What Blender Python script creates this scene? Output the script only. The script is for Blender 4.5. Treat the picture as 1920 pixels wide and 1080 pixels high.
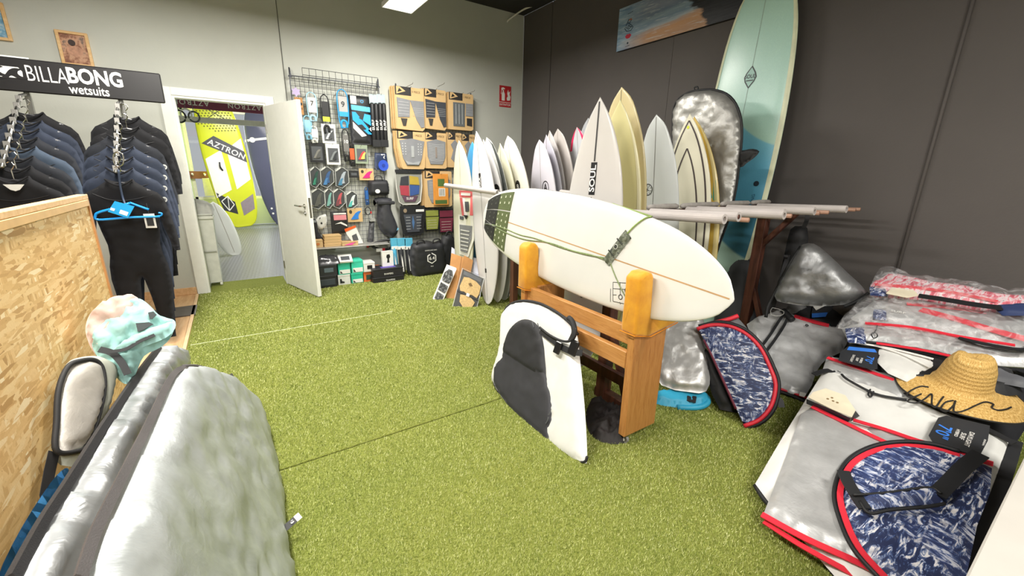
import bpy, bmesh, math, random
from mathutils import Vector, Matrix, noise
from mathutils.geometry import delaunay_2d_cdt
random.seed(7)
scene = bpy.context.scene
for o in list(bpy.data.objects): bpy.data.objects.remove(o)
PI = math.pi
V = Vector
# ---------------------------------------------------------------- camera
CAM_Z = 1.40
FPX = 774.5
yaw, pitch, roll = math.radians(33.67), math.radians(15.82), math.radians(-1.15)
_fw = V((math.sin(yaw)*math.cos(pitch), math.cos(yaw)*math.cos(pitch), -math.sin(pitch)))
_rt = V((math.cos(yaw), -math.sin(yaw), 0)); _dn = _fw.cross(_rt)
_r2 = _rt*math.cos(roll)+_dn*math.sin(roll); _d2 = _dn*math.cos(roll)-_rt*math.sin(roll)
cam = bpy.data.cameras.new('camera'); camo = bpy.data.objects.new('camera', cam)
scene.collection.objects.link(camo); scene.camera = camo
camo.matrix_world = Matrix((( _r2.x, -_d2.x, -_fw.x, 0), (_r2.y, -_d2.y, -_fw.y, 0), (_r2.z, -_d2.z, -_fw.z, CAM_Z), (0, 0, 0, 1)))
cam.sensor_width = 36; cam.lens = FPX/1920*36; cam.clip_start = .02; cam.clip_end = 100
# ---------------------------------------------------------------- world, exposure, lamps
w = bpy.data.worlds.new('world'); scene.world = w; w.use_nodes = True
w.node_tree.nodes['Background'].inputs[0].default_value = (.9, .95, 1, 1)
w.node_tree.nodes['Background'].inputs[1].default_value = .5
vs = scene.view_settings
vs.view_transform = 'Standard'; vs.look = 'None'; vs.gamma = 1; vs.use_curve_mapping = False
vs.exposure = 0.0
LAMP_W = 93          # watts of each ceiling panel
LAMPS = [(1.65, 4.10), (-.45, 3.60), (1.90, -1.20), (-.30, 1.65), (-.45, -1.0)]
LAMP_Z = 2.96
def area_light(name, loc, sx, sy, watts, col=(1, .96, .89), rot=(0, 0, 0)):
    l = bpy.data.lights.new(name, 'AREA'); l.shape = 'RECTANGLE'; l.size = sx; l.size_y = sy; l.energy = watts; l.color = col
    o = bpy.data.objects.new(name, l); scene.collection.objects.link(o); o.location = loc; o.rotation_euler = rot
    return o
for _x, _y in LAMPS:
    area_light('ceiling_lamp_light', (_x, _y, LAMP_Z-.012), .28, 1.16, LAMP_W)
area_light('window_daylight', (1.04, 12.1, 1.65), 3.0, 1.9, 150, (.93, .97, 1), (math.radians(-90), 0, 0))
area_light('back_room_fill_light', (.6, 9.6, 3.05), 1.6, 1.2, 170, (1, .98, .93))  # added fill light with no fixture, brightens the paddle boards from the front

# ---------------------------------------------------------------- pixel -> world helpers (planes are real surfaces)
def ray(x, y): return (_r2*((x-960)/FPX)+_d2*((y-540)/FPX)+_fw)
O3 = V((0, 0, CAM_Z))
def at_z(x, y, z=0.0): d = ray(x, y); return O3+d*((z-CAM_Z)/d.z)
def at_y(x, y, Y): d = ray(x, y); return O3+d*(Y/d.y)
def at_x(x, y, X): d = ray(x, y); return O3+d*(X/d.x)
def at_plane(x, y, p, n): d = ray(x, y); return O3+d*((p-O3).dot(n)/d.dot(n))

# ---------------------------------------------------------------- materials
MATS = {}
def srgb(h):
    if isinstance(h, str):
        h = h.lstrip('#'); c = [int(h[i:i+2], 16)/255 for i in (0, 2, 4)]
    else: c = h
    return tuple((v/12.92 if v <= .04045 else ((v+.055)/1.055)**2.4) for v in c)+(1,)
class NT:
    def __init__(s, name, rough=.5, metal=0, spec=.5):
        s.m = bpy.data.materials.new(name); s.m.use_nodes = True; s.t = s.m.node_tree; s.b = s.t.nodes['Principled BSDF']
        s.b.inputs['Roughness'].default_value = rough; s.b.inputs['Metallic'].default_value = metal
        s.b.inputs['Specular IOR Level'].default_value = spec
        s._tc = None
    def n(s, typ, **k):
        nd = s.t.nodes.new(typ)
        for a, v in k.items():
            if a.startswith('i_'):
                key = a[2:]; key = int(key) if key.isdigit() else key.replace('_', ' ')
                nd.inputs[key].default_value = v
            else: setattr(nd, a, v)
        return nd
    def l(s, a, b): s.t.links.new(a, b)
    def coord(s, scale=(1, 1, 1), rot=(0, 0, 0), loc=(0, 0, 0), uv=False):
        if s._tc is None: s._tc = s.n('ShaderNodeTexCoord')
        mp = s.n('ShaderNodeMapping'); mp.inputs['Scale'].default_value = scale; mp.inputs['Rotation'].default_value = rot; mp.inputs['Location'].default_value = loc
        s.l(s._tc.outputs['UV' if uv else 'Object'], mp.inputs[0]); return mp.outputs[0]
    def noise(s, vec, scale, detail=3, rough=.55, dist=0):
        nd = s.n('ShaderNodeTexNoise'); nd.inputs['Scale'].default_value = scale; nd.inputs['Detail'].default_value = detail
        nd.inputs['Roughness'].default_value = rough; nd.inputs['Distortion'].default_value = dist; s.l(vec, nd.inputs['Vector']); return nd.outputs['Fac']
    def ramp(s, fac, stops, interp='LINEAR'):
        r = s.n('ShaderNodeValToRGB'); e = r.color_ramp; e.interpolation = interp
        while len(e.elements) < len(stops): e.elements.new(.5)
        for el, (p, c) in zip(e.elements, stops): el.position = p; el.color = c
        s.l(fac, r.inputs[0]); return r.outputs[0]
    def mix(s, fac, a, b, mode='MIX'):
        m = s.n('ShaderNodeMix', data_type='RGBA', blend_type=mode)
        for sock, val in ((m.inputs[0], fac), (m.inputs[6], a), (m.inputs[7], b)):
            if isinstance(val, (int, float, tuple)): sock.default_value = val
            else: s.l(val, sock)
        return m.outputs[2]
    def bump(s, h, strength=.3, dist=.01, prev=None):
        b = s.n('ShaderNodeBump'); b.inputs['Strength'].default_value = strength; b.inputs['Distance'].default_value = dist
        s.l(h, b.inputs['Height'])
        if prev is not None: s.l(prev, b.inputs['Normal'])
        s.l(b.outputs[0], s.b.inputs['Normal']); return b.outputs[0]
    def col(s, c):
        if isinstance(c, (tuple, list)): s.b.inputs['Base Color'].default_value = c
        else: s.l(c, s.b.inputs['Base Color'])
def M(col, rough=.5, metal=0, var=.06, vs_=12, bump=0, bs=80, spec=.5, name=None):
    key = (str(col), rough, metal, var, vs_, bump, bs, spec)
    if key in MATS: return MATS[key]
    c = srgb(col); t = NT(name or 'surface_'+str(col).strip('#()').replace(', ', '_')[:20], rough, metal, spec)
    vec = t.coord()
    if var:
        f = t.noise(vec, vs_, 3)
        a = tuple(min(1, v*(1-var*1.6)) for v in c[:3])+(1,); b = tuple(min(1, v*(1+var*1.2)) for v in c[:3])+(1,)
        t.col(t.ramp(f, [(.3, a), (.7, b)]))
    else: t.col(c)
    if bump: t.bump(t.noise(vec, bs, 3), bump, .004)
    MATS[key] = t.m; return t.m

# ---------------------------------------------------------------- object building (vertices given in world space)
WL = {}
COL = scene.collection
def thing(name, label, cat, loc, group=None):
    o = bpy.data.objects.new(name, None); COL.objects.link(o); o.empty_display_size = .05
    o.location = loc; WL[o] = V(loc); o['label'] = label; o['category'] = cat
    if group: o['group'] = group
    return o
def tag(o, label, cat, group=None):
    o['label'] = label; o['category'] = cat
    if group: o['group'] = group
    return o
def link_mesh(name, me, mat, parent=None, loc=None, smooth=False):
    o = bpy.data.objects.new(name, me); COL.objects.link(o)
    if mat is not None and not me.materials:
        for m_ in (mat if isinstance(mat, (list, tuple)) else [mat]): me.materials.append(m_)
    if smooth:
        for p in me.polygons: p.use_smooth = True
    if parent is not None: o.parent = parent; WL[o] = WL[parent]
    else: o.location = loc; WL[o] = V(loc)
    return o
def build(name, geo, mat, parent=None, loc=None, smooth=False, uvs=None, mi=None):
    """geo = (verts, faces) in world space; with no parent the object's origin goes to loc (default: centre of its base)"""
    vs_, fs = geo
    if parent is None and loc is None:
        xs = [v[0] for v in vs_]; ys = [v[1] for v in vs_]; zs = [v[2] for v in vs_]
        loc = ((min(xs)+max(xs))/2, (min(ys)+max(ys))/2, min(zs))
    base = WL[parent] if parent is not None else V(loc)
    me = bpy.data.meshes.new(name); me.from_pydata([tuple(V(v)-base) for v in vs_], [], fs); me.update()
    if uvs is not None:
        ul = me.uv_layers.new(name='uv')
        for lp in me.loops: ul.data[lp.index].uv = uvs[lp.vertex_index]
    o = link_mesh(name, me, mat, parent, loc, smooth)
    if mi is not None:
        for p, i_ in zip(me.polygons, mi): p.material_index = i_
    return o
def struct(name, geo, mat, parent=None, **k):
    o = build(name, geo, mat, parent, **k)
    o['kind'] = 'structure'
    return o
def join(*gs):
    vs_, fs = [], []
    for g in gs:
        n = len(vs_); vs_ += list(g[0]); fs += [tuple(i+n for i in f) for f in g[1]]
    return vs_, fs
def box(x0, y0, z0, x1, y1, z1):
    v = [(x, y, z) for z in (z0, z1) for y in (y0, y1) for x in (x0, x1)]
    return v, [(0, 2, 3, 1), (4, 5, 7, 6), (0, 1, 5, 4), (2, 6, 7, 3), (0, 4, 6, 2), (1, 3, 7, 5)]
def bbox(x0, y0, z0, x1, y1, z1, b=.004, seg=1):
    """bevelled box"""
    bm = bmesh.new(); g = box(x0, y0, z0, x1, y1, z1)
    vv = [bm.verts.new(p) for p in g[0]]
    for f in g[1]: bm.faces.new([vv[i] for i in f])
    bmesh.ops.bevel(bm, geom=bm.edges[:], offset=min(b, .45*min(abs(x1-x0), abs(y1-y0), abs(z1-z0))), segments=seg, profile=.5, affect='EDGES')
    bm.verts.index_update(); r = ([tuple(v.co) for v in bm.verts], [tuple(v.index for v in f.verts) for f in bm.faces]); bm.free(); return r
def xf(g, f): return [f(V(v)) for v in g[0]], g[1]
def frame(o, ex, ey, ez): return lambda v: o+ex*v[0]+ey*v[1]+ez*v[2]
def obox(o, ex, ey, ez, sx, sy, sz, b=.003, seg=1):
    """oriented bevelled box: centred in x, y; from 0 to sz in z"""
    return xf(bbox(-sx/2, -sy/2, 0, sx/2, sy/2, sz, b, seg), frame(V(o), ex, ey, ez))
def tube(pts, r, n=8, caps=True, closed=False):
    pts = [V(p) for p in pts]; vs_, fs = [], []; m = len(pts)
    rr = r if isinstance(r, (list, tuple)) else [r]*m
    t0 = (pts[1]-pts[0]).normalized(); up = V((0, 0, 1)) if abs(t0.z) < .9 else V((1, 0, 0))
    a = t0.cross(up).normalized()
    for i, p in enumerate(pts):
        if closed: t = pts[(i+1) % m]-pts[i-1]
        else: t = pts[min(i+1, m-1)]-pts[max(i-1, 0)]
        t.normalize(); a = (a-t*a.dot(t)).normalized(); b = t.cross(a)
        for k in range(n):
            an = 2*PI*k/n; vs_.append(tuple(p+a*(math.cos(an)*rr[i])+b*(math.sin(an)*rr[i])))
    rng = m if closed else m-1
    for i in range(rng):
        j = (i+1) % m
        for k in range(n): fs.append((i*n+k, i*n+(k+1) % n, j*n+(k+1) % n, j*n+k))
    if caps and not closed: fs.append(tuple(range(n))[::-1]); fs.append(tuple((m-1)*n+k for k in range(n)))
    return vs_, fs
def ring(p0, p1, ro, ri, n=14):
    """hollow sleeve"""
    p0, p1 = V(p0), V(p1); t = (p1-p0).normalized(); a = t.cross(V((0, 0, 1)) if abs(t.z) < .9 else V((1, 0, 0))).normalized(); b = t.cross(a)
    vs_, fs = [], []
    for p, r in ((p0, ro), (p1, ro), (p1, ri), (p0, ri)):
        for k in range(n): an = 2*PI*k/n; vs_.append(tuple(p+a*(math.cos(an)*r)+b*(math.sin(an)*r)))
    for i in range(4):
        for k in range(n): fs.append((i*n+k, i*n+(k+1) % n, ((i+1) % 4)*n+(k+1) % n, ((i+1) % 4)*n+k))
    return vs_, fs
def smoothpts(pts, n=6, closed=False):
    """catmull-rom resampling"""
    P = [V(p) for p in pts]; m = len(P); out = []
    for i in range(m if closed else m-1):
        p0 = P[(i-1) % m] if closed or i > 0 else P[0]*2-P[1]
        p1 = P[i]; p2 = P[(i+1) % m]; p3 = P[(i+2) % m] if closed or i+2 < m else P[-1]*2-P[-2]
        for k in range(n):
            t = k/n; out.append(.5*((2*p1)+(p2-p0)*t+(2*p0-5*p1+4*p2-p3)*t*t+(3*p1-p0-3*p2+p3)*t**3))
    if not closed: out.append(P[-1])
    return out
def prism(poly, d, fr=None):
    """flat polygon (2d points) extruded from 0 to d, then mapped"""
    n = len(poly); v = [(p[0], p[1], 0) for p in poly]+[(p[0], p[1], d) for p in poly]
    f = [tuple(range(n))[::-1], tuple(range(n, 2*n))]+[(i, (i+1) % n, n+(i+1) % n, n+i) for i in range(n)]
    if fr: v = [tuple(fr(V(p))) for p in v]
    return v, f
def inside(p, poly):
    c = False; n = len(poly); j = n-1
    for i in range(n):
        a, b = poly[i], poly[j]
        if (a[1] > p[1]) != (b[1] > p[1]) and p[0] < (b[0]-a[0])*(p[1]-a[1])/(b[1]-a[1])+a[0]: c = not c
        j = i
    return c
def dist_poly(p, poly):
    d = 1e9; n = len(poly)
    for i in range(n):
        ax, ay = poly[i][0], poly[i][1]; bx, by = poly[(i+1) % n][0], poly[(i+1) % n][1]
        dx, dy = bx-ax, by-ay; L = dx*dx+dy*dy; t = 0 if L == 0 else max(0, min(1, ((p[0]-ax)*dx+(p[1]-ay)*dy)/L))
        d = min(d, math.hypot(p[0]-ax-t*dx, p[1]-ay-t*dy))
    return d
def resample(poly, h):
    out = []; n = len(poly)
    for i in range(n):
        a, b = V(poly[i][:2]), V(poly[(i+1) % n][:2]); k = max(1, int((b-a).length/h+.5))
        for q in range(k): out.append(a+(b-a)*(q/k))
    return out
def pillow(poly, h, R, T, wr=0, ws=4, fn=None, back=1.0, seed=0, edge=0.0, aniso=(1, 1)):
    """inflated sheet: outline poly (2d), grid step h, full thickness T reached R inside the edge, wrinkles wr at frequency ws.
       fn maps (u, v, w) to the world.  Returns (verts, faces, uvs)"""
    bd = resample(poly, h); nb = len(bd); pts = [V((p[0], p[1])) for p in bd]; pl = [(p[0], p[1]) for p in bd]
    x0 = min(p[0] for p in pl); x1 = max(p[0] for p in pl); y0 = min(p[1] for p in pl); y1 = max(p[1] for p in pl)
    j = 0; y = y0+h/2
    while y < y1:
        x = x0+h/2+(h/2 if j % 2 else 0)
        while x < x1:
            if inside((x, y), pl) and dist_poly((x, y), pl) > h*.45: pts.append(V((x, y)))
            x += h
        y += h*.87; j += 1
    vo, eo, fo = delaunay_2d_cdt(pts, [(i, (i+1) % nb) for i in range(nb)], [tuple(range(nb))], 1, 1e-6)[:3]
    n = len(vo); top = []; bot = []; uv = []
    for v in vo:
        d = dist_poly(v, pl); s = min(1, d/R) if R > 0 else 1
        th = edge+(T-edge)*math.sqrt(max(0, 1-(1-s)**2))
        q = V((v[0]*ws*aniso[0], v[1]*ws*aniso[1], seed*7.3))
        wv = 0
        if wr: wv = wr*min(1, d/(R*.3 if R > 0 else 1))*((noise.noise(q)+.5*(1-abs(noise.noise(q*2.1))*2.6)+.28*noise.noise(q*4.3)))
        top.append((v[0], v[1], th+wv)); bot.append((v[0], v[1], -th*back+(wv*.4 if back else 0))); uv.append((v[0], v[1]))
    fs = []
    for f in fo:
        a = vo[f[0]]; b = vo[f[1]]; c = vo[f[2]]
        if (b-a).cross(c-a) < 0: f = f[::-1]
        fs.append(tuple(f)); fs.append(tuple(i+n for i in f[::-1]))
    edge_count = {}
    for f in fs[::2]:
        for k in range(len(f)): a, b = f[k], f[(k+1) % len(f)]; edge_count[(a, b)] = 1
    for (a, b) in list(edge_count):
        if (b, a) not in edge_count: fs.append((b, a, a+n, b+n))
    vs_ = top+bot
    if fn: vs_ = [tuple(fn(V(p))) for p in vs_]
    return vs_, fs, uv+uv
def lathe(prof, n, o, ex=V((1, 0, 0)), ey=V((0, 1, 0)), ez=V((0, 0, 1))):
    vs_, fs = [], []
    for r, z in prof:
        for k in range(n): an = 2*PI*k/n; vs_.append(tuple(V(o)+ex*(math.cos(an)*r)+ey*(math.sin(an)*r)+ez*z))
    for i in range(len(prof)-1):
        for k in range(n): fs.append((i*n+k, i*n+(k+1) % n, (i+1)*n+(k+1) % n, (i+1)*n+k))
    fs.append(tuple(range(n))[::-1]); fs.append(tuple((len(prof)-1)*n+k for k in range(n)))
    return vs_, fs
_tc = {}
def text_geo(s, size=1.0, bold=0.0, sp=1.0, depth=0.0):
    """flat lettering centred on the origin: (verts2d, faces), cap height about .7*size"""
    k = (s, bold, sp)
    if k not in _tc:
        c = bpy.data.curves.new('t', 'FONT'); c.body = s; c.size = 1; c.align_x = 'CENTER'; c.align_y = 'CENTER'; c.offset = bold; c.space_character = sp
        c.resolution_u = 3
        o = bpy.data.objects.new('t', c); COL.objects.link(o); dg = bpy.context.evaluated_depsgraph_get(); dg.update()
        me = bpy.data.meshes.new_from_object(o.evaluated_get(dg)); _tc[k] = ([tuple(v.co) for v in me.vertices], [tuple(p.vertices) for p in me.polygons])
        bpy.data.objects.remove(o); bpy.data.curves.remove(c); bpy.data.meshes.remove(me)
    v, f = _tc[k]; return [V((p[0]*size, p[1]*size, depth)) for p in v], f
def text(name, s, size, mat, parent, o, ex, ey, bold=0.0, sp=1.0, sx=1.0, lift=.001, fn=None):
    g = text_geo(s, size, bold, sp); ez = ex.cross(ey).normalized()
    if fn: vv = [tuple(fn(V((p.x*sx, p.y, lift)))) for p in g[0]]
    else: vv = [tuple(V(o)+ex*p.x*sx+ey*p.y+ez*lift) for p in g[0]]
    return build(name, (vv, g[1]), mat, parent)
def circ(cx, cy, r, n=20, ry=None, a0=0): return [(cx+r*math.cos(a0+2*PI*k/n), cy+(ry or r)*math.sin(a0+2*PI*k/n)) for k in range(n)]
def annulus(cx, cy, r0, r1, n=28, ry=1.0):
    v = [(cx+r*math.cos(2*PI*k/n), cy+r*ry*math.sin(2*PI*k/n), 0) for r in (r0, r1) for k in range(n)]
    return v, [(k, (k+1) % n, n+(k+1) % n, n+k)[::-1] for k in range(n)]
X_, Y_, Z_ = V((1, 0, 0)), V((0, 1, 0)), V((0, 0, 1))
def copy_tree(o, parent=None, off=None):
    c = o.copy(); COL.objects.link(c); WL[c] = WL.get(o, V((0, 0, 0)))
    if parent is not None: c.parent = parent
    elif off is not None: c.location = o.location+V(off)
    for ch in list(o.children): copy_tree(ch, c)
    return c
# ================================================================ SETTING
BW, RW, CEIL = 5.65, 3.88, 3.57           # back wall Y, right wall X, ceiling height
def wall_mat(name, c, rough=.85, bump=.12):
    t = NT(name, rough); v = t.coord(); c = srgb(c)
    f = t.noise(v, 1.3, 4, .6); g = t.noise(v, 60, 3)
    t.col(t.ramp(f, [(.25, tuple(x*.93 for x in c[:3])+(1,)), (.75, tuple(min(1, x*1.05) for x in c[:3])+(1,))]))
    t.bump(g, bump, .004); return t.m
grey_wall = wall_mat('light_grey_paint', '#c3c5bd')
dark_wall = wall_mat('charcoal_paint', '#55504e', .75, .25)
dark_ceil = wall_mat('black_ceiling_paint', '#2c2a2b')
green_wall = wall_mat('pale_green_paint', '#cdd6bb')
white_paint = M('#e6e6df', .45, var=.02)
# turf
t = NT('artificial_grass', .95, spec=.1)
v = t.coord()
a = t.noise(v, 420, 4, .7); b = t.noise(t.coord((1, 1.9, 1), (0, 0, .5)), 75, 5, .8); c = t.noise(v, 2.2, 3)
colr = t.ramp(b, [(.24, srgb('#566628')), (.40, srgb('#8d9844')), (.56, srgb('#b3bb66')), (.76, srgb('#dde0a6'))])
fine = t.ramp(a, [(.3, (.42, .45, .3, 1)), (.55, (1, 1, 1, 1)), (.75, (1.3, 1.25, 1.1, 1))])
big = t.ramp(c, [(.3, (.90, .93, .88, 1)), (.7, (1.08, 1.05, 1.0, 1))])
t.col(t.mix(1.0, t.mix(1.0, colr, fine, 'MULTIPLY'), big, 'MULTIPLY'))
n1 = t.bump(a, .8, .012); t.bump(b, .7, .02, n1)
turf = t.m
def strip_geo(x0, y0, x1, y1, z0=-.014, z1=0.0): return bbox(x0, y0, z0, x1, y1, z1, .003)
floor = struct('floor', box(-3.2, -2.6, -.12, RW, BW+.12, -.014), M('#6d6a60', .9))
TX = -.47
for (x0, y0, x1, y1) in ((TX, -2.6, RW, 0.0), (TX, .004, RW, 1.982), (TX, 1.993, RW, 3.975), (TX, 3.98, RW, BW)):
    build('turf_strip', strip_geo(x0, y0, x1, y1), turf, floor)
build('turf_strip', strip_geo(-.37, BW+.002, .41, 6.12), turf, floor)
# the pile: short blades standing on the strips, denser near the camera
import numpy as np
rg = np.random.default_rng(3); NB_ = 420000
rad_ = rg.uniform(.45, 6.0, NB_*3); th_ = rg.uniform(math.radians(-12), math.radians(92), NB_*3)
bx_, by_ = np.sin(th_)*rad_, np.cos(th_)*rad_
ok = (bx_ > TX+.01) & (bx_ < RW-.02) & (by_ > .06) & (by_ < BW-.02) & (np.abs(by_-1.9875) > .014) & (np.abs(by_-3.9775) > .013)
bx_, by_ = bx_[ok][:NB_], by_[ok][:NB_]; n_ = len(bx_)
d_ = np.hypot(bx_, by_); hw_ = .0011+.0007*np.clip(d_-1, 0, 4); hh_ = rg.uniform(.006, .013, n_); az = rg.uniform(0, 2*PI, n_); ln = rg.uniform(.002, .010, n_); la = rg.normal(.6, 1.1, n_)
co = np.zeros((n_, 3, 3), np.float32)
co[:, 0] = np.stack([bx_-np.cos(az)*hw_, by_-np.sin(az)*hw_, np.zeros(n_)-.001], 1); co[:, 1] = np.stack([bx_+np.cos(az)*hw_, by_+np.sin(az)*hw_, np.zeros(n_)-.001], 1)
co[:, 2] = np.stack([bx_+np.cos(la)*ln, by_+np.sin(la)*ln, hh_], 1)
gme = bpy.data.meshes.new('grass_pile'); gme.vertices.add(n_*3); gme.vertices.foreach_set('co', co.ravel()); gme.loops.add(n_*3); gme.loops.foreach_set('vertex_index', np.arange(n_*3, dtype=np.int32))
gme.polygons.add(n_); gme.polygons.foreach_set('loop_start', np.arange(0, n_*3, 3, dtype=np.int32)); gme.update()
t = NT('grass_blade', .8, spec=.15); ge = t.n('ShaderNodeNewGeometry')
cb = t.ramp(ge.outputs['Random Per Island'], [(0, srgb('#5f7030')), (.35, srgb('#98a350')), (.75, srgb('#b8be72')), (1, srgb('#dddfa8'))])
t.col(t.mix(1.0, cb, t.ramp(t.noise(t.coord(), 2.2, 3), [(.3, (.93, .95, .9, 1)), (.7, (1.05, 1.04, 1.0, 1))]), 'MULTIPLY'))
gme.materials.append(t.m); go_ = bpy.data.objects.new('grass_pile', gme); COL.objects.link(go_); go_['kind'] = 'stuff'; go_['label'] = 'short yellow-green artificial grass pile covering the shop floor'; go_['category'] = 'artificial grass'
# pale joint tape that shows in the far seam
build('seam_tape', box(-.45, 3.972, -.012, 1.2, 3.982, .002), M('#c9cfa5', .8), floor)
# wood laminate to the left of the turf
wood_l = NT('light_laminate', .45); v = wood_l.coord((1, .12, 1)); f = wood_l.noise(v, 28, 5, .6)
wood_l.col(wood_l.ramp(f, [(.3, srgb('#c79a6c')), (.55, srgb('#dcb486')), (.8, srgb('#e7c69c'))])); wood_l = wood_l.m
for i in range(7):
    x1 = TX-.028-i*.19
    build('laminate_plank', bbox(x1-.188, 2.0+(i % 2)*.4, -.014, x1, BW, .004, .0015), wood_l, floor)
    build('laminate_plank', bbox(x1-.188, -2.6, -.014, x1, 1.996+(i % 2)*.4, .004, .0015), wood_l, floor)
struct('trim_1', bbox(TX-.026, -2.6, -.012, TX, BW-.05, .016, .003), M('#e0bd92', .5))
# walls
DX0, DX1, DH = -.385, .43, 2.065
struct('wall_back', join(box(-3.2, BW, 0, DX0, BW+.12, CEIL), box(DX1, BW, 0, RW, BW+.12, CEIL), box(DX0, BW, DH, DX1, BW+.12, CEIL)), grey_wall)
wr_ = struct('wall_right', box(RW+.012, -2.6, 0, RW+.12, BW, CEIL), dark_wall)
for y0, y1 in ((-2.6, -.3), (-.297, .87), (.873, 3.0), (3.002, 4.975), (4.99, BW)):
    build('wall_panel', bbox(RW, y0, 0, RW+.0125, y1, CEIL, .0015), dark_wall, wr_)
struct('wall_left', box(-3.3, -2.6, 0, -3.2, BW, CEIL), grey_wall)
struct('wall_front', box(-3.2, -2.7, 0, RW, -2.6, CEIL), grey_wall)
struct('ceiling', box(-3.2, -2.6, CEIL, RW, BW, CEIL+.1), dark_ceil)
# conduits
y_, z_ = .875, 0
build('wall_conduit', tube([(RW-.009, .876, .02), (RW-.009, .876, CEIL-.01)], .0105, 8), dark_wall, smooth=True)
tag(bpy.data.objects['wall_conduit'], 'thin vertical conduit painted charcoal like the dark wall', 'conduit')
p0 = at_y(517, 0, BW-.004); p1 = at_y(536, 168, BW-.004)
d_ = (p1-p0).normalized()
o = build('wall_wire', tube([p0-d_*.4, p0, p1, p1+d_*.5], .004, 6), M('#5f605c', .6))
tag(o, 'thin dark wire running down the grey wall beside the white door', 'wire')
# door casing and leaf
fr = struct('door_frame', join(bbox(DX0-.095, BW-.018, 0, DX0, BW+.0, DH+.075, .003), bbox(DX1, BW-.018, 0, DX1+.085, BW, DH+.075, .003), bbox(DX0, BW-.018, DH, DX1, BW, DH+.075, .003)), white_paint)
build('door_jamb', join(bbox(DX0, BW-.01, 0, DX0+.022, BW+.12, DH, .002), bbox(DX1-.022, BW-.01, 0, DX1, BW+.12, DH, .002), bbox(DX0+.022, BW-.01, DH-.022, DX1-.022, BW+.12, DH, .002)), white_paint, fr)
hp = V((.412, BW-.022, 0)); fp = V((.638, 4.835, 0)); ex = (fp-hp); LW = ex.length; ex.normalize(); ez_ = V((-ex.y, ex.x, 0)); nL = V((ex.y, -ex.x, 0))
if nL.x > 0: nL = -nL
FD = frame(hp, ex, nL, Z_)      # leaf coordinates: along, out towards the left face, up
leaf = struct('door_1', xf(bbox(0, -.04, .012, LW, 0, 2.035, .002), FD), white_paint)
chrome = M('#b9b7b1', .22, 1, var=0)
steel = M('#9b9a96', .35, 1, var=.03)
hx = LW-.075
h_ = build('door_handle', xf(join(tube([(hx, .002, 1.0), (hx, .042, 1.0), (hx-.012, .052, 1.0), (hx-.125, .052, 1.002)], .009, 8), tube([(hx, 0, 1.0), (hx, .008, 1.0)], .024, 14)), FD), chrome, leaf, smooth=False)
build('key_rosette', xf(join(tube([(hx, 0, .925), (hx, .007, .925)], .023, 14), tube([(hx, .006, .925), (hx, .02, .925)], .009, 8)), FD), chrome, leaf)
build('door_handle', xf(join(tube([(hx, -.042, 1.0), (hx, -.082, 1.0), (hx-.012, -.09, 1.0), (hx-.125, -.09, 1.002)], .009, 8), tube([(hx, -.04, 1.0), (hx, -.048, 1.0)], .024, 14)), FD), chrome, leaf)
build('lock_plate', xf(bbox(LW-.0005, -.031, .88, LW+.0015, -.009, 1.09, .0008), FD), steel, leaf)
for z in (.25, 1.8): build('hinge', xf(tube([(0, .004, z-.045), (0, .004, z+.045)], .008, 8), FD), steel, leaf)
struct('baseboard_back', bbox(-3.2, BW-.014, .004, DX0-.097, BW, .085, .003), wood_l)
struct('baseboard_right', bbox(DX1+.087, BW-.014, 0, RW, BW, .07, .003), M('#b9bab2', .6))
# back room behind the doorway
FB = 12.2
t = NT('studded_rubber_floor', .35, spec=.6); v = t.coord((24, 24, 24), (0, 0, .1))
vo = t.n('ShaderNodeTexVoronoi', feature='F1'); vo.inputs['Randomness'].default_value = 0; vo.inputs['Scale'].default_value = 1; t.l(v, vo.inputs['Vector'])
s_ = t.ramp(vo.outputs['Distance'], [(.28, (1, 1, 1, 1)), (.36, (0, 0, 0, 1))])
t.col(t.mix(s_, srgb('#5d5e60'), srgb('#77787a'))); t.bump(s_, .8, .006); rub = t.m
struct('floor_back_room', box(-2.4, BW+.12, -.06, 3.4, FB, -.012), rub)
struct('wall_back_room_left', box(-2.5, BW+.12, 0, -2.4, FB, 3.1), green_wall)
struct('wall_back_room_right', box(3.4, BW+.12, 0, 3.5, FB, 3.1), green_wall)
WX0, WX1, WZ0, WZ1 = -.74, 2.6, .62, 2.62
struct('wall_back_room_far', join(box(-2.4, FB, 0, WX0, FB+.1, 3.1), box(WX1, FB, 0, 3.4, FB+.1, 3.1), box(WX0, FB, 0, WX1, FB+.1, WZ0), box(WX0, FB, WZ1, WX1, FB+.1, 3.1)), green_wall)
struct('ceiling_back_room', box(-2.4, BW+.12, 3.1, 3.4, FB, 3.2), M('#d4d4cc', .8))
wn = struct('window_1', join(bbox(WX0, FB+.02, WZ0, WX0+.06, FB+.08, WZ1), bbox(WX1-.06, FB+.02, WZ0, WX1, FB+.08, WZ1), bbox(WX0, FB+.02, WZ0, WX1, FB+.08, WZ0+.06), bbox(WX0, FB+.02, WZ1-.06, WX1, FB+.08, WZ1), bbox(1.0, FB+.02, WZ0, 1.06, FB+.08, WZ1)), M('#eceae4', .4))
gm = bpy.data.materials.new('window_glass'); gm.use_nodes = True; nt = gm.node_tree; nt.nodes.clear()
o_ = nt.nodes.new('ShaderNodeOutputMaterial'); mx = nt.nodes.new('ShaderNodeMixShader'); tr = nt.nodes.new('ShaderNodeBsdfTransparent'); gl = nt.nodes.new('ShaderNodeBsdfGlossy'); gl.inputs['Roughness'].default_value = .02
mx.inputs[0].default_value = .06; nt.links.new(tr.outputs[0], mx.inputs[1]); nt.links.new(gl.outputs[0], mx.inputs[2]); nt.links.new(mx.outputs[0], o_.inputs[0])
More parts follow.
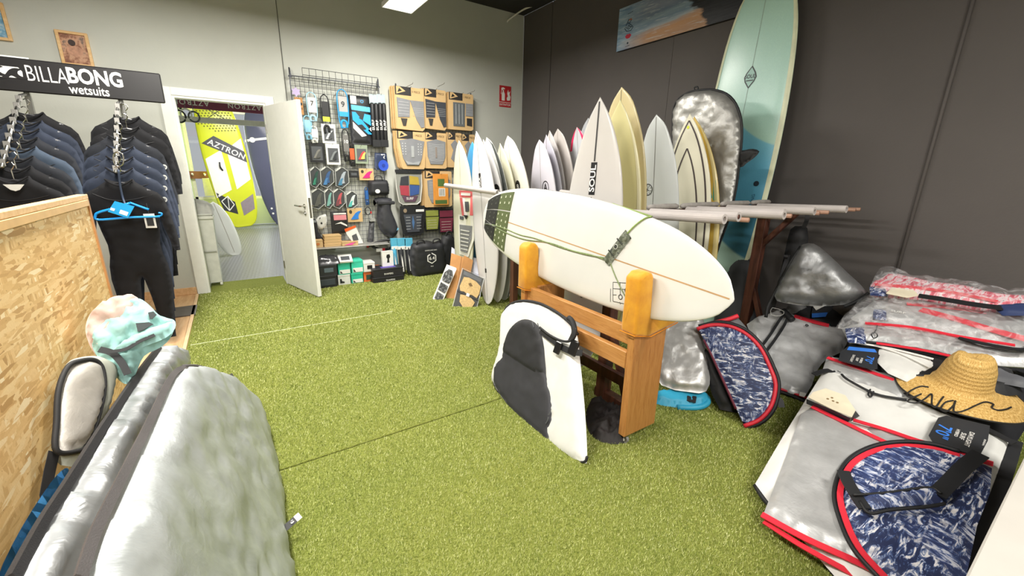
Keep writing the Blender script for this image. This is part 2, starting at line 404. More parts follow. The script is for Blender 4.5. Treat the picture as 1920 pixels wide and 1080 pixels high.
for x0, x1 in ((WX0+.06, 1.0), (1.06, WX1-.06)): build('window_pane', box(x0, FB+.045, WZ0+.06, x1, FB+.052, WZ1-.06), gm, wn)
# ceiling lamps (only the first one shows its end; the rest light the room)
em = bpy.data.materials.new('lamp_diffuser'); em.use_nodes = True; nt = em.node_tree; b_ = nt.nodes['Principled BSDF']
b_.inputs['Base Color'].default_value = (.9, .9, .88, 1); b_.inputs['Emission Color'].default_value = (1, .97, .92, 1); b_.inputs['Emission Strength'].default_value = 4
for i, (x, y) in enumerate(LAMPS):
    lab = ['white rectangular ceiling light panel glowing above the grey wall', 'ceiling light panel above the chipboard partition, outside the view', 'ceiling light panel behind the camera above the right side', 'ceiling light panel above the wetsuit rack, outside the view', 'ceiling light panel behind the camera above the laminate floor'][i]
    L_ = thing('ceiling_light', lab, 'light', (x, y, LAMP_Z+.02))
    build('lamp_housing', join(bbox(x-.155, y-.6, LAMP_Z-.008, x-.147, y+.6, LAMP_Z+.03, .001), bbox(x+.147, y-.6, LAMP_Z-.008, x+.155, y+.6, LAMP_Z+.03, .001), bbox(x-.147, y-.6, LAMP_Z-.008, x+.147, y-.592, LAMP_Z+.03, .001), bbox(x-.147, y+.592, LAMP_Z-.008, x+.147, y+.6, LAMP_Z+.03, .001), bbox(x-.155, y-.6, LAMP_Z+.03, x+.155, y+.6, LAMP_Z+.034, .001)), M('#e8e8e4', .4), L_)
    build('diffuser', box(x-.147, y-.592, LAMP_Z-.004, x+.147, y+.592, LAMP_Z+.004), em, L_)
    for s in (-.5, .5): build('suspension_wire', tube([(x, y+s, LAMP_Z+.034), (x, y+s, CEIL)], .0015, 4), steel, L_)
# white cable under the black ceiling, held off the corner
c0 = at_y(955, 36, BW-.05); c1 = at_y(1012, 7, 5.2); c2 = at_y(1075, -20, 4.6)
o = build('ceiling_cable', tube(smoothpts([c0+V((-.0, .05, -.02)), c0, (c0+c1)/2+V((0, 0, .03)), c1, c2], 6), .011, 8), M('#d8d6cf', .5), smooth=True)
tag(o, 'pale cable hanging across the top corner under the black ceiling', 'cable')
# ================================================================ SURFBOARDS
def lerp_tab(tab, x):
    for (x0, y0), (x1, y1) in zip(tab, tab[1:]):
        if x <= x1:
            s = (x-x0)/(x1-x0) if x1 > x0 else 0; return y0+(y1-y0)*s
    return tab[-1][1]
def smooth_tab(ctrl, n=8):
    p = smoothpts([(a, b, 0) for a, b in ctrl], n); return [(q.x, max(0, q.y)) for q in p]
SHAPES = {
 'point': smooth_tab([(0, .06), (.02, .30), (.08, .55), (.2, .82), (.35, .97), (.48, 1), (.62, .955), (.75, .81), (.86, .57), (.94, .30), (1, .0)]),
 'wide':  smooth_tab([(0, .25), (.02, .45), (.08, .68), (.2, .88), (.35, .98), (.52, 1), (.68, .95), (.80, .80), (.90, .55), (.96, .30), (1, .0)]),
 'round': smooth_tab([(0, .10), (.02, .38), (.07, .60), (.18, .83), (.34, .97), (.5, 1), (.66, .96), (.8, .83), (.9, .64), (.96, .43), (.99, .22), (1, .0)]),
 'long':  smooth_tab([(0, .35), (.02, .5), (.1, .74), (.25, .92), (.45, 1), (.65, .97), (.82, .85), (.92, .66), (.97, .44), (.992, .22), (1, 0)]),
 'sup':   smooth_tab([(0, .30), (.015, .50), (.06, .70), (.18, .90), (.4, 1), (.6, 1), (.8, .90), (.91, .70), (.97, .42), (.992, .2), (1, 0)]),
 'display': smooth_tab([(0, .06), (.012, .33), (.05, .56), (.13, .78), (.26, .94), (.42, 1), (.56, .995), (.70, .93), (.82, .80), (.90, .62), (.955, .42), (.985, .23), (1, .02)]),
 'egg':   smooth_tab([(0, .05), (.015, .30), (.05, .52), (.13, .76), (.26, .93), (.42, 1), (.56, .985), (.70, .90), (.82, .73), (.91, .50), (.96, .31), (1, 0)]),
}
class Board:
    def __init__(s, nose, tail, out, W, T=.06, shape='point', rocker=.05, tailrock=.02, cross=.35):
        """nose, tail: deck-line end points; out: rough deck normal"""
        s.T0 = V(tail); s.L = (V(nose)-s.T0).length; s.eu = (V(nose)-s.T0).normalized()
        s.en = (V(out)-s.eu*V(out).dot(s.eu)).normalized(); s.ev = s.eu.cross(s.en)      # across
        s.W, s.T, s.tab, s.rk, s.trk, s.cr = W, T, SHAPES[shape], rocker, tailrock, cross
    def hw(s, t): return s.W/2*lerp_tab(s.tab, max(0, min(1, t)))
    def rock(s, t): return s.rk*max(0, (t-.45)/.55)**2.4+s.trk*max(0, (.3-t)/.3)**2
    def th(s, t): return s.T*max(.10, (1-abs(2*min(max(t, 0), 1)*.98-1.0)**2.6)) 
    def P(s, a, t, w=0.0, under=False):
        """a in -1..1 across, t in 0..1 from tail to nose, w lift above the deck"""
        hw = s.hw(t); z = s.th(t)/2*max(0, 1-a*a)**s.cr
        if under: z = -z
        return s.T0+s.eu*(s.L*t)+s.ev*(a*hw)+s.en*(z+s.rock(t)+w)
    def Q(s, x, y, w=0.0):
        """metric deck coordinates: x metres across from the centre line, y metres from the tail"""
        t = y/s.L; hw = max(1e-4, s.hw(t)); a = max(-1, min(1, x/hw))
        z = s.th(t)/2*max(0, 1-a*a)**s.cr
        return s.T0+s.eu*y+s.ev*x+s.en*(z+s.rock(t)+w)
    def geo(s, ns=34, nr=20):
        vs_, fs = [], []; ts = []
        for i in range(ns):
            q = i/(ns-1); ts.append(.5-.5*math.cos(PI*q)*1.0)
        ts = [0, .006]+[t for t in ts if .012 < t < .988]+[.994, 1]
        for t in ts:
            for k in range(nr):
                an = 2*PI*k/nr; a = math.cos(an); vs_.append(tuple(s.P(a*.9999 if abs(a) > .9999 else a, t, 0, math.sin(an) < 0)))
        m = len(ts)
        for i in range(m-1):
            for k in range(nr): fs.append((i*nr+k, i*nr+(k+1) % nr, (i+1)*nr+(k+1) % nr, (i+1)*nr+k))
        fs.append(tuple(range(nr))[::-1]); fs.append(tuple((m-1)*nr+k for k in range(nr)))
        return vs_, fs
    def decal(s, poly_pts, lift=.0012):
        """list of (x,y) metric points + faces -> on the deck"""
        vs_, fs = poly_pts; return [tuple(s.Q(v[0], v[1], lift)) for v in vs_], fs
    def strip(s, x0, y0, x1, y1, w, n=14, lift=.0011):
        vs_, fs = [], []
        d = V((x1-x0, y1-y0)).normalized(); nx, ny = -d.y*w/2, d.x*w/2
        for i in range(n+1):
            q = i/n; x = x0+(x1-x0)*q; y = y0+(y1-y0)*q
            vs_ += [tuple(s.Q(x+nx, y+ny, lift)), tuple(s.Q(x-nx, y-ny, lift))]
        for i in range(n): fs.append((2*i, 2*i+1, 2*i+3, 2*i+2))
        return vs_, fs
    def edge_band(s, a0, a1, t0, t1, n=24, lift=.0012, m=3):
        vs_, fs = [], []
        for i in range(n+1):
            t = t0+(t1-t0)*i/n
            for j in range(m+1): vs_.append(tuple(s.P(a0+(a1-a0)*j/m, t, lift)))
        for i in range(n):
            for j in range(m): b0 = i*(m+1)+j; fs.append((b0, b0+1, b0+m+2, b0+m+1))
        return vs_, fs
    def text(s, name, txt, size, mat, parent, x, y, rot=0, bold=.0, sx=1, lift=.0022, sp=1):
        g = text_geo(txt, size, bold, sp); c, n_ = math.cos(rot), math.sin(rot)
        return build(name, ([tuple(s.Q(x+(p.x*sx*c-p.y*n_), y+(p.x*sx*n_+p.y*c), lift)) for p in g[0]], g[1]), mat, parent)
def foam_mat(c, rough=.28, var=.035):
    t = NT('board_'+c.strip('#'), rough, spec=.45); v = t.coord(); f = t.noise(v, 2.2, 3); g = t.noise(v, 45, 2)
    cc = tuple(x*(.84 if c not in ('#d9dedf', '#ece8d3') else 1) for x in srgb(c)[:3]); t.col(t.ramp(f, [(.3, tuple(x*(1-var*2) for x in cc[:3])+(1,)), (.7, tuple(min(1, x*(1+var)) for x in cc[:3])+(1,))]))
    r = t.n('ShaderNodeMapRange'); r.inputs[3].default_value = rough-.06; r.inputs[4].default_value = rough+.12; t.l(g, r.inputs[0]); t.l(r.outputs[0], t.b.inputs['Roughness'])
    t.b.inputs['Coat Weight'].default_value = .25; t.b.inputs['Coat Roughness'].default_value = .12
    return t.m
FM = {}
def FMat(c, rough=.3):
    if (c, rough) not in FM: FM[(c, rough)] = foam_mat(c, rough)
    return FM[(c, rough)]
def bowl(b, parent, tmax=.99, tmin=.02, w=.004, mat=None):
    return build('stringer', b.strip(0, b.L*tmin, 0, b.L*tmax, w, 26), mat or M('#8e7f70', .5), parent)
def fins(b, parent, mat, big=False):
    """three fins on the underside near the tail"""
    for (x, y, h) in (((0, .10, .10), (-.13, .30, .11), (.13, .30, .11))):
        pr = [(0, 0), (.10, 0), (.085, -.05), (.03, -h), (.01, -h*.98), (.02, -.05)]
        base = b.Q(x*b.W/.5, y, -b.th(y/b.L)-.0)
        g = prism([(p[0], p[1]) for p in pr], .006, frame(base, -b.eu*1.0, b.en, b.ev))
        build('fin', xf(g, lambda v: v+b.eu*.10-b.ev*.003), mat, parent)
GR = 'surfboards standing in the rack'
BLK = M('#1b1b1d', .35, var=.02); WHT = M('#efeeea', .4, var=.02)
def std_board(name, label, nose_px, Xn, tail, W, col, shape='point', T=.058, lean=None, fin=None, stringer='#8a7b6c', rough=.3, out=(-1, 0, .04)):
    N = at_x(nose_px[0], nose_px[1], Xn)
    b = Board(N, tail, out, W, T, shape)
    root = thing(name, label, 'surfboard', V((tail[0], tail[1], 0)), GR)
    build('hull', b.geo(), FMat(col, rough), root, smooth=True)
    if stringer: bowl(b, root, mat=M(stringer, .5))
    if fin: fins(b, root, M(fin, .35))
    return root, b
# ---- far group, left to right
r, b = std_board('surfboard', 'pale cream surfboard at the left end of the row with pads hung on it', (868, 264), 2.22, (2.19, 4.34, .02), .50, '#ecebd2', 'wide')
YB = b; YR = r
r, b = std_board('surfboard', 'bright blue surfboard peeking out behind the pale cream one', (893, 266), 2.38, (2.34, 4.50, .02), .48, '#4aa6dc', 'wide', stringer=None)
r, b = std_board('surfboard', 'narrow white surfboard with black stringer and small black badge, left in the row', (901, 246), 2.20, (2.15, 3.66, .015), .50, '#e9e6e6', 'point', stringer='#3a3634')
build('badge', b.strip(0, b.L*.655, 0, b.L*.765, .040, 6, .0016), BLK, r)
b.text('badge_lettering', 'SOUL', .04, WHT, r, 0, b.L*.71, PI/2, .012, 1.3, .003)
build('badge', b.strip(0, b.L*.19, 0, b.L*.215, .03, 3, .0016), BLK, r)
r, b = std_board('surfboard', 'off-white surfboard with a round black sticker, tucked behind the narrow white one', (914, 262), 2.30, (2.27, 3.66, .02), .50, '#e4e3e2', 'point')
build('sticker', b.decal((lambda q: ([(x, y) for x, y in q], [tuple(range(len(q)))]))(circ(.15, b.L*.69, .055, 20)), .002), BLK, r)
r, b = std_board('surfboard', 'white surfboard with a broad charcoal rail stripe, fifth from the left', (920, 258), 2.39, (2.37, 3.68, .02), .52, '#d9dad6', 'egg', stringer=None)
for s_ in (-1, 1): build('rail_stripe', b.edge_band(s_*.80, s_*.998, .02, .985), M('#3f4341', .5), r)
r, b = std_board('surfboard', 'pale yellow surfboard with dark centre line beside the charcoal-railed board', (945, 269), 2.52, (2.5, 3.84, .02), .48, '#e8e6cc', 'point', stringer='#4a463e')
r, b = std_board('surfboard', 'cream surfboard with a yellowed nose and black oval logo', (959, 255), 2.62, (2.6, 3.64, .02), .56, '#ebe9da', 'egg', stringer='#a89a70')
q_ = circ(.09, b.L*.69, .042, 20, .062); build('sticker', b.decal(([(x, y) for x, y in q_], [tuple(range(20))]), .0016), BLK, r)
b.text('sticker_lettering', 'B', .07, WHT, r, .09, b.L*.685, 0, .01, 1, .0028)
r, b = std_board('surfboard', 'lilac-white surfboard with a black letter A in an oval', (1018, 262), 2.92, (2.9, 3.66, .02), .50, '#dddae4', 'egg')
ov = annulus(.08, b.L*.70, .047, .055, 28, 1.35); ov = ([(v[0], v[1], 0) for v in ov[0]], ov[1])
build('logo_ring', b.decal(ov, .0016), BLK, r); b.text('logo_letter', 'A', .115, BLK, r, .08, b.L*.70, 0, .012, .8, .0018)
r, b = std_board('surfboard', 'grey-lilac surfboard directly right of the letter A board', (1031, 253), 3.04, (3.02, 3.72, .02), .49, '#d3d1de', 'point')
r, b = std_board('surfboard', 'pale pinkish-white pointed surfboard just right of the grey-lilac one', (1037, 245), 3.16, (3.14, 3.80, .02), .49, '#dcd7d6', 'point')
r, b = std_board('surfboard', 'warm white surfboard with a tiny black dot mark, just left of the pink-rimmed one', (1052, 242), 3.28, (3.24, 3.80, .02), .55, '#d9d2ce', 'egg', stringer='#a1978f')
q_ = circ(.10, b.L*.66, .014, 10); build('dot_mark', b.decal(([(x, y) for x, y in q_], [tuple(range(10))]), .0016), BLK, r)
r, b = std_board('surfboard', 'white surfboard with a hot pink rim around its nose', (1088, 239), 3.42, (3.38, 3.52, .02), .50, '#dde0e6', 'wide')
for s_ in (-1, 1): build('nose_rim', b.edge_band(s_*.62, s_*.998, .87, .998), M('#ec2a64', .35), r)
r, b = std_board('surfboard', 'grey-white round-nosed surfboard behind the pink-rimmed one', (1109, 222), 3.56, (3.5, 3.70, .02), .54, '#ccd0d6', 'egg')
r, b = std_board('surfboard', 'pale grey surfboard against the dark wall, tallest left of the big badged board', (1119, 207), 3.68, (3.6, 3.6, .02), .52, '#c9cdd3', 'egg')
# ---- near group
r, b = std_board('surfboard', 'big white pointed surfboard with large black lettered badge in front of the rack', (1135, 185), 2.06, (1.91, 2.00, .05), .50, '#dcd8d4', 'point', stringer=None, T=.065, out=(-1, -.10, .04))
build('stringer', b.strip(0, b.L*.785, 0, b.L*.985, .012, 16), M('#2b2829', .5), r)
build('stringer', b.strip(0, b.L*.33, 0, b.L*.66, .008, 16), M('#2b2829', .5), r)
build('badge', b.strip(0, b.L*.668, 0, b.L*.782, .050, 8, .0017), BLK, r)
b.text('badge_lettering', 'SOUL', .060, WHT, r, 0, b.L*.725, PI/2, .02, 1.15, .0032)
ov = annulus(0, b.L*.302, .022, .028, 24, 1.25); ov = ([(v[0], v[1], 0) for v in ov[0]], ov[1]); build('logo_ring', b.decal(ov, .0016), BLK, r); b.text('logo_letter', 'S', .05, BLK, r, 0, b.L*.300, 0, .01, 1, .0018)
build('stringer', b.strip(0, b.L*.20, 0, b.L*.25, .012, 6), M('#2b2829', .5), r)
r, b = std_board('surfboard', 'lemon yellow surfboard standing right behind the big board with the black badge', (1173, 189), 2.28, (2.24, 2.12, .02), .52, '#ece3a6', 'point', stringer=None)
build('rail_line', b.edge_band(.90, .997, .1, .99), FMat('#f1eac3'), r)
r, b = std_board('surfboard', 'tan yellow surfboard with thin dark stringer rising above the lemon yellow one', (1175, 165), 2.44, (2.4, 2.16, .02), .54, '#e6d6a2', 'egg', stringer='#57503f')
r, b = std_board('surfboard', 'cool white surfboard with a black round logo by the grey foam beam', (1239, 216), 2.82, (2.78, 2.08, .02), .46, '#d9dedf', 'egg', stringer='#6b6560')
ov = annulus(-.055, b.L*.695, .040, .046, 28, 1.0); build('logo_ring', b.decal(ov, .0016), BLK, r); b.text('logo_mark', 'K', .05, BLK, r, -.055, b.L*.695, .3, .006, 1, .0018)
for k in range(9):
    an = 2*PI*k/9+.3; build('logo_spoke', b.strip(-.055+.026*math.cos(an), b.L*.695+.026*math.sin(an), -.055+.036*math.cos(an+.2), b.L*.695+.036*math.sin(an+.2), .004, 1, .0017), BLK, r)
r, b = std_board('surfboard', 'cream surfboard with nested dark pointed pinstripes and a yellow sticker', (1301, 214), 3.08, (3.04, 2.02, .02), .48, '#ece8d3', 'point', stringer=None)
for s_ in (-1, 1):
    for off, apex in ((.86, .972), (.60, .86)):
        pts = []
        for i in range(30):
            t = apex*(1-i/29*.85)
            x = b.hw(t/apex)*off; pts.append((s_*x, t*b.L))
        vv, ff = [], []
        for i, (x, y) in enumerate(pts):
            vv += [tuple(b.Q(x-s_*.0065, y, .0015)), tuple(b.Q(x+s_*.0065, y, .0015))]
            if i: ff.append((2*i-2, 2*i-1, 2*i+1, 2*i))
        build('pinstripe', (vv, ff), M('#4a3f3d', .5), r)
q_ = circ(-.005, b.L*.945, .013, 6); build('price_sticker', b.decal(([(x, y) for x, y in q_], [tuple(range(6))]), .0022), M('#dfe83a', .5), r)
b.text('maker_mark', 'M', .05, BLK, r, .0, b.L*.37, .2, .01, 1, .0018)
r, b = std_board('surfboard', 'golden yellow surfboard with a teal triangle, in front of the silver bag', (1309, 220), 3.20, (3.15, 1.98, .02), .50, '#ecc75c', 'point', stringer=None)
build('rail_line', b.edge_band(.86, .997, .1, .99), FMat('#f1dfa0'), r)
tri = ([(.215, b.L*.64), (.20, b.L*.725), (.12, b.L*.68), (.11, b.L*.64)], [(0, 1, 2, 3)]); build('teal_triangle', b.decal(tri, .0016), M('#3fa794', .4), r)
# ---- tall teal longboard leaning on the dark wall
LBN = at_x(1455, -55, 3.80)
b = Board(LBN, (3.63, 2.12, .02), (-1, .0, .08), .68, .075, 'long', .06, cross=.30)
r = thing('longboard', 'tall sea-green and blue longboard with a diamond logo leaning against the dark wall', 'surfboard', (3.63, 2.12, 0))
t = NT('longboard_resin', .32); tc = t.coord(uv=True)
sep = t.n('ShaderNodeSeparateXYZ'); t.l(tc, sep.inputs[0])
ns = t.noise(t.coord((1, 1, 1), uv=True), 2.5, 2)
def mth(op, a, b_=None, c_=None):
    m = t.n('ShaderNodeMath', operation=op)
    for i_, q in enumerate((a, b_, c_)):
        if q is None: continue
        if isinstance(q, (int, float)): m.inputs[i_].default_value = q
        else: t.l(q, m.inputs[i_])
    return m.outputs[0]
# wavy bands along the board: y + curve(x)
xx = mth('MULTIPLY', sep.outputs[0], sep.outputs[0])
hgt = mth('ADD', sep.outputs[1], mth('ADD', mth('MULTIPLY', xx, -1.0), mth('MULTIPLY', sep.outputs[0], .85)))
L_ = b.L
fac = mth('DIVIDE', hgt, L_)
stops = [(0, srgb('#9fc2b6')), (.20, srgb('#a3bfb1')), (.285, srgb('#96b3a6')), (.292, srgb('#3a7187')), (.40, srgb('#4585a0')), (.55, srgb('#66aecb')), (.60, srgb('#79bdd3')), (.609, srgb('#7cc0d4')), (.614, srgb('#b4dac8')), (.7, srgb('#b4dccf')), (1, srgb('#b6dccd'))]
colr = t.ramp(fac, stops); spk = t.noise(t.coord(), 130, 3, .7)
t.col(t.mix(1, colr, t.ramp(spk, [(.35, (.93, .95, .96, 1)), (.62, (1, 1, 1, 1)), (.75, (1.18, 1.12, 1.12, 1))]), 'MULTIPLY')); t.bump(t.noise(t.coord(), 60, 2), .15, .002)
t.b.inputs['Coat Weight'].default_value = .4; t.b.inputs['Coat Roughness'].default_value = .25
g = b.geo(40, 24); uv = []
for v in g[0]: d = V(v)-b.T0; uv.append((d.dot(b.ev), d.dot(b.eu)))
build('hull', g, t.m, r, smooth=True, uvs=uv)
for s_ in (-1, 1): build('rail_band', b.edge_band(s_*.90, s_*.9995, .01, .995, 30, .0015, 4), M('#dfe3c2', .35), r, smooth=True)
build('stringer', b.strip(0, .05, 0, b.L*.985, .004, 26), M('#93a79c', .5), r)
yc = b.L*.737
dm = [(0, yc+.088), (.038, yc+.035), (.052, yc), (.04, yc-.035), (0, yc-.088), (-.04, yc-.035), (-.052, yc), (-.038, yc+.035)]
build('diamond_logo', b.decal((dm, [tuple(range(8))]), .002), M('#43464a', .5), r)
dm2 = [(x*.80, yc+(y-yc)*.84) for x, y in dm]; build('diamond_inner', b.decal((dm2, [tuple(range(8))]), .0027), M('#a9cfc6', .5), r)
b.text('logo_lettering', 'SOUL', .042, M('#43464a', .5), r, 0, yc+.004, 0, .02, .85, .0036)
build('logo_bar', b.strip(-.03, yc-.026, .03, yc-.026, .008, 2, .0034), M('#43464a', .5), r)
q_ = circ(.235, b.L*.45, .022, 14); build('round_badge', b.decal(([(x, y) for x, y in q_], [tuple(range(14))]), .0022), M('#25303a', .5), r)
b.text('side_lettering', 'SURFING', .035, M('#24506a', .5), r, .235, b.L*.395, PI/2, .0, 1.1, .002)
LB = b
# ================================================================ RACK, STAND, FRONT BOARD
dkwood = NT('dark_stained_wood', .5); v = dkwood.coord((1, 1, .1)); dkwood.col(dkwood.ramp(dkwood.noise(v, 30, 4, .6), [(.3, srgb('#3a2019')), (.7, srgb('#6b4030'))])); dkwood = dkwood.m
oak = NT('honey_wood', .38, spec=.4); v = oak.coord((.9, .12, .12), (0, 0, 0)); v2 = oak.coord((9, 9, .7))
f = oak.noise(v2, 9, 5, .62, 1.2); oak.col(oak.ramp(f, [(.2, srgb('#8f5a2a')), (.45, srgb('#b27a42')), (.62, srgb('#bd874d')), (.85, srgb('#a86f3a'))])); oak.bump(f, .08, .002); oak = oak.m
oakY = NT('honey_wood_rail', .38, spec=.4); v2 = oakY.coord((9, .7, 9)); f = oakY.noise(v2, 9, 5, .62, 1.2); oakY.col(oakY.ramp(f, [(.2, srgb('#966030')), (.45, srgb('#b98248')), (.62, srgb('#c48f54')), (.85, srgb('#ae763e'))])); oakY = oakY.m
greyfoam = M('#b5aeab', .8, var=.05, vs_=9, bump=.2, bs=300); greybeam = M('#a39e99', .85, var=.12, vs_=20, bump=.5, bs=120)
RZ, RY = 1.165, 1.66
rk = thing('surfboard_rack', 'brown wooden surfboard rack with grey foam-sleeved arms beside the dark wall', 'rack', (2.7, 1.8, 0))
for x in (1.83, 3.50):
    build('post', bbox(x-.035, RY-.035, 0, x+.035, RY+.035, RZ, .003), dkwood, rk)
    build('foot', bbox(x-.03, RY-.22, .0, x+.03, RY+.05, .06, .003), dkwood, rk)
    build('brace', xf(bbox(-.02, -.018, 0, .02, .018, .5, .002), frame(V((x, RY-.20, .05)), X_, V((0, .93, -.37)), V((0, .37, .93)))), dkwood, rk)
    build('brace', xf(bbox(-.02, -.018, 0, .02, .018, .36, .002), frame(V((x, RY-.02, RZ-.3)), X_, V((0, .80, .60)), V((0, -.60, .80)))), dkwood, rk)
bm = build('beam', bbox(1.79, RY-.03, RZ-.03, 3.55, RY+.03, RZ+.020, .004), dkwood, rk)
for x0, x1 in ((2.09, 2.38), (2.42, 2.84), (2.88, 3.25), (3.29, 3.56)):
    g = tube([(x0, RY+.01, RZ+.036), (x0+.02, RY+.01, RZ+.038), ((x0+x1)/2, RY+.01, RZ+.039), (x1-.02, RY+.01, RZ+.038), (x1, RY+.01, RZ+.036)], [.012, .017, .018, .017, .012], 12)
    build('beam_padding', g, greybeam, rk, smooth=True)
FY = 1.06
for i, x in enumerate((1.875, 2.05, 2.40, 2.51, 2.86, 3.27)):
    z0, z1 = RZ+.012, RZ+.040
    y0 = RY-.05 if i else RY-.06
    a = build('rack_arm', tube([(x, RY+.05 if i else RY+.17, z0-.005), (x, FY-.0+.03, z1)], .012, 8), dkwood, rk, smooth=True)
    build('foam_sleeve', ring((x, y0, z0+.003), (x, FY+(.0, .03, -.02, .03, .02, .0)[i], z1), .0235, .0125, 16), greyfoam, a, smooth=False)
for x in (2.13, 2.60, 2.98, 3.12, 3.40, 3.58, 3.67):
    build('rack_arm', tube([(x, RY+.04, RZ-.008), (x, FY+.02+(x-2.1)*.02, RZ+.022)], .012, 8), M('#a8816c', .5), rk, smooth=True)
for x in (1.875,): build('arm_bolt', tube([(x, RY+.17, RZ+.007), (x, RY+.20, RZ+.005)], .006, 6), steel, rk)
# far rack
fr_ = thing('surfboard_rack', 'far surfboard rack with grey foam arms holding the row by the grey wall', 'rack', (2.8, 3.4, 0))
FRY = 3.27
for x in (2.2, 3.7): build('post', bbox(x-.03, FRY-.03, 0, x+.03, FRY+.03, 1.17, .003), dkwood, fr_)
build('beam', bbox(2.06, FRY-.014, 1.168, 3.78, FRY+.014, 1.196, .002), M('#8c7468', .55), fr_)
for x, ya, yb, f0, f1 in ((2.10, 3.25, 4.62, 3.42, 4.6), (2.40, 2.90, 3.29, 2.92, 3.22), (2.72, 2.92, 3.29, 2.94, 3.24), (3.02, 2.90, 3.29, 2.94, 3.22), (3.30, 2.90, 3.29, 2.95, 3.22)):
    a = build('rack_arm', tube([(x, ya, 1.198), (x, yb, 1.222 if yb > 4 else 1.20)], .009, 8), steel, fr_, smooth=True)
    build('foam_sleeve', ring((x, f0, 1.20), (x, f1, 1.222 if f1 > 4 else 1.206), .026, .011, 14), greyfoam, a)
for x in (2.10, 2.40, 2.72): build('clamp_knob', lathe([(.004, 0), (.016, 0), (.016, .012), (.006, .016)], 10, (x, FRY-.04, 1.19), X_, Z_, -Y_), steel, fr_)
# ---- display stand
PX0, PX1 = 1.553, 1.80
st = thing('board_stand', 'honey-coloured wooden surfboard stand on casters with orange padded arms', 'stand', (1.68, 1.75, 0))
velvet = NT('orange_velvet', .75); v = velvet.coord(); f = velvet.noise(v, 9, 3); g = velvet.noise(v, 60, 3)
velvet.col(velvet.ramp(f, [(.3, srgb('#bf7c14')), (.55, srgb('#d49414')), (.75, srgb('#dea322'))])); velvet.bump(g, .25, .004); velvet.b.inputs['Sheen Weight'].default_value = .25; velvet = velvet.m
def pad_geo(sec, y0, y1, r=.014, seed=0):
    """L-shaped cushion: section polygon in X-Z swept along Y with puffed surface"""
    bm_ = bmesh.new(); n = len(sec)
    a = [bm_.verts.new((x, y0, z)) for x, z in sec]; b2 = [bm_.verts.new((x, y1, z)) for x, z in sec]
    bm_.faces.new(a[::-1]); bm_.faces.new(b2)
    for i in range(n): bm_.faces.new((a[i], a[(i+1) % n], b2[(i+1) % n], b2[i]))
    bmesh.ops.recalc_face_normals(bm_, faces=bm_.faces[:])
    bmesh.ops.bevel(bm_, geom=bm_.edges[:], offset=r, segments=3, profile=.5, affect='EDGES')
    bmesh.ops.triangulate(bm_, faces=bm_.faces[:])
    bmesh.ops.subdivide_edges(bm_, edges=[e for e in bm_.edges if e.calc_length() > .03], cuts=2)
    bm_.normal_update()
    for v_ in bm_.verts:
        q = v_.co*26+V((seed, 0, 0)); v_.co += v_.normal*(.004*noise.noise(q)+.003*noise.noise(v_.co*60))
    bm_.verts.index_update(); out = ([tuple(v_.co) for v_ in bm_.verts], [tuple(v_.index for v_ in f.verts) for f in bm_.faces]); bm_.free(); return out
for nm, yp, s_ in (('near', 1.235, 1), ('far', 2.22, -1)):
    y0, y1 = (yp, yp+.042) if s_ == 1 else (yp-.042, yp)
    build('post', bbox(PX0, y0, .055, PX1, y1, .68, .003), oak, st)
    yb0, yb1 = (y1+.001, y1+.062) if s_ == 1 else (y0-.062, y0-.001)
    build('post', bbox(PX0+.075, yb0, .055, PX1+.055, yb1, .66, .003), oak, st)
    build('pad_core', bbox(PX0+.004, y0+.004, .655, PX0+.06, y1-.002, .90, .003), oak, st)
    ya, yb_ = (y0-.016, y1+.034) if s_ == 1 else (y0-.040, y1+.010)
    sec = [(PX0-.024, .640), (PX0-.024, .925), (PX0+.01, .952), (PX0+.055, .952), (PX0+.082, .925), (PX0+.094, .725), (PX1+.065, .705), (PX1+.065, .648), (PX0+.1, .612)]
    p = build('pad_cover', pad_geo(sec, ya, yb_, .016, yp), velvet, st, smooth=True)
    hem = [(PX0-.024, ya, .655), (PX0-.024, yb_, .655)]
    build('hem_trim', tube([(PX0-.025, yb_, .642), (PX0-.025, ya, .642), (PX0+.1, ya-.001, .614), (PX1+.063, ya-.001, .650)], .003, 6), M('#d6841a', .8), p)
    for x in (PX0+.035, PX1+.01):
        yc_ = (y0+y1)/2 if x < 1.7 else (yb0+yb1)/2
        c = build('caster', join(tube([(x, yc_, .055), (x, yc_, .046)], .018, 10), bbox(x-.012, yc_-.014, .02, x-.009, yc_+.014, .05, .001), bbox(x+.009, yc_-.014, .02, x+.012, yc_+.014, .05, .001)), steel, st)
        build('wheel', tube([(x-.008, yc_, .023), (x+.008, yc_, .023)], .022, 14), M('#8d8c88', .4), c)
        build('wheel_hub', tube([(x-.0135, yc_, .023), (x+.0135, yc_, .023)], .009, 10), M('#e0ddd6', .3), c)
build('rail', bbox(PX0+.022, 1.277, .560, PX0+.058, 2.178, .652, .003), oakY, st)
build('rail', bbox(PX0-.002, 1.277, .438, PX0+.034, 2.178, .530, .003), oakY, st)
build('rail', bbox(PX1-.03, 1.34, .18, PX1, 2.115, .25, .003), dkwood, st)
# ---- the display board on its rail
NB = at_x(1383, 563, 1.685); TB = at_x(911, 401, 1.685)
b = Board(NB, TB, (-1, 0, .14), .575, .062, 'display', .030, cross=.36); fb = b
r = thing('surfboard', 'glossy white surfboard lying on its rail across the orange-padded stand', 'surfboard', V((1.69, 1.8, .70)))
wb = foam_mat('#ecece8', .16); wb.node_tree.nodes['Principled BSDF'].inputs['Coat Weight'].default_value = .6
build('hull', b.geo(46, 28), wb, r, smooth=True)
build('stringer', b.strip(0, b.L*.165, 0, b.L*.992, .0065, 40), M('#bb9568', .4), r)
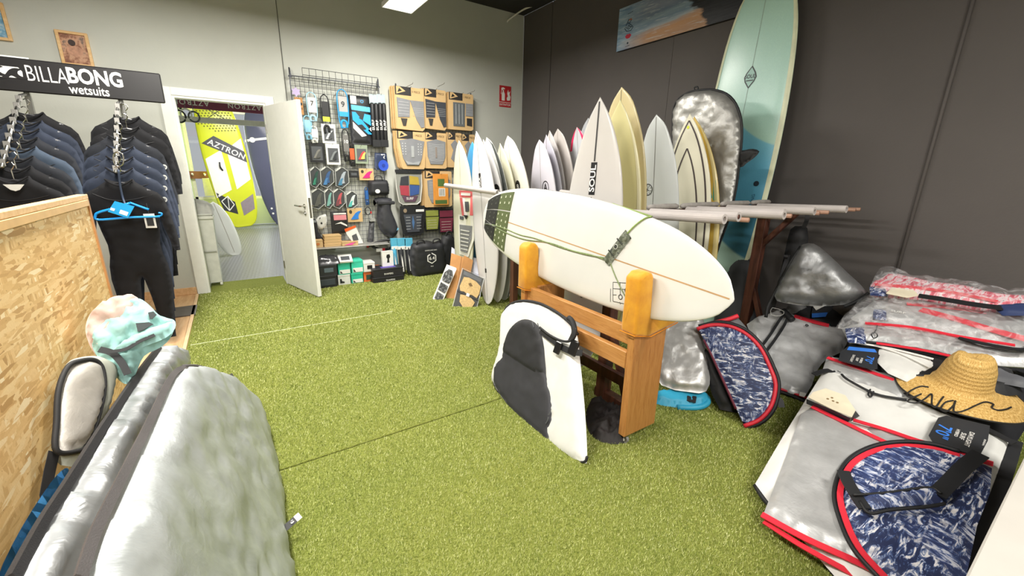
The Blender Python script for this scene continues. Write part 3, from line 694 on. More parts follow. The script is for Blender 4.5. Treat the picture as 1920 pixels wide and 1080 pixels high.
# traction pad at the tail: three pieces, black tail end and olive front
def deck_patch(t0, t1, a0, a1, lift, n=8, m=8, cut=None):
    top = []; 
    for i in range(n+1):
        for j in range(m+1):
            t = t0+(t1-t0)*i/n; a = a0+(a1-a0)*j/m; top.append(b.P(a, t, lift))
    bot = [p-b.en*(lift-.0004) for p in top]; N_ = len(top)
    fs = []
    for i in range(n):
        for j in range(m):
            q = i*(m+1)+j; fs.append((q, q+1, q+m+2, q+m+1))
    loop = [j for j in range(m+1)]+[i*(m+1)+m for i in range(1, n+1)]+[n*(m+1)+j for j in range(m-1, -1, -1)]+[i*(m+1) for i in range(n-1, 0, -1)]
    for k in range(len(loop)): p, q = loop[k], loop[(k+1) % len(loop)]; fs.append((q, p, p+N_, q+N_))
    return [tuple(p) for p in top+bot], fs
padb = M('#232420', .8, bump=.6, bs=260); pado = M('#56613a', .8, bump=.6, bs=260)
for a0, a1 in ((-.90, -.34), (-.30, .30), (.34, .90)):
    build('tail_pad', deck_patch(.022, .098, a0, a1, .006), padb, r, smooth=False)
    build('tail_pad', deck_patch(.100, .178, a0, a1, .006), pado, r)
slot = M('#c9cdb4', .6)
for i in range(5):
    for j in range(9):
        t0 = .05+i*.028; a0 = -.8+j*.195
        if abs(abs(a0+.04)-.32) < .07: continue
        build('pad_slot', deck_patch(t0, t0+.005, a0, a0+.07, .0072, 1, 1), slot if i > 1 else M('#4b4e45', .7), r)
# camouflage leash wrapped around the board
olive = M('#7d8d5c', .6, var=.2, vs_=60); camo = NT('camo_cuff', .7); cv = camo.coord(); camo.col(camo.ramp(camo.noise(cv, 38, 2), [(.38, srgb('#4c5142')), (.5, srgb('#6d7263')), (.62, srgb('#3c4038'))], 'CONSTANT')); camo = camo.m
le = thing('surf_leash', 'olive green camouflage leash strung from tail to cuff on the white display board', 'leash', tuple(b.P(0, .5, 0)), None)
def D(x, y, w=.010): return b.Q(x, y, w)
L0 = b.L
def dpx(x, y, w=.01):
    """point of the deck under a pixel -> metric deck coordinates (fixed plane of the board)"""
    p = at_plane(x, y, b.T0+b.en*.03, b.en); q = p-b.T0; return (q.dot(b.ev), q.dot(b.eu))
def deck_path(pts, w=.006): return smoothpts([b.Q(*dpx(x, y), w) for x, y in pts], 6)
build('cord', tube(deck_path([(922, 421), (945, 428), (975, 440), (1005, 447), (1050, 463), (1095, 476), (1138, 484)]), .0035, 6), olive, le, smooth=True)
build('cord', tube(deck_path([(922, 423), (950, 437), (985, 449), (1030, 455), (1075, 470), (1110, 478), (1136, 487)]), .0035, 6), olive, le, smooth=True)
build('rail_saver', tube(deck_path([(910, 420), (918, 421), (930, 426)], .007), .0065, 8), camo, le, smooth=True)
c0 = dpx(1158, 467); pa, pb_ = dpx(1180, 440), dpx(1140, 494)
build('cord', tube(deck_path([(1172, 444), (1190, 424), (1208, 409), (1219, 405.5)], .006)+[b.P(-.995 if b.ev.z < 0 else .995, .62, .0)+b.en*-.01], .0042, 6), M('#8aa05a', .6), le, smooth=True)
build('cord', tube(deck_path([(1146, 492), (1152, 510), (1165, 540), (1178, 566), (1181, 580)], .005), .0030, 6), olive, le, smooth=True)
ea = V((pa[0]-pb_[0], pa[1]-pb_[1])).normalized(); eb = V((-ea.y, ea.x))
def cuff(u, v_, w): x = c0[0]+ea.x*u+eb.x*v_; y = c0[1]+ea.y*u+eb.y*v_; return b.Q(x, y, w)
LC = (V(pa)-V(pb_)).length
g = pillow([(-LC/2, -.026), (LC/2, -.03), (LC/2+.006, .03), (-LC/2, .026)], .012, .012, .019, .002, 30, lambda p: cuff(p.x, p.y, max(.001, p.z+.004)), back=0)
cf = build('cuff', g[:2], camo, le, smooth=True)
build('cuff_badge', ([tuple(cuff(x+.015, y, .026)) for x, y in circ(0, 0, .014, 16)], [tuple(range(16))]), M('#c9ccc2', .5), le)
build('cuff_badge', ([tuple(cuff(x+.015, y, .0268)) for x, y in circ(0, 0, .011, 16)], [tuple(range(16))]), M('#30332c', .5), le)
for u in (-.03, .05): build('cuff_strap', ([tuple(cuff(u+dx, dy, .0255)) for dx, dy in ((-.004, -.026), (.004, -.026), (.004, .026), (-.004, .026))], [(0, 1, 2, 3)]), M('#2c3028', .6), le)
# stickers at the lower rail
inkm = M('#3a3b3c', .5)
for (x, y, rr) in ((1163, 557, 3.6),):
    c1 = dpx(x, y); ra = annulus(c1[0], c1[1], .010, .0145, 18); build('sticker_ring', b.decal(ra, .0015), inkm, r)
for (xa, ya, xb, yb2) in ((1150, 529, 1178, 531), (1178, 531, 1176, 568), (1150, 529, 1148, 565), (1148, 565, 1176, 571), (1150, 541, 1177, 543), (1163, 530, 1163, 552), (1161, 566, 1162, 571), (1148, 553, 1156, 553), (1172, 556, 1177, 557), (1145, 541, 1143, 566)):
    p, q = dpx(xa, ya), dpx(xb, yb2); build('sticker_line', b.strip(p[0], p[1], q[0], q[1], .003, 4, .0015), inkm, r)
c1 = dpx(1177, 545); q_ = circ(c1[0], c1[1], .018, 16); build('sticker_dot', b.decal(([(x, y) for x, y in q_], [tuple(range(16))]), .002), BLK, r)
# ---- white and black board bag leaning on the stand
def planar(p0, e1, n):
    e1 = e1.normalized(); n = n.normalized(); e2 = n.cross(e1)
    return p0, e1, e2, n
class Sheet:
    """a plane in the room on which soft things are laid out; px() turns a pixel on that plane into plane coordinates"""
    def __init__(s, p0, e1, n): n = V(n).normalized(); e1 = V(e1); s.p0, s.e1, s.e2, s.n = planar(V(p0), e1-n*e1.dot(n), n)
    def px(s, x, y, w=0): p = at_plane(x, y, s.p0+s.n*w, s.n)-s.p0; return (p.dot(s.e1), p.dot(s.e2))
    def W(s, p): return s.p0+s.e1*p[0]+s.e2*p[1]+s.n*(p[2] if len(p) > 2 else 0)
    def poly(s, pts, n=0, w=0):
        q = [s.px(x, y, w) for x, y in pts]
        if n: q = [(p.x, p.y) for p in smoothpts([(a, c, 0) for a, c in q], n, True)]
        A = sum(q[i][0]*q[(i+1) % len(q)][1]-q[(i+1) % len(q)][0]*q[i][1] for i in range(len(q)))
        return q if A > 0 else q[::-1]
    def path(s, pts, w, n=5, closed=False): return [s.W((q.x, q.y, w)) for q in smoothpts([s.px(x, y, w)+(0,) for x, y in pts], n, closed)]
def soft(name, sh, pts, mat, parent=None, h=.03, R=.05, T=.02, wr=.004, ws=7, w=0, rnd=3, seed=0, back=.0, edge=0, aniso=(1, 1), uv=True, **k):
    pl = sh.poly(pts, rnd, w); v_, f_, u_ = pillow(pl, h, R, T, wr, ws, lambda p: sh.W((p[0], p[1], p[2]+w)), back, seed, edge, aniso)
    return build(name, (v_, f_), mat, parent, smooth=True, uvs=u_ if uv else None, **k)
def ribbon(pts, wdt, nrm, th=.0015):
    """flat strap along world points, width wdt in the plane perpendicular to nrm"""
    vs_, fs = [], []; pts = [V(p) for p in pts]; m = len(pts)
    for i, p in enumerate(pts):
        t = (pts[min(i+1, m-1)]-pts[max(i-1, 0)]).normalized(); nn = nrm(i) if callable(nrm) else V(nrm); sdir = t.cross(nn).normalized()
        n2 = sdir.cross(t).normalized()
        for a, c in ((-1, 0), (1, 0), (1, 1), (-1, 1)): vs_.append(tuple(p+sdir*(a*wdt/2)+n2*(c*th)))
    for i in range(m-1):
        for k in range(4): fs.append((4*i+k, 4*i+(k+1) % 4, 4*i+4+(k+1) % 4, 4*i+4+k))
    fs.append((0, 1, 2, 3)); fs.append((4*m-4, 4*m-1, 4*m-2, 4*m-3)); return vs_, fs
whitefab = M('#d9d9d5', .55, var=.03, bump=.15, bs=500); blackfab = M('#1d1d20', .7, var=.08, bump=.2, bs=500); charfab = M('#2f2f34', .65, var=.08, bump=.2, bs=400)
sh = Sheet((1.29, 1.2, .0), (0, 1, 0), V((-.62, 0, .235)))
LBG = [(938, 655), (941, 600), (950, 577), (972, 566), (1005, 568), (1040, 584), (1068, 606), (1082, 628), (1086, 660), (1096, 760), (1101, 858), (1094, 868), (1068, 862), (1020, 826), (965, 775), (930, 727), (925, 705), (930, 680)]
bg = thing('board_bag', 'white and black padded board bag leaning against the wooden stand', 'bag', sh.W((.5, .02, 0)))
soft('bag_body', sh, LBG, whitefab, bg, .028, .06, .038, .004, 9, seed=3, back=.6)
o = soft('black_panel', sh, [(941, 668), (946, 640), (955, 618), (972, 602), (990, 599), (1008, 610), (1018, 640), (1022, 680), (1032, 730), (1038, 775), (1030, 805), (1024, 826), (965, 775), (930, 727), (925, 705), (930, 680)], charfab, bg, .026, .03, .014, .004, 10, w=.034, seed=5)
o = soft('black_panel', sh, [(946, 640), (955, 618), (972, 602), (990, 599), (1008, 610), (1018, 640), (1022, 680), (1020, 705), (985, 690), (958, 672), (943, 660)], blackfab, bg, .022, .03, .014, .006, 12, w=.042, seed=6)
build('zip_edging', tube(sh.path([(942, 600), (950, 577), (972, 565), (1005, 567), (1040, 583), (1068, 605), (1083, 627)], .012), .009, 8), blackfab, bg, smooth=True)
build('bottom_piping', tube(sh.path([(1101, 856), (1095, 866), (1068, 861), (1020, 826), (965, 775), (930, 727), (925, 705), (930, 680), (940, 655)], .01), .007, 8), blackfab, bg, smooth=True)
build('strap', ribbon(sh.path([(1013, 620), (1035, 637), (1055, 652), (1075, 660), (1092, 662)], .058), .034, sh.n), blackfab, bg)
build('strap', tube(sh.path([(1012, 614), (1030, 628), (1050, 638), (1066, 640), (1076, 632), (1080, 615)], .065), .007, 8), blackfab, bg, smooth=True)
build('buckle', xf(bbox(-.024, -.034, 0, .024, .034, .014, .004), frame(sh.W(sh.px(1062, 655)+(.062,)), sh.e1, sh.e2, sh.n)), M('#141416', .3), bg)
build('buckle', xf(bbox(-.030, -.042, 0, .030, .042, .016, .005), frame(sh.W(sh.px(1089, 655)+(.05,)), sh.e1, sh.e2, sh.n)), M('#141416', .3), bg)
build('handle', tube(sh.path([(1040, 588), (1052, 592), (1068, 606), (1074, 620), (1074, 640)], .05), [.008]*5*4+[.008], 8) if False else tube(sh.path([(1070, 640), (1077, 622), (1073, 603), (1066, 596)], .055), .016, 8), blackfab, bg, smooth=True)
for (x, y) in ((998, 604), (1008, 606)): build('zip_pull', tube(sh.path([(x, y), (x+1.5, y+5), (x+3, y+10)], .06, 2), .003, 6), M('#55565a', .4), bg)
for (x, y) in ((1033, 772), (1028, 788)): build('zip_pull', tube(sh.path([(x, y-6), (x-1, y), (x-5, y+6)], .052, 2), .003, 6), M('#55565a', .4), bg)
# ---- crumpled black bag on the turf beneath the stand
sh2 = Sheet((1.55, 1.4, .0), (0, 1, 0), (0, 0, 1))
o = soft('cloth_bag', sh2, [(1098, 775), (1110, 757), (1140, 765), (1172, 790), (1178, 815), (1168, 832), (1130, 830), (1104, 810)], M('#1b1615', .7, var=.15), None, .014, .05, .055, .045, 16, seed=9)
tag(o, 'crumpled black cloth bag on the turf beneath the board stand', 'bag')
# ================================================================ LEFT SIDE: wetsuit rack, chipboard, bags
rack = thing('wetsuit_rack', 'black sign-topped display rack with chrome waterfall arms of wetsuits', 'rack', (-.9, 4.85, 0))
SY = 4.80
signm = M('#1c1b1d', .4, var=.02)
s0 = at_y(305, 140, SY); s1 = at_y(307, 193, SY)
zt, zb, xr = 2.125, 1.895, -.375
sg = build('sign_board', bbox(-2.05, SY, zb, xr, SY+.022, zt, .008), signm, rack)
build('sign_backing', bbox(-2.0, SY+.024, zb+.02, -1.13, SY+.03, zt+.012, .002), M('#d9dcd8', .5), rack)
def wr(name, s, x0, x1, y0, y1, m, bold=0, sp=1):
    """fit one word between two pixel columns and two pixel rows on the sign face"""
    g = text_geo(s, 1, bold, sp); w_ = max(p.x for p in g[0])-min(p.x for p in g[0]); h_ = max(p.y for p in g[0])-min(p.y for p in g[0])
    mx_, my_ = (max(p.x for p in g[0])+min(p.x for p in g[0]))/2, (max(p.y for p in g[0])+min(p.y for p in g[0]))/2
    ym = (y0+y1)/2; xa, xb_ = at_y(x0, ym, SY-.001).x, at_y(x1, ym, SY-.001).x; xm = (x0+x1)/2; za, zb2 = at_y(xm, y1, SY-.001).z, at_y(xm, y0, SY-.001).z
    fx_, fz = (xb_-xa)/w_, (zb2-za)/h_
    build(name, ([((xa+xb_)/2+(p.x-mx_)*fx_, SY-.0025, (za+zb2)/2+(p.y-my_)*fz) for p in g[0]], g[1]), m, sg)
wr('sign_lettering', 'BILLA', 50, 126, 126, 154, WHT, -.006)
wr('sign_lettering', 'BONG', 127, 228, 131, 160, WHT, .03)
wr('sign_lettering', 'wetsuits', 130, 204, 162, 178, WHT, .012)
# wave emblem: white panel with two black curling waves
wa, wb_ = at_y(-22, 118, SY-.001), at_y(46, 150, SY-.001)
cx, cz = (wa.x+wb_.x)/2, (wa.z+wb_.z)/2; fw_, fh = (wb_.x-wa.x)/2, (wa.z-wb_.z)/2*.80
def SG(p): return V((cx+p[0], SY-.001-p[2], cz+p[1]))
panel = [(-fw_, -fh), (fw_*.95, -fh), (fw_, fh*.25), (fw_*.80, fh), (-fw_, fh)]
build('emblem_panel', ([tuple(SG((x, y, .001))) for x, y in panel], [tuple(range(5))]), WHT, sg)
for k, (ox, oy, sc) in enumerate(((-.06, .004, 1.0), (.03, -.004, 1.0))):
    wv = [(-.09, -.05), (-.055, -.02), (-.02, .02), (.02, .038), (.06, .03), (.035, .016), (.03, -.004), (.05, -.022), (.09, -.03), (.06, -.042), (.02, -.038), (-.015, -.022), (-.045, -.045)]
    q = [(p.x*sc+ox, p.y*sc+oy) for p in smoothpts([(a*.8, c*.9, 0) for a, c in wv], 4, True)]
    build('emblem_wave', ([tuple(SG((x, y, .0018+k*.0003))) for x, y in q], [tuple(range(len(q)))]), signm, sg)
sil = M('#a9a9a6', .3, 1, var=.05)
for x in (-1.20, -.67): build('upright', bbox(x-.016, SY+.06, .0, x+.016, SY+.09, 2.0, .002), sil, rack)
build('foot_plate', bbox(-1.5, SY+.0, .003, -.46, SY+.34, .016, .003), M('#6d6864', .5, .6), rack)
def arm(x0, y0, z0, x1, y1, z1):
    a = build('display_arm', tube([(x0, y0+.1, z0+.02), (x0, y0, z0), (x1, y1, z1)], .011, 8), sil, rack, smooth=True)
    n = 9
    for i in range(n):
        f = (i+.5)/n; c = V((x0+(x1-x0)*f, y0+(y1-y0)*f-.014, z0+(z1-z0)*f))
        build('size_tab', obox(c, X_, V((0, .15, .99)), V((0, -1, .15)), .030, .046, .006, .002), M('#8d8b87', .4, .5), a)
arm(-.67, 4.72, 1.86, -.68, 4.12, 1.33)
arm(-1.20, 4.72, 1.86, -1.17, 3.95, 1.36)
# one wetsuit outline (metres, origin at the neck)
half = [(0, -.015), (.05, .0), (.075, .012), (.085, -.01), (.13, -.045), (.20, -.085), (.232, -.13), (.248, -.22), (.262, -.34), (.272, -.44), (.268, -.52), (.232, -.525), (.215, -.44), (.195, -.34), (.182, -.25),
        (.168, -.36), (.152, -.46), (.155, -.54), (.172, -.62), (.180, -.72), (.172, -.86), (.150, -1.0), (.135, -1.10), (.128, -1.22), (.072, -1.225), (.052, -1.10), (.040, -1.0), (.030, -.88), (.012, -.74), (0, -.71)]
outline = half+[(-x, y) for x, y in half[::-1][1:-1]]
SUITM = {'black': M('#19191b', .8, var=.12, bump=.12, bs=700, spec=.2), 'navy': M('#2c323f', .8, var=.12, bump=.12, bs=700, spec=.2), 'slate': M('#24262b', .8, var=.12, bump=.12, bs=700, spec=.2), 'blue': M('#3d4856', .8, var=.1, spec=.2)}
_proto = {}
def suit_mesh(key, seed):
    if (key, seed) not in _proto:
        v_, f_, u_ = pillow(outline, .026, .06, .022, .006, 5, lambda p: V((p[0], -p[2]-.05*min(0, p[1]+.9)*0, p[1])), 1.0, seed)
        me = bpy.data.meshes.new('suit_body'); me.from_pydata(v_, [], f_); me.materials.append(SUITM[key])
        for p in me.polygons: p.use_smooth = True
        _proto[(key, seed)] = me
    return _proto[(key, seed)]
def wetsuit(x, y, z, key, label, grp, seed=0, rz=0, sc=1.0, logos=0, tags=0):
    r_ = thing('wetsuit', label, 'wetsuit', (x, y, z), grp); r_.rotation_euler = (0, 0, rz); r_.scale = (1, 1, 1)
    o_ = bpy.data.objects.new('suit_body', suit_mesh(key, seed)); COL.objects.link(o_); o_.parent = r_
    def L(g, name, m): 
        me = bpy.data.meshes.new(name); me.from_pydata([tuple(v) for v in g[0]], [], g[1]); me.materials.append(m)
        q = bpy.data.objects.new(name, me); COL.objects.link(q); q.parent = r_; return q
    L(tube([(0, .0, -.03), (0, 0, .045), (.012, 0, .06), (.02, 0, .075), (.012, 0, .092), (0, 0, .095), (-.012, 0, .088)], .003, 6), 'hanger_hook', chrome)
    L(tube([(-.16, .0, -.075), (-.07, 0, -.03), (0, 0, -.015), (.07, 0, -.03), (.16, 0, -.075)], .009, 6), 'hanger_bar', M('#2a2a2c', .4))
    # collar and chest seam
    L(tube(smoothpts([(-.075, -.018, .008), (-.04, -.034, -.02), (0, -.036, -.035), (.04, -.034, -.02), (.075, -.018, .008)], 4), .006, 6), 'collar', SUITM['black'])
    L(tube(smoothpts([(-.16, -.018, -.09), (-.08, -.026, -.13), (0, -.028, -.14), (.09, -.026, -.125), (.17, -.018, -.10)], 4), .0022, 5), 'seam', M('#151517', .6))
    if logos:
        L(([(.225+.017*math.cos(a), -.026, -.20-.02+.02*math.sin(a)) for a in [2*PI*k/14 for k in range(14)]], [tuple(range(14))]), 'sleeve_logo', M('#c9cac6', .5))
        L(([(.228+.007*math.cos(a), -.027, -.22+.009*math.sin(a)) for a in [2*PI*k/10 for k in range(10)]], [tuple(range(10))]), 'sleeve_logo_mark', M('#6d6e70', .5))
    if tags: L(bbox(.10, -.042, -.34, .165, -.040, -.235, .0008), 'paper_tag', M('#d8d8d4', .5)); L(bbox(.112, -.0435, -.325, .153, -.0422, -.262, .0005), 'tag_print', M('#2a2c30', .5)); L(tube([(.132, -.038, -.16), (.134, -.042, -.235)], .0018, 5), 'tag_cord', M('#3b3b3b', .5))
    return r_
GRR, GRL = 'wetsuits on the right display arm', 'wetsuits on the left display arm'
defsR = [('black', 'black wetsuit at the very back of the right display arm, by the door frame'), ('black', 'second black wetsuit from the wall on the right display arm'), ('slate', 'dark wetsuit in front of the two rear black ones, right display arm'),
         ('navy', 'rearmost navy blue wetsuit on the right display arm'), ('navy', 'middle one of the three navy wetsuits on the right arm'), ('navy', 'foremost navy wetsuit just behind the black one, right arm'), ('black', 'full black wetsuit hanging in front on the right arm with a white tag')]
for i, (k, lab) in enumerate(defsR):
    f = i/6; y = 4.66-.56*f; z = 1.755-.475*f
    wetsuit(-.655-.01*f+(.03 if i < 2 else 0), y, z, k, lab, GRR, i % 3, math.radians(4-2*i), 1, 1 if i in (2, 3, 4, 5) else 0, 1 if i == 6 else 0)
defsL = [('black', 'black wetsuit furthest back on the left display arm'), ('navy', 'rearmost navy wetsuit on the left display arm'), ('navy', 'second navy wetsuit from the back of the left display arm'), ('slate', 'charcoal wetsuit behind the grey-blue one on the left arm'),
         ('blue', 'grey-blue wetsuit in the middle of the left display arm'), ('slate', 'dark slate wetsuit right behind the front two on the left arm'), ('black', 'black wetsuit second from the front on the left arm'), ('black', 'front black wetsuit with white collar label on the left arm')]
for i, (k, lab) in enumerate(defsL):
    f = i/7; y = 4.66-.74*f; z = 1.74-.44*f
    q = wetsuit(-1.165+.04*f, y, z, k, lab, GRL, i % 3, math.radians(3-2*i), 1, 0, 1 if i == 7 else 0)
p = at_y(28, 352, 3.86)
build('neck_label', ([tuple(V((p.x+a, 3.855, p.z+c))) for a, c in ((-.045, .02), (.045, .02), (.02, -.012), (0, -.02), (-.02, -.012))], [(0, 1, 2, 3, 4)]), M('#c9c9c4', .5), None)
tag(bpy.data.objects['neck_label'], 'white folded size label at the collar of the left front wetsuit', 'label')
# blue plastic hanger on a lanyard in front of the black wetsuit
HY = 4.02
def hp_(x, y, dy=0): q = at_y(x, y, HY+dy); return tuple(q)
hg = thing('blue_hanger', 'bright blue plastic hanger with blue swing tag hanging over the black wetsuit', 'hanger', hp_(240, 400))
hb = M('#1f8fe0', .25, var=.02)
build('hanger_frame', tube(smoothpts([hp_(300, 406), hp_(240, 408), hp_(185, 412), hp_(179, 404), hp_(186, 398), hp_(215, 390), hp_(243, 381)], 5), .008, 8), hb, hg, smooth=True)
build('hanger_frame', tube(smoothpts([hp_(243, 380, .02), hp_(262, 387, .02), hp_(279, 393, .02)], 4), .008, 8), hb, hg, smooth=True)
build('hanger_hook', tube(smoothpts([hp_(292, 406), hp_(302, 404), hp_(303, 400), hp_(297, 399)], 5), .006, 8), hb, hg, smooth=True)
tg = [hp_(215, 377, -.02), hp_(252, 387, -.02), hp_(240, 409, -.02), hp_(202, 397, -.02)]
build('swing_tag', ([tg[0], tg[3], tg[2], tg[1]]+[tuple(V(q)+V((0, .002, 0))) for q in (tg[0], tg[3], tg[2], tg[1])], [(0, 1, 2, 3), (7, 6, 5, 4), (0, 4, 5, 1), (1, 5, 6, 2), (2, 6, 7, 3), (3, 7, 4, 0)]), M('#1ba3e6', .4), hg)
for qs in ([(226, 393), (241, 398), (238, 405), (223, 400)], [(208, 389), (216, 391.5), (214, 396), (206, 393.5)]):
    build('tag_print', ([hp_(x, y, -.022) for x, y in qs], [(0, 3, 2, 1)]), WHT, hg)
o_ = build('lanyard', tube(smoothpts([at_y(222, 318, 4.02), at_y(225, 345, 4.04), at_y(230, 370, 4.05), hp_(236, 386)], 5), .007, 6), M('#38445a', .5), hg, smooth=True)
build('carabiner', tube(smoothpts([at_y(x, y, 4.02) for x, y in ((214, 306), (213, 290), (221, 285), (230, 290), (231, 306), (222, 312))], 4, True), .005, 6, closed=True), chrome, hg, smooth=True)
# ---- chipboard partition
OX = -.575
t = NT('chipboard_strands', .6, spec=.3)
def strands(rot, sc, seed):
    v_ = t.coord((1, sc[0], sc[1]), (rot, 0, 0), (0, seed, seed*.7)); dn = t.n('ShaderNodeTexNoise'); dn.inputs['Scale'].default_value = 1.2; dn.inputs['Detail'].default_value = 3; t.l(v_, dn.inputs['Vector'])
    va = t.n('ShaderNodeVectorMath', operation='MULTIPLY_ADD'); va.inputs[1].default_value = (.0, .7, .7); t.l(dn.outputs['Color'], va.inputs[0]); t.l(v_, va.inputs[2])
    vo_ = t.n('ShaderNodeTexVoronoi', feature='F1'); vo_.inputs['Scale'].default_value = 1; t.l(va.outputs[0], vo_.inputs['Vector'])
    sp = t.n('ShaderNodeSeparateColor'); t.l(vo_.outputs['Color'], sp.inputs[0]); return sp.outputs[0], sp.outputs[1], vo_.outputs['Distance']
pal = [(.0, srgb('#bb935c')), (.10, srgb('#d0a86f')), (.35, srgb('#dcb67c')), (.6, srgb('#e5c188')), (.9, srgb('#ecce9a')), (1, srgb('#f5e4bf'))]
r1, g1, d1 = strands(.5, (11, 68), 0); r2, g2, d2 = strands(-.7, (62, 12), 3.1); r3, g3, d3 = strands(1.1, (14, 80), 7.7)
c1 = t.ramp(r1, pal); c2 = t.ramp(r2, pal); c3 = t.ramp(r3, pal)
sel = t.ramp(g1, [(.5, (0, 0, 0, 1)), (.52, (1, 1, 1, 1))]); sel2 = t.ramp(g3, [(.55, (0, 0, 0, 1)), (.57, (1, 1, 1, 1))])
base = t.mix(sel2, t.mix(sel, c1, c2), c3)
gn = t.noise(t.coord((1, 30, 8), (.4, 0, 0)), 12, 4, .6)
dk = t.noise(t.coord((1, 14, 30), (1.1, 0, 0), (0, 4, 1)), 2.6, 3, .6)
base = t.mix(1, base, t.ramp(gn, [(.3, (.93, .9, .86, 1)), (.7, (1.05, 1.05, 1.04, 1))]), 'MULTIPLY')
base = t.mix(t.ramp(dk, [(.69, (0, 0, 0, 1)), (.76, (1, 1, 1, 1))]), base, srgb('#8a5d30'))
t.col(base); n1 = t.bump(r1, .25, .003); n2 = t.bump(r3, .2, .003, n1); osb = t.m
pine = NT('pine_trim', .5); v = pine.coord((1, 6, 6)); pine.col(pine.ramp(pine.noise(v, 6, 4), [(.3, srgb('#d3a66c')), (.7, srgb('#e6c391'))])); pine = pine.m
pt = thing('chipboard_partition', 'tall light chipboard partition with pine trim at the left edge', 'partition', (OX, 1.2, 0))
ZT = 1.235; YF = at_x(160, 372, OX).y
build('chipboard_panel', box(OX-.016, -.8, .016, OX, YF, ZT), osb, pt)
build('top_trim', bbox(OX-.03, -.8, ZT, OX+.006, YF+.022, ZT+.022, .002), pine, pt)
build('top_trim', bbox(OX, -.8, ZT-.03, OX+.008, YF, ZT-.001, .002), M('#d8b076', .5), pt)
build('end_trim', bbox(OX-.03, YF, .016, OX+.006, YF+.022, ZT, .002), M('#b98350', .5), pt)
build('foot_rail', bbox(OX-.06, -.8, .005, OX+.0, YF, .05, .002), pine, pt)
# ---- silver board bags leaning on the partition
def silver_mat(name, c='#b7b9ba', rough=.3, weave=True, metal=.75):
    t = NT(name, rough, metal); v = t.coord(uv=True); cc = srgb(c)
    f = t.noise(v, 7, 4, .6); t.col(t.ramp(f, [(.3, tuple(x*.82 for x in cc[:3])+(1,)), (.7, tuple(min(1, x*1.12) for x in cc[:3])+(1,))]))
    n = t.bump(t.noise(v, 8, 4, .55, .6), .28, .018)
    n = t.bump(t.noise(t.coord((1, .25, 1), (0, 0, .2), uv=True), 90, 3, .6), .22, .003, n)
    if weave:
        wv_ = t.n('ShaderNodeTexWave', bands_direction='X'); wv_.inputs['Scale'].default_value = 120; wv_.inputs['Distortion'].default_value = .6; t.l(v, wv_.inputs['Vector'])
        n = t.bump(wv_.outputs['Fac'], .1, .001, n)
    return t.m
silv = silver_mat('silver_woven_bag', '#afb4b4', .42, metal=.5); silv2 = silver_mat('silver_foil_bag', '#a9abac', .34, False, .75); silvd = silver_mat('grey_foil_bag', '#8c8d8e', .42, False, .6)
zipm = M('#4d4949', .7, var=.08, bump=.3, bs=300)
nbig = V((.70, 0, .27))
shB = Sheet((-.03, 0, .0), (0, 1, 0), nbig)
big = [(150, 1080), (172, 1010), (200, 950), (240, 870), (280, 790), (312, 722), (330, 695), (350, 687), (385, 692), (432, 716), (472, 757), (498, 820), (512, 880), (521, 950), (528, 1010), (536, 1085), (548, 1200), (560, 1400), (300, 1500), (60, 1350), (105, 1200)]
bb = thing('board_bag', 'large silver woven board bag with dark zip in the left foreground', 'bag', (-.1, 1.2, .0))
bo = soft('bag_body', shB, big, silv, bb, .028, .14, .06, .013, 4.6, seed=2, aniso=(1, 1.6))
build('zip_edging', ribbon(shB.path([(148, 1085), (172, 1010), (200, 950), (240, 870), (280, 790), (312, 722), (330, 697), (350, 688)], .012), .020, V((.8, 0, .6)), .006), zipm, bb)
build('zip_edging', tube(shB.path([(345, 687), (366, 687), (388, 692)], .012), .009, 6), zipm, bb, smooth=True)
build('side_tab', ribbon([shB.W(shB.px(410, 716)+(.03,)), shB.W(shB.px(421, 711)+(.04,))], .02, nbig), M('#4a4a48', .7), bb)
e0 = shB.W(shB.px(528, 992)+(.0,)); 
tl = [at_z(526, 998, .075), at_z(572, 958, .10)]; dd = (tl[1]-tl[0])
build('size_label', ribbon([tl[0], tl[0]+dd*.6], .026, V((.3, -.3, 1))), M('#262626', .6), bb)
build('size_label', ribbon([tl[0]+dd*.60, tl[0]+dd*.8], .026, V((.3, -.3, 1)), .0018), M('#e6e6e2', .6), bb)
text('label_lettering', '7.0', .016, M('#e6e6e2', .6), bb, tl[0]+dd*.45+V((0, 0, .003)), dd.normalized().cross(V((0, 0, 1))).normalized(), dd.normalized(), .01)
# second, narrower silver bag behind it
n2 = V((.95, 0, .33))
shC = Sheet((-.40, 0, .60), (0, 1, 0), n2)
b2 = [(18, 1085), (75, 985), (128, 905), (198, 795), (268, 692), (298, 652), (318, 650), (335, 664), (346, 690), (330, 740), (280, 850), (215, 980), (165, 1090), (120, 1250), (-60, 1250)]
sb = thing('board_bag', 'narrower silver foil board bag squeezed behind the large woven one', 'bag', (-.38, 1.4, 0))
soft('bag_body', shC, b2, silv2, sb, .03, .07, .05, .020, 7, seed=11, aniso=(1, 1.4), back=.6)
build('zip_edging', ribbon(shC.path([(14, 1090), (72, 985), (124, 905), (194, 795), (264, 692), (296, 652)], .004), .020, n2, .012), M('#232224', .7, bump=.3, bs=300), sb)
# blue bag edge behind
shD = Sheet((-.455, 0, .6), (0, 1, 0), V((.9, 0, .45)))
o = soft('bag_body', shD, [(-5, 1085), (40, 990), (95, 905), (122, 878), (128, 888), (100, 935), (50, 1030), (18, 1095)], M('#2f8fd0', .5, var=.08), None, .03, .03, .03, .006, 8, seed=4)
o.name = 'board_bag'; tag(o, 'bright blue board bag edge between the chipboard and the silver bags', 'bag')
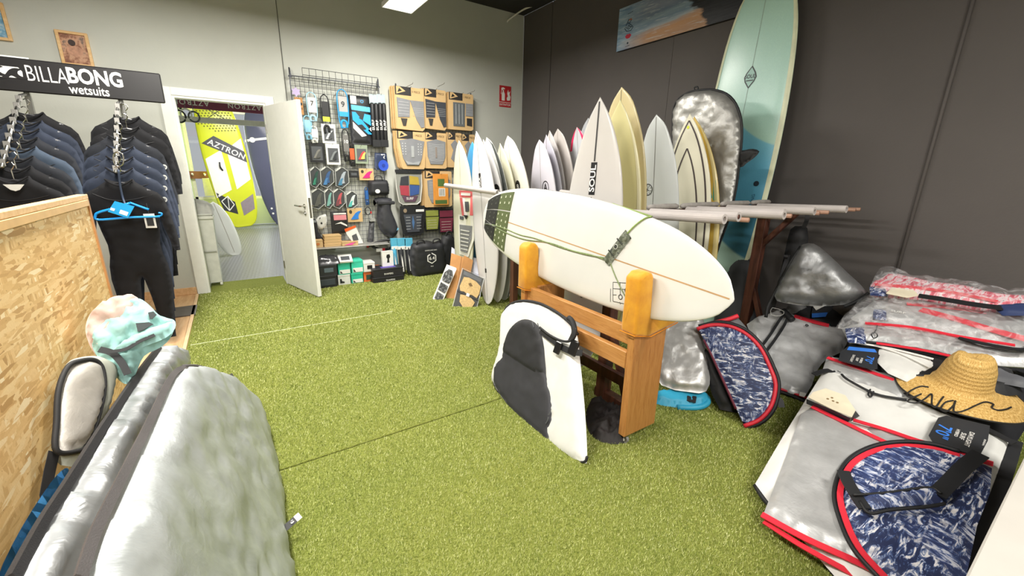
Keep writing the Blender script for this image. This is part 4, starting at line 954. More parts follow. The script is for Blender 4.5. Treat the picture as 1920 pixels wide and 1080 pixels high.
# small narrow bag nose standing by the chipboard
shE = Sheet(at_x(150, 760, -.50), (0, 1, 0), V((.90, -.34, .28)))
sm = thing('board_bag', 'small narrow grey board bag with black piping leaning on the chipboard', 'bag', shE.W(shE.px(150, 830)+(0,)))
soft('bag_back', shE, [(100, 860), (104, 770), (110, 720), (125, 682), (150, 670), (185, 668), (208, 680), (216, 705), (206, 755), (182, 815), (150, 870)], M('#a7a99c', .7), sm, .02, .05, .03, .003, 9, w=-.025, back=.5)
soft('bag_front', shE, [(108, 842), (108, 790), (112, 730), (128, 690), (152, 678), (178, 678), (192, 695), (194, 730), (184, 780), (165, 830), (146, 842)], silver_mat('grey_foil', '#bdb8b0', .45, True, .4), sm, .018, .05, .022, .003, 10, seed=8)
build('piping', tube(shE.path([(146, 846), (165, 832), (184, 782), (195, 732), (193, 694), (179, 676), (152, 676), (127, 688), (110, 730), (106, 790), (106, 845)], .008, 5, True), .0075, 8, closed=True), M('#1f1e1f', .7), sm, smooth=True)
build('side_strap', ribbon([shE.W(shE.px(x, y)+(-.01,)) for x, y in ((108, 845), (100, 880), (92, 925), (100, 960))], .035, V((.9, -.2, .3))), M('#1f1e1f', .7), sm)
# ---- pink and aqua poncho bundle
cen = at_x(248, 640, -.40)
shF = Sheet(cen, (.97, .24, 0), V((.12, -.75, .62)))
pc = thing('poncho', 'crumpled pink and aqua poncho slumped on top of the silver bags', 'poncho', cen-V((0, 0, .2)))
aqua = M('#93bfbb', .75, var=.07, vs_=6, bump=.25, bs=35); pink = M('#b9a299', .75, var=.07, vs_=6, bump=.25, bs=35)
soft('poncho_body', shF, [(160, 620), (168, 590), (190, 570), (230, 556), (258, 558), (262, 590), (240, 630), (215, 660), (190, 672), (172, 655)], pink, pc, .013, .05, .05, .030, 12, seed=21, w=-.03, back=.5)
soft('poncho_body', shF, [(172, 645), (180, 618), (205, 595), (238, 572), (260, 560), (280, 572), (300, 592), (326, 600), (328, 612), (318, 636), (300, 652), (270, 668), (255, 700), (240, 720), (222, 712), (205, 690), (185, 672)], aqua, pc, .011, .04, .05, .040, 13, seed=22, w=-.01, back=.3)
soft('poncho_fold', shF, [(262, 622), (300, 610), (326, 602), (328, 616), (310, 634), (270, 650), (235, 664), (210, 662), (225, 645)], aqua, pc, .014, .03, .035, .014, 16, seed=25, w=.045, back=.2)
for pts_ in ([(278, 588), (288, 586), (294, 592), (286, 600), (281, 600)], [(255, 608), (280, 606), (288, 610), (270, 620), (259, 624)]):
    build('patch', prism(shF.poly(pts_, 0, .07), .003, lambda p: shF.W((p[0], p[1], p[2]+.078))), M('#2c3436', .7), pc)
build('strap', ribbon(shF.path([(186, 655), (210, 662), (228, 680), (240, 702)], .07), .022, shF.n), M('#1f2224', .7), pc)
build('strap', ribbon(shF.path([(205, 660), (235, 655), (262, 640), (290, 628)], .085), .012, shF.n), M('#1f2224', .7), pc)
# ---- framed pictures high on the grey wall
def wall_rect(x0, y0, x1, y1, Y=BW): a = at_y(x0, y0, Y); c = at_y(x1, y1, Y); return min(a.x, c.x), max(a.x, c.x), min(a.z, c.z), max(a.z, c.z)
def framed(label, x0, x1, z0, z1, kind):
    r_ = thing('picture_frame', label, 'picture', ((x0+x1)/2, BW-.01, z0))
    f_ = .022
    for nm_, bx in (('frame_side', (x0, z0, x0+f_, z1)), ('frame_side', (x1-f_, z0, x1, z1)), ('frame_rail', (x0+f_, z0, x1-f_, z0+f_)), ('frame_rail', (x0+f_, z1-f_, x1-f_, z1))):
        build(nm_, bbox(bx[0], BW-.028, bx[1], bx[2], BW-.002, bx[3], .002), pine, r_)
    tt = NT('print_'+kind, .6); vv = tt.coord(); nz = tt.noise(vv, 11, 5, .65)
    if kind == 'sepia': tt.col(tt.ramp(nz, [(.3, srgb('#3d2a24')), (.45, srgb('#8a5b45')), (.55, srgb('#c69a7c')), (.65, srgb('#5d5350')), (.8, srgb('#e3d6c8'))]))
    else: tt.col(tt.ramp(nz, [(.3, srgb('#2f5f86')), (.5, srgb('#7fb0cb')), (.65, srgb('#e8e4da')), (.8, srgb('#a58a6a'))]))
    build('print', box(x0+f_, BW-.014, z0+f_, x1-f_, BW-.010, z1-f_), tt.m, r_)
    return r_
r_ = framed('small pine-framed sepia photograph hanging crooked above the wetsuit sign', -1.115, -.905, 2.235, 2.515, 'sepia')
for (u, v_, ru, rv, c_) in ((-1.022, 2.425, .024, .026, '#3a2a26'), (-1.012, 2.36, .052, .046, '#b98a70')):
    build('print_figure', ([(u+ru*math.cos(2*PI*k/14), BW-.0145-.0003*(r_ is None), v_+rv*math.sin(2*PI*k/14)) for k in range(14)], [tuple(range(14))]), M(c_, .6, var=.2, vs_=30), r_)
framed('pine-framed blue beach photograph at the left edge of the grey wall', -1.62, -1.385, 2.375, 2.66, 'beach')
# ================================================================ BACK WALL DISPLAY
PY = 5.585
kraft = M('#cfae7c', .75, var=.06, vs_=5); kraft2 = M('#b8935f', .8, var=.08); padgrey = M('#84868a', .8, var=.05, bump=.4, bs=240); paddark = M('#3b3f47', .8, var=.05, bump=.4, bs=240)
clearp = NT('clear_plastic', .12, spec=.6); clearp.b.inputs['Base Color'].default_value = (.85, .87, .88, 1); clearp.b.inputs['Alpha'].default_value = .28; clearp = clearp.m
BK = M('#1f2022', .5); WH = M('#e7e6e1', .5, var=.02); RED = M('#c3292c', .45); DG = M('#55585c', .5)
def col_(c, r=.5): return M(c, r)
class Pin:
    """a thing laid out on a vertical plane y = Y from pixel extents; d = distance in front of the plane"""
    def __init__(s, name, label, cat, x0, y0, x1, y1, Y=PY, group=None):
        s.Y = Y; s.x0, s.x1, s.z0, s.z1 = wall_rect(x0, y0, x1, y1, Y); xm = (x0+x1)/2; ym = (y0+y1)/2
        s.x0, s.x1 = at_y(x0, ym, Y).x, at_y(x1, ym, Y).x; s.z0, s.z1 = at_y(xm, y1, Y).z, at_y(xm, y0, Y).z
        s.w, s.h = s.x1-s.x0, s.z1-s.z0
        s.r = thing(name, label, cat, ((s.x0+s.x1)/2, Y, s.z0), group)
    def P(s, u, v, d=0): return (s.x0+s.w*u, s.Y-d, s.z0+s.h*v)
    def rect(s, name, u0, v0, u1, v1, d0, d1, mat, b=.002, par=None):
        a = s.P(u0, v0, d1); c = s.P(u1, v1, d0); return build(name, bbox(a[0], a[1], a[2], c[0], c[1], c[2], b), mat, par or s.r)
    def poly(s, name, pts, d0, d1, mat, par=None):
        """pts counter-clockwise in unit coordinates"""
        return build(name, prism(pts, d1-d0, lambda p: V(s.P(p[0], p[1], d0+p[2]))), mat, par or s.r)
    def puff(s, name, pts, d0, T, mat, wr=.002, h=None, R=.02, seed=1, rnd=0):
        pl = [(p[0]*s.w, p[1]*s.h) for p in pts]
        if rnd: pl = [(q.x, q.y) for q in smoothpts([(a, c, 0) for a, c in pl], rnd, True)]
        g = pillow(pl, h or max(s.w, s.h)/12, R, T, wr, 14, lambda p: V((s.x0+p[0], s.Y-d0-p[2], s.z0+p[1])), 0, seed)
        return build(name, g[:2], mat, s.r, smooth=True)
    def txt(s, name, t_, u, v, size, mat, d, rot=0, bold=.01, sx=1):
        ex_ = V((math.cos(rot), 0, math.sin(rot))); ez2 = V((-math.sin(rot), 0, math.cos(rot)))
        return text(name, t_, size, mat, s.r, V(s.P(u, v, d)), ex_, ez2, bold, 1, sx, .0006)
    def hook(s, u=.5, v=1.0, L=.05):
        p = V(s.P(u, v, 0)); return build('hook', tube([(p.x, s.Y+.01, p.z-.006), (p.x, s.Y-L, p.z-.006), (p.x, s.Y-L-.006, p.z+.006)], .0022, 5), steel, s.r)
# wire grid panels -------------------------------------------------------
wire = M('#5d5f66', .4, .6)
def grid(label, x0, x1, z0, z1, nx, nz, Y, top=False):
    r_ = thing('wire_grid', label, 'grid panel', ((x0+x1)/2, Y, z0))
    R_ = .06
    loop = smoothpts([(x0, Y, z0), (x0, Y, z1-R_), (x0+.02, Y, z1-.02), (x0+R_, Y, z1), (x1-R_, Y, z1), (x1-.02, Y, z1-.02), (x1, Y, z1-R_), (x1, Y, z0)], 4)
    build('outer_frame', tube(loop, .006, 6), wire, r_, smooth=True)
    gs = [tube([(x0+(x1-x0)*i/nx, Y, z0), (x0+(x1-x0)*i/nx, Y, z1-.002)], .0022, 4) for i in range(1, nx)]
    gs += [tube([(x0, Y-.004, z0+(z1-z0)*i/nz), (x1, Y-.004, z0+(z1-z0)*i/nz)], .0022, 4) for i in range(0, nz)]
    o = build('wire_mesh', join(*gs), wire, r_); o['kind'] = 'stuff'
    return r_
g1_ = grid('black wire grid panel full of leashes and fins beside the white door', .70, 1.685, .40, 2.375, 21, 38, 5.60)
# projecting wire frame on top
ZA, ZB = at_y(640, 137, 5.5).z, at_y(640, 158, 5.56).z
xa, xb = at_y(566, 128, 5.5).x, at_y(708, 143, 5.5).x
gs = []
for i in range(13):
    x = xa+(xb-xa)*i/12; gs.append(tube([(x, 5.50, ZA), (x, 5.50, ZA-.07), (x, 5.585, ZA-.13)], .0024, 4))
for z, y in ((ZA, 5.50), (ZA-.07, 5.50), (ZA-.13, 5.585)): gs.append(tube([(xa, y, z), (xb, y, z)], .0032, 5))
o = build('top_wire_shelf', join(*gs), wire, g1_); o['kind'] = 'stuff'
build('shelf', bbox(.74, 5.32, .452, 1.62, 5.6, .460, .002), M('#a9a8a2', .4, .3), g1_)
g2_ = grid('black wire grid panel behind the cardboard pad packs', 1.90, 2.98, .45, 2.36, 22, 36, 5.61)
# leashes and loose goods ------------------------------------------------
GL, GF = 'leashes on the wire grid', 'fin blister packs on the wire grid'
def leash_pack(label, x0, y0, x1, y1, cardc, cordc, num=None, band=None, numc=None):
    p = Pin('leash_pack', label, 'leash', x0, y0, x1, y1, PY, GL)
    def Q(u, v, d): return V(p.P(u, v, d))
    build('cord_loop', tube(smoothpts([Q(.5, .97, .012), Q(.15, .86, .014), Q(.12, .5, .012), Q(.2, .12, .012), Q(.5, .02, .014), Q(.82, .14, .012), Q(.9, .5, .012), Q(.85, .86, .014)], 4, True), .0065, 6, closed=True), cordc, p.r, smooth=True)
    build('cuff', tube(smoothpts([Q(.3, .0, .02), Q(.25, .12, .026), Q(.4, .2, .03), Q(.65, .16, .028), Q(.7, .02, .02)], 4), .014, 6), cordc, p.r, smooth=True)
    c = p.rect('card', .18, .30, .84, .80, .018, .026, cardc)
    if band: p.rect('card_band', .18, .30, .84, .42, .026, .028, band)
    if num: p.txt('card_number', num, .5, .60, p.w*.55, numc or BK, .029, 0, .015)
    p.hook(); return p
leash_pack('white leash on a white card numbered 7, top left of the wire grid', 573, 172, 596, 228, WH, M('#a8d0e2', .5), '7')
leash_pack('black looped leash with a yellow tip near the top of the wire grid', 600, 176, 620, 250, BK, BK, None, M('#d6e03c', .5))
leash_pack('blue and grey leash on a card numbered 9', 630, 166, 655, 241, M('#a8a6a4', .5), M('#2aa0e0', .4), '9', M('#2a9be0', .4))
leash_pack('dark grey leash pack numbered 10 below the number 9 card', 640, 241, 656, 303, M('#6c6b68', .5), BK, '10', None, WH)
leash_pack('slim black leash with orange label next to the red fin pack', 653, 270, 666, 312, M('#c85a2e', .5), BK)
leash_pack('pale blue coiled leash beside the free edge of the door', 568, 216, 586, 262, M('#8fc6e0', .4), M('#8fc6e0', .4))
leash_pack('white cuffed leash hanging over the grey fin pack', 580, 236, 597, 268, M('#d9dedf', .5), M('#e8e8e4', .4))
leash_pack('thin blue leash hanging by the black pouch', 683, 350, 691, 384, M('#2b63a8', .4), M('#2b4d80', .4))
p = Pin('wax_comb', 'lilac star-shaped wax comb hooked at the top left of the grid', 'wax comb', 545, 163, 564, 182)
p.poly('comb_body', [(.5+.5*math.cos(PI/2+PI*k/6)*(1 if k % 2 == 0 else .6), .5+.5*math.sin(PI/2+PI*k/6)*(1 if k % 2 == 0 else .6)) for k in range(12)], .01, .02, M('#b9a9cf', .4)); p.hook()
p = Pin('sticker_pad', 'brown striped card pack tucked behind the door edge on the grid', 'card', 553, 183, 568, 215); p.rect('card', 0, 0, 1, 1, .01, .02, M('#b07f4a', .6)); p.rect('stripe', .1, .55, .9, .7, .02, .022, BK); p.rect('stripe', .1, .3, .9, .42, .02, .022, M('#7c5632', .6)); p.hook()
# big rash vest bag: black with blue and white stripes
p = Pin('board_sock_pack', 'black pack with blue and white diagonal stripes in the middle of the grid', 'pack', 655, 180, 694, 271)
p.puff('pack_body', [(0, 0), (1, 0), (1, 1), (0, 1)], .01, .03, BK, .002)
p.poly('diagonal_stripe', [(.28, .66), (.12, .66), (.12, .50), (.82, .22), (.98, .22), (.98, .28)], .037, .041, M('#2b9fe6', .35))
p.poly('diagonal_stripe', [(.12, .46), (.12, .33), (.5, .16), (.74, .19)], .037, .041, WH)
p.poly('stripe', [(.10, .70), (.98, .68), (.98, .78), (.10, .80)], .037, .041, M('#5cb9ec', .35)); p.rect('label_card', .08, .82, .36, .98, .037, .042, WH)
p.poly('corner_flash', [(.60, .5), (.98, .40), (.98, .62), (.70, .64)], .037, .041, M('#3aa7e8', .35)); p.poly('corner_flash', [(.82, .30), (.98, .24), (.98, .38)], .037, .041, WH)
p.txt('pack_emblem', 'O', .62, .88, .05, M('#2b9fe6', .4), .04); p.hook(.62)
for i, (x0, x1, lab) in enumerate(((693, 709, 'left black padded roof rack tube pack with white side lettering'), (708, 723, 'right black padded roof rack tube pack with white side lettering'))):
    p = Pin('rack_pad', lab, 'rack pad', x0, 178, x1, 276, PY, 'black rack pads on the grid')
    for u in (.28, .74):
        a, c = V(p.P(u, .03, .045)), V(p.P(u, .84, .045)); build('foam_roll', tube([a, a+V((0, 0, .01)), c-V((0, 0, .02)), c], [.020, .026, .026, .018], 10), BK, p.r, smooth=True)
        p.txt('side_lettering', 'SURF', u-.06, .42, .042, WHT, .073, PI/2, .01, 1.3)
    p.rect('header_card', .02, .82, .98, 1, .03, .04, M('#a9bcc0', .4)); p.rect('lower_band', .02, .0, .98, .14, .02, .075, BK, .004); p.hook()
# fin packs ---------------------------------------------------------------
FIN = [(.08, .12), (.42, .10), (.74, .16), (.70, .34), (.74, .55), (.86, .78), (.97, .93), (.72, .90), (.50, .74), (.30, .45)]
def fin_pack(label, x0, y0, x1, y1, trayc, finc, style='tray', fin2=None):
    p = Pin('fin_pack', label, 'fin pack', x0, y0, x1, y1, PY, GF)
    if style == 'tray':
        hexo = [(.0, .12), (.45, 0), (1, .28), (1, .82), (.62, 1), (.05, .92)]
        p.poly('tray', hexo, .008, .016, trayc)
        rim = [V(p.P(u, v, .02)) for u, v in hexo]; build('tray_rim', tube(rim, .0042, 5, closed=True), M('#c9ccc9', .35), p.r)
        p.poly('fin', [(u*.72+.14, v*.72+.14) for u, v in FIN], .018, .026, finc)
        p.poly('fin', [(u*.5+.10, v*.42+.10) for u, v in FIN], .027, .032, fin2 or finc)
        p.poly('label_strip', [(.10, .80), (.45, .95), (.45, 1.03), (.08, .88)], .02, .024, M('#d9dad4', .5))
    elif style == 'card':
        p.rect('card', 0, 0, 1, 1, .008, .018, trayc); p.poly('fin', [(u*.8+.14, v*.72+.12) for u, v in FIN], .018, .026, finc); p.poly('round_seal', circ(.22, .74, .10, 12, .14), .018, .020, M('#3b3426', .6))
    else:
        p.rect('card', 0, 0, 1, 1, .008, .018, trayc); p.rect('window', .14, .12, .88, .80, .018, .020, DG); p.poly('fin', [(u*.62+.18, v*.55+.16) for u, v in FIN], .020, .028, finc); p.poly('fin', [(u*.5+.36, v*.45+.20) for u, v in FIN], .028, .034, fin2 or finc)
    p.hook(); return p
dkt = M('#474a4c', .4)
fin_pack('yellow-green fin tray half hidden by the door edge', 569, 318, 581, 350, dkt, M('#b9b46a', .4))
fin_pack('dark green fin tray, first of the upper tray row', 581, 313, 601, 352, dkt, M('#2f5148', .4), fin2=M('#3c8f75', .4))
fin_pack('navy blue fin tray, second of the upper tray row', 600, 313, 625, 352, dkt, M('#3c5e8c', .4), fin2=M('#4d83b8', .4))
fin_pack('grey and white marbled fin tray at the right of the upper row', 628, 314, 653, 353, dkt, M('#aab3bd', .4), fin2=M('#4d86a8', .4))
fin_pack('charcoal fin tray, first of the lower tray row', 583, 354, 609, 392, dkt, M('#62645e', .4))
fin_pack('aqua fin tray, second of the lower tray row', 608, 354, 625, 391, dkt, M('#7fb5ac', .4))
fin_pack('red and grey fin tray, third of the lower tray row', 624, 354, 646, 391, dkt, M('#c25a60', .4), fin2=M('#7e4b50', .4))
fin_pack('turquoise and white fin tray at the right of the lower row', 648, 359, 670, 392, dkt, M('#d9e2e0', .4), fin2=M('#58bdb6', .4))
fin_pack('black fin pack with a grey fin, left of the white one', 580, 267, 607, 305, BK, M('#86857e', .3), 'box', M('#5b5c5a', .3))
fin_pack('white fin pack with dark marbled fins below the black leash', 611, 270, 637, 309, WH, M('#8a9092', .3), 'box', M('#3a3d42', .3))
fin_pack('silvery white fin pack under the black leash tip', 603, 233, 629, 269, WH, M('#c6cacc', .3), 'box', M('#4a4d50', .3))
fin_pack('clear pack of red, yellow and green fins below the striped pack', 665, 272, 689, 307, M('#8d9a84', .4), M('#d8474b', .3), 'box', M('#dfce6a', .3))
fin_pack('kraft card with a hot pink fin right of the fin trays', 673, 316, 700, 338, kraft, M('#e8287e', .4), 'card')
fin_pack('kraft card with a bright blue fin above the shelf', 651, 390, 679, 416, kraft, M('#2f7fd6', .4), 'card')
p = Pin('accessory_pack', 'small flat black accessory pack left of the pink fin card', 'pack', 654, 320, 672, 333); p.rect('card', 0, 0, 1, 1, .008, .02, BK); p.rect('window', .2, .3, .8, .7, .02, .023, DG); p.hook()
p = Pin('strap_pack', 'blue strap roll in a navy pack at the right edge of the grid', 'strap', 701, 287, 727, 321)
p.puff('pouch', [(0, .1), (.6, 0), (1, .25), (.92, 1), (.08, 1)], .01, .015, M('#22304e', .5)); p.poly('strap_roll', circ(.62, .32, .36, 18, .30), .018, .034, M('#2c50c0', .45)); p.poly('roll_core', circ(.62, .32, .12, 12, .10), .034, .037, M('#1f3a94', .5)); p.rect('price_label', .50, .70, .80, .94, .022, .026, WH); p.hook()
p = Pin('wetsuit_glove_pack', 'black pack with pink and white label under the fin trays', 'pack', 620, 397, 651, 437)
p.puff('pouch', [(0, 0), (1, 0), (1, 1), (0, 1)], .01, .018, BK); p.rect('pink_label', .18, .62, .95, .86, .026, .030, M('#d98a93', .5)); p.rect('label_line', .18, .88, .95, .95, .026, .030, WH); p.poly('white_flash', [(.22, .44), (.55, .46), (.95, .30), (.95, .38), (.6, .54)], .026, .030, WH); p.hook()
p = Pin('foot_strap', 'white and black curved foot strap under the charcoal fin tray', 'foot strap', 590, 402, 613, 431)
p.puff('strap_body', [(.3, .05), (.75, .15), (1, .55), (.98, 1), (.7, .98), (.3, .85), (0, .45)], .01, .03, M('#d5d5d0', .5), rnd=2)
for u, v in ((.45, .75), (.68, .7), (.5, .45), (.74, .42)): p.poly('strap_hole', circ(u, v, .08, 10), .034, .040, BK)
p = Pin('bootie', 'black neoprene bootie hanging by the door edge', 'bootie', 579, 412, 608, 455, 5.55); p.puff('boot_body', [(.1, 1), (.55, 1), (.6, .5), (.78, .25), (1, .12), (.95, 0), (.6, .04), (.2, .25), (.1, .6)], .0, .05, M('#202124', .7), rnd=3); p.rect('cuff_label', .15, .9, .5, 1.0, .05, .054, M('#8a8f92', .5))
p = Pin('waist_pouch', 'rounded black pouch with a white oval badge at the right of the grid', 'pouch', 690, 337, 728, 366, 5.58)
p.puff('pouch_body', [(0, .05), (.5, 0), (1, .06), (1, .8), (.85, 1), (.15, .98), (0, .8)], 0, .09, M('#26272b', .6), rnd=3, R=.05); p.poly('badge', circ(.36, .28, .12, 14, .13), .088, .093, WH)
build('carry_loop', tube(smoothpts([V(p.P(.3, .95, .04)), V(p.P(.36, 1.22, .04)), V(p.P(.62, 1.22, .04)), V(p.P(.68, .95, .04))], 5), .006, 6), BK, p.r, smooth=True)
p = Pin('dry_bag', 'tall charcoal dry bag with small blue tag hanging on the grid edge', 'dry bag', 701, 370, 745, 446, 5.57)
p.puff('bag_body', [(.18, .86), (.05, .80), (.02, .92), (.2, 1), (.75, .98), (.8, .88), (.75, .7), (1, .25), (.92, .08), (.75, .0), (.5, .05), (.2, .22), (.12, .5)], 0, .11, M('#34353a', .6, bump=.2), .004, rnd=3, R=.06); p.poly('blue_tag', [(.76, .17), (.94, .22), (.92, .26), (.8, .25)], .09, .096, M('#7fc0e0', .4)); p.rect('roll_top', .1, .84, .82, .92, .05, .12, M('#2a2b2f', .6), .01)
p = Pin('pole_case', 'slim charcoal pole case with a silver top beside the dry bag', 'case', 684, 409, 704, 463, 5.56); p.puff('case_body', [(.1, 0), (.7, 0), (1, .9), (.5, .92)], 0, .05, M('#46474b', .5), .001); p.poly('silver_top', [(.5, .9), (1, .9), (.95, 1), (.6, 1)], .0, .055, M('#c9cbcc', .3, .6)); p.rect('red_tab', 0, .0, .2, .1, .03, .05, RED)
p = Pin('paddle_belt', 'black belt with red and white tabs below the dry bag', 'belt', 696, 447, 738, 471, 5.5)
build('belt_loop', tube(smoothpts([V(p.P(u, v, d)) for u, v, d in ((0, .55, .02), (.2, .3, .06), (.5, .2, .08), (.85, .35, .05), (1, .8, .02), (.7, .85, .0), (.3, .75, .0))], 5, True), .018, 6, closed=True), BK, p.r, smooth=True); p.rect('white_tab', .12, .10, .38, .34, .08, .105, WH); p.rect('red_tab', .38, .1, .5, .34, .08, .105, RED)
p = Pin('leash_ring', 'small black ring leash with a red end next to the blue fin card', 'leash', 683, 386, 695, 403); build('ring', tube([V(p.P(*q, .015)) for q in circ(.5, .45, .42, 16)], .006, 6, closed=True), BK, p.r, smooth=True); p.rect('red_end', .85, .15, 1.05, .4, .01, .03, RED)
# on the grid shelf
SHY = 5.42
for i in range(4):
    z0 = .460+i*.0345; x0 = at_y(608, 460, SHY).x; x1 = at_y(642, 460, SHY).x
    r_ = thing('cardboard_box', 'flat kraft box in the shelf stack, %s' % ['bottom of four', 'second from the bottom', 'second from the top', 'top of four'][i], 'box', ((x0+x1)/2, SHY, z0), 'kraft boxes on the shelf')
    build('box_body', bbox(x0+.004*i, SHY, z0, x1-.006+.003*(i % 2), SHY+.15, z0+.030, .002), kraft, r_); build('lid', bbox(x0-.002+.004*i, SHY-.003, z0+.022, x1-.004+.003*(i % 2), SHY+.152, z0+.0335, .002), M('#d7b47f', .7), r_)
def zbox(name, label, cat, x0, y0, x1, y1, Y, D, mat, z0=None, group=None, rot=0):
    p = Pin(name, label, cat, x0, y0, x1, y1, Y, group)
    if z0 is not None: p.h = p.z1-z0; p.z0 = z0
    p.r.location = ((p.x0+p.x1)/2, Y, p.z0); WL[p.r] = V(p.r.location)
    p.rect('box_body', 0, 0, 1, .86, -D, 0, mat); p.rect('lid', -.01, .84, 1.01, 1, -D-.002, .003, mat); p.D = D; return p
p = zbox('cardboard_box', 'kraft box with a small orange dot at the left of the shelf', 'box', 585, 450, 606, 471, SHY, .14, kraft, .460); p.poly('dot_print', circ(.55, .45, .16, 12), .003, .005, M('#c8783c', .5))
p = zbox('cardboard_box', 'low kraft box with a pink fin picture on the shelf', 'box', 642, 453, 672, 472, SHY-.03, .13, kraft, .460); p.poly('fin_print', [(u*.85+.06, v*.7+.1) for u, v in FIN], .003, .006, M('#ea4fa0', .5))
p = Pin('tool_pack', 'white and orange tool pack leaning on the kraft boxes', 'pack', 648, 434, 682, 468, SHY+.03); p.poly('card', [(.45, .0), (.95, .05), (.62, .95), (.02, .75), (.1, .55)], .0, .012, WH); p.poly('orange_header', [(.02, .72), (.62, .95), (.58, 1.05), (-.02, .88)], .012, .018, M('#e6622a', .4)); p.poly('tool_print', [(.4, .2), (.7, .25), (.6, .6), (.35, .5)], .012, .017, DG)
p.r.location.z = .461; 
# cardboard traction-pad packs --------------------------------------------
GP = 'kraft pad packs on the wall'
def padpack(label, x0, y0, x1, y1, kind, n=4, Y=5.52, dark=None, side=1):
    p = Pin('pad_pack', label, 'pad pack', x0, y0, x1, y1, Y, GP)
    c = [(0.02, 0), (.92, -.02 if kind in ('fish', 'kick') else .0), (1, .04), (1, .97), (.97, 1), (.03, 1), (0, .97), (0, .03)] if kind != 'kick' else [(.16, 0), (.90, 0), (.95, .06), (1.0, .55), (1, 1), (0, 1), (0, .55), (.1, .05)]
    p.poly('backing_card', c, 0, .005, kraft); pm = dark or padgrey
    p.rect('header', .0, .80, .55, 1.0, .005, .0062, M('#2c2a2a', .6), .0001)
    p.poly('header_flash', [(.04, .82), (.36, .9), (.16, .995), (.04, .995)], .0065, .0072, kraft); p.poly('header_flash', [(.08, .86), (.24, .9), (.14, .96)], .0075, .008, BK)
    p.txt('card_lettering', '3 PIECE' if kind == 'fish' else '1 PIECE', .72, .90, .035, M('#5b4a33', .7), .0068, 0, .004)
    if kind == 'fish':
        a = p.poly('pad', [(.06, .28), (.46, .30), (.50, .70), (.04, .74)], .005, .013, pm); b_ = p.poly('pad', [(.50, .70), (.98, .70), (.98, .08), (.86, .06), (.70, .25)], .005, .013, pm)
        for k in range(5): p.rect('groove', .08, .36+k*.07, .45, .368+k*.07, .013, .0142, M('#b5b6b6', .6), .0002, a); p.rect('groove', .58+k*.03*(k < 3), .34+k*.045, .96, .346+k*.045, .013, .0142, M('#b5b6b6', .6), .0002, b_)
        p.poly('badge_pad', [(.22, .08), (.32, .08), (.38, .26), (.15, .26)], .005, .011, M('#3a3733', .6))
    elif kind == 'bars':
        a = p.poly('pad', [(.16, .10), (.62, .10), (.64, .74), (.16, .74)], .005, .013, M('#5f6467', .8)); b_ = p.poly('pad', [(.68, .40), (.98, .40), (.98, .74), (.68, .74)], .005, .013, padgrey)
        for k in range(3): p.rect('groove', .25+k*.13, .16, .275+k*.13, .70, .013, .0142, M('#a5a8a8', .6), .0002, a)
        for k in range(4): p.rect('groove', .70, .46+k*.07, .96, .466+k*.07, .013, .0142, M('#a5a8a8', .6), .0002, b_)
        p.poly('badge_pad', [(.72, .14), (.94, .12), (.94, .34), (.72, .34)], .005, .011, M('#2c2b2b', .6))
    elif kind == 'kick':
        a = p.poly('pad', [(.28, .10), (.72, .10), (.84, .30), (.95, .76), (.5, .82), (.06, .76), (.16, .30)], .005, .015, pm)
        p.rect('center_bar', .46, .32, .56, .62, .015, .020, M('#a3a6a7', .7), .002, a); p.poly('kicker', [(.3, .12), (.7, .12), (.78, .22), (.5, .17), (.22, .22)], .015, .028, M('#9ea1a3', .7), a)
        for k in range(5):
            for u in (.16, .26, .72, .82): p.poly('pad_hole', circ(u, .40+k*.07, .022, 6, .016), .015, .0162, M('#b9bbbb', .7), a)
    elif kind == 'ribbed':
        a = p.poly('pad', [(.22, .12), (.78, .12), (.92, .34), (.94, .76), (.5, .82), (.08, .74), (.10, .34)], .005, .015, pm)
        for k in range(11): p.poly('rib', [(.14, .24+k*.045), (.5, .21+k*.045), (.88, .24+k*.045), (.88, .252+k*.045), (.5, .222+k*.045), (.14, .252+k*.045)], .015, .0165, M('#b0b2b2', .7), a)
        p.rect('center_bar', .45, .30, .53, .60, .0165, .020, M('#8b8078', .7), .002, a)
    elif kind == 'front':
        a = p.poly('pad', [(.2, .66), (.5, .80), (.8, .66), (.62, .5), (.85, .30), (.5, .12), (.2, .26), (.38, .5)], .005, .013, pm)
    # the packs hanging behind it
    for i in range(n):
        q = thing('pad_pack', None or ('kraft pad pack behind the %s' % SHORT[label]), 'pad pack', V(p.r.location)+V((-.010*(i+1)*side, .014*(i+1), 0)), 'pad packs behind the %s' % SHORT[label])
        f_ = build('backing_card', prism(c, .006, lambda v_: V(p.P(v_[0], v_[1], v_[2]-.014*(i+1)))+V((-.010*(i+1)*side, 0, .002*(i % 2)))), (kraft, kraft2)[i % 2], q)
    p.hook(.5, 1.0, .06); return p
SHORT = {}
def PP(short, label, *a, **k): SHORT[label] = short; return padpack(label, *a, **k)
PP('first upper pad pack', 'kraft pad pack with light grey three-piece fish pad, upper left', 742, 164, 795, 243, 'fish', 5)
PP('navy-padded pack', 'kraft pad pack with dark navy three-piece pad, upper middle', 796, 168, 836, 242, 'fish', 4, 5.53, dark=paddark)
PP('long-bar pad pack', 'kraft pad pack with grey long-bar deck pad, upper right', 842, 175, 887, 244, 'bars', 4, 5.53)
PP('grey kick pad pack', 'kraft pad pack with one broad grey kick pad, middle row left', 746, 247, 798, 317, 'kick', 4)
PP('ribbed pad pack', 'kraft pad pack with a ribbed rounded grey pad, middle row', 797, 249, 837, 316, 'ribbed', 3, 5.53)
PP('narrow front pad pack', 'narrow kraft pack with a grey cross-shaped front pad', 840, 249, 865, 314, 'front', 2, 5.54)
PP('rightmost front pad pack', 'narrow kraft pack with a second front pad, partly behind the cream surfboard', 866, 252, 890, 314, 'front', 2, 5.545)
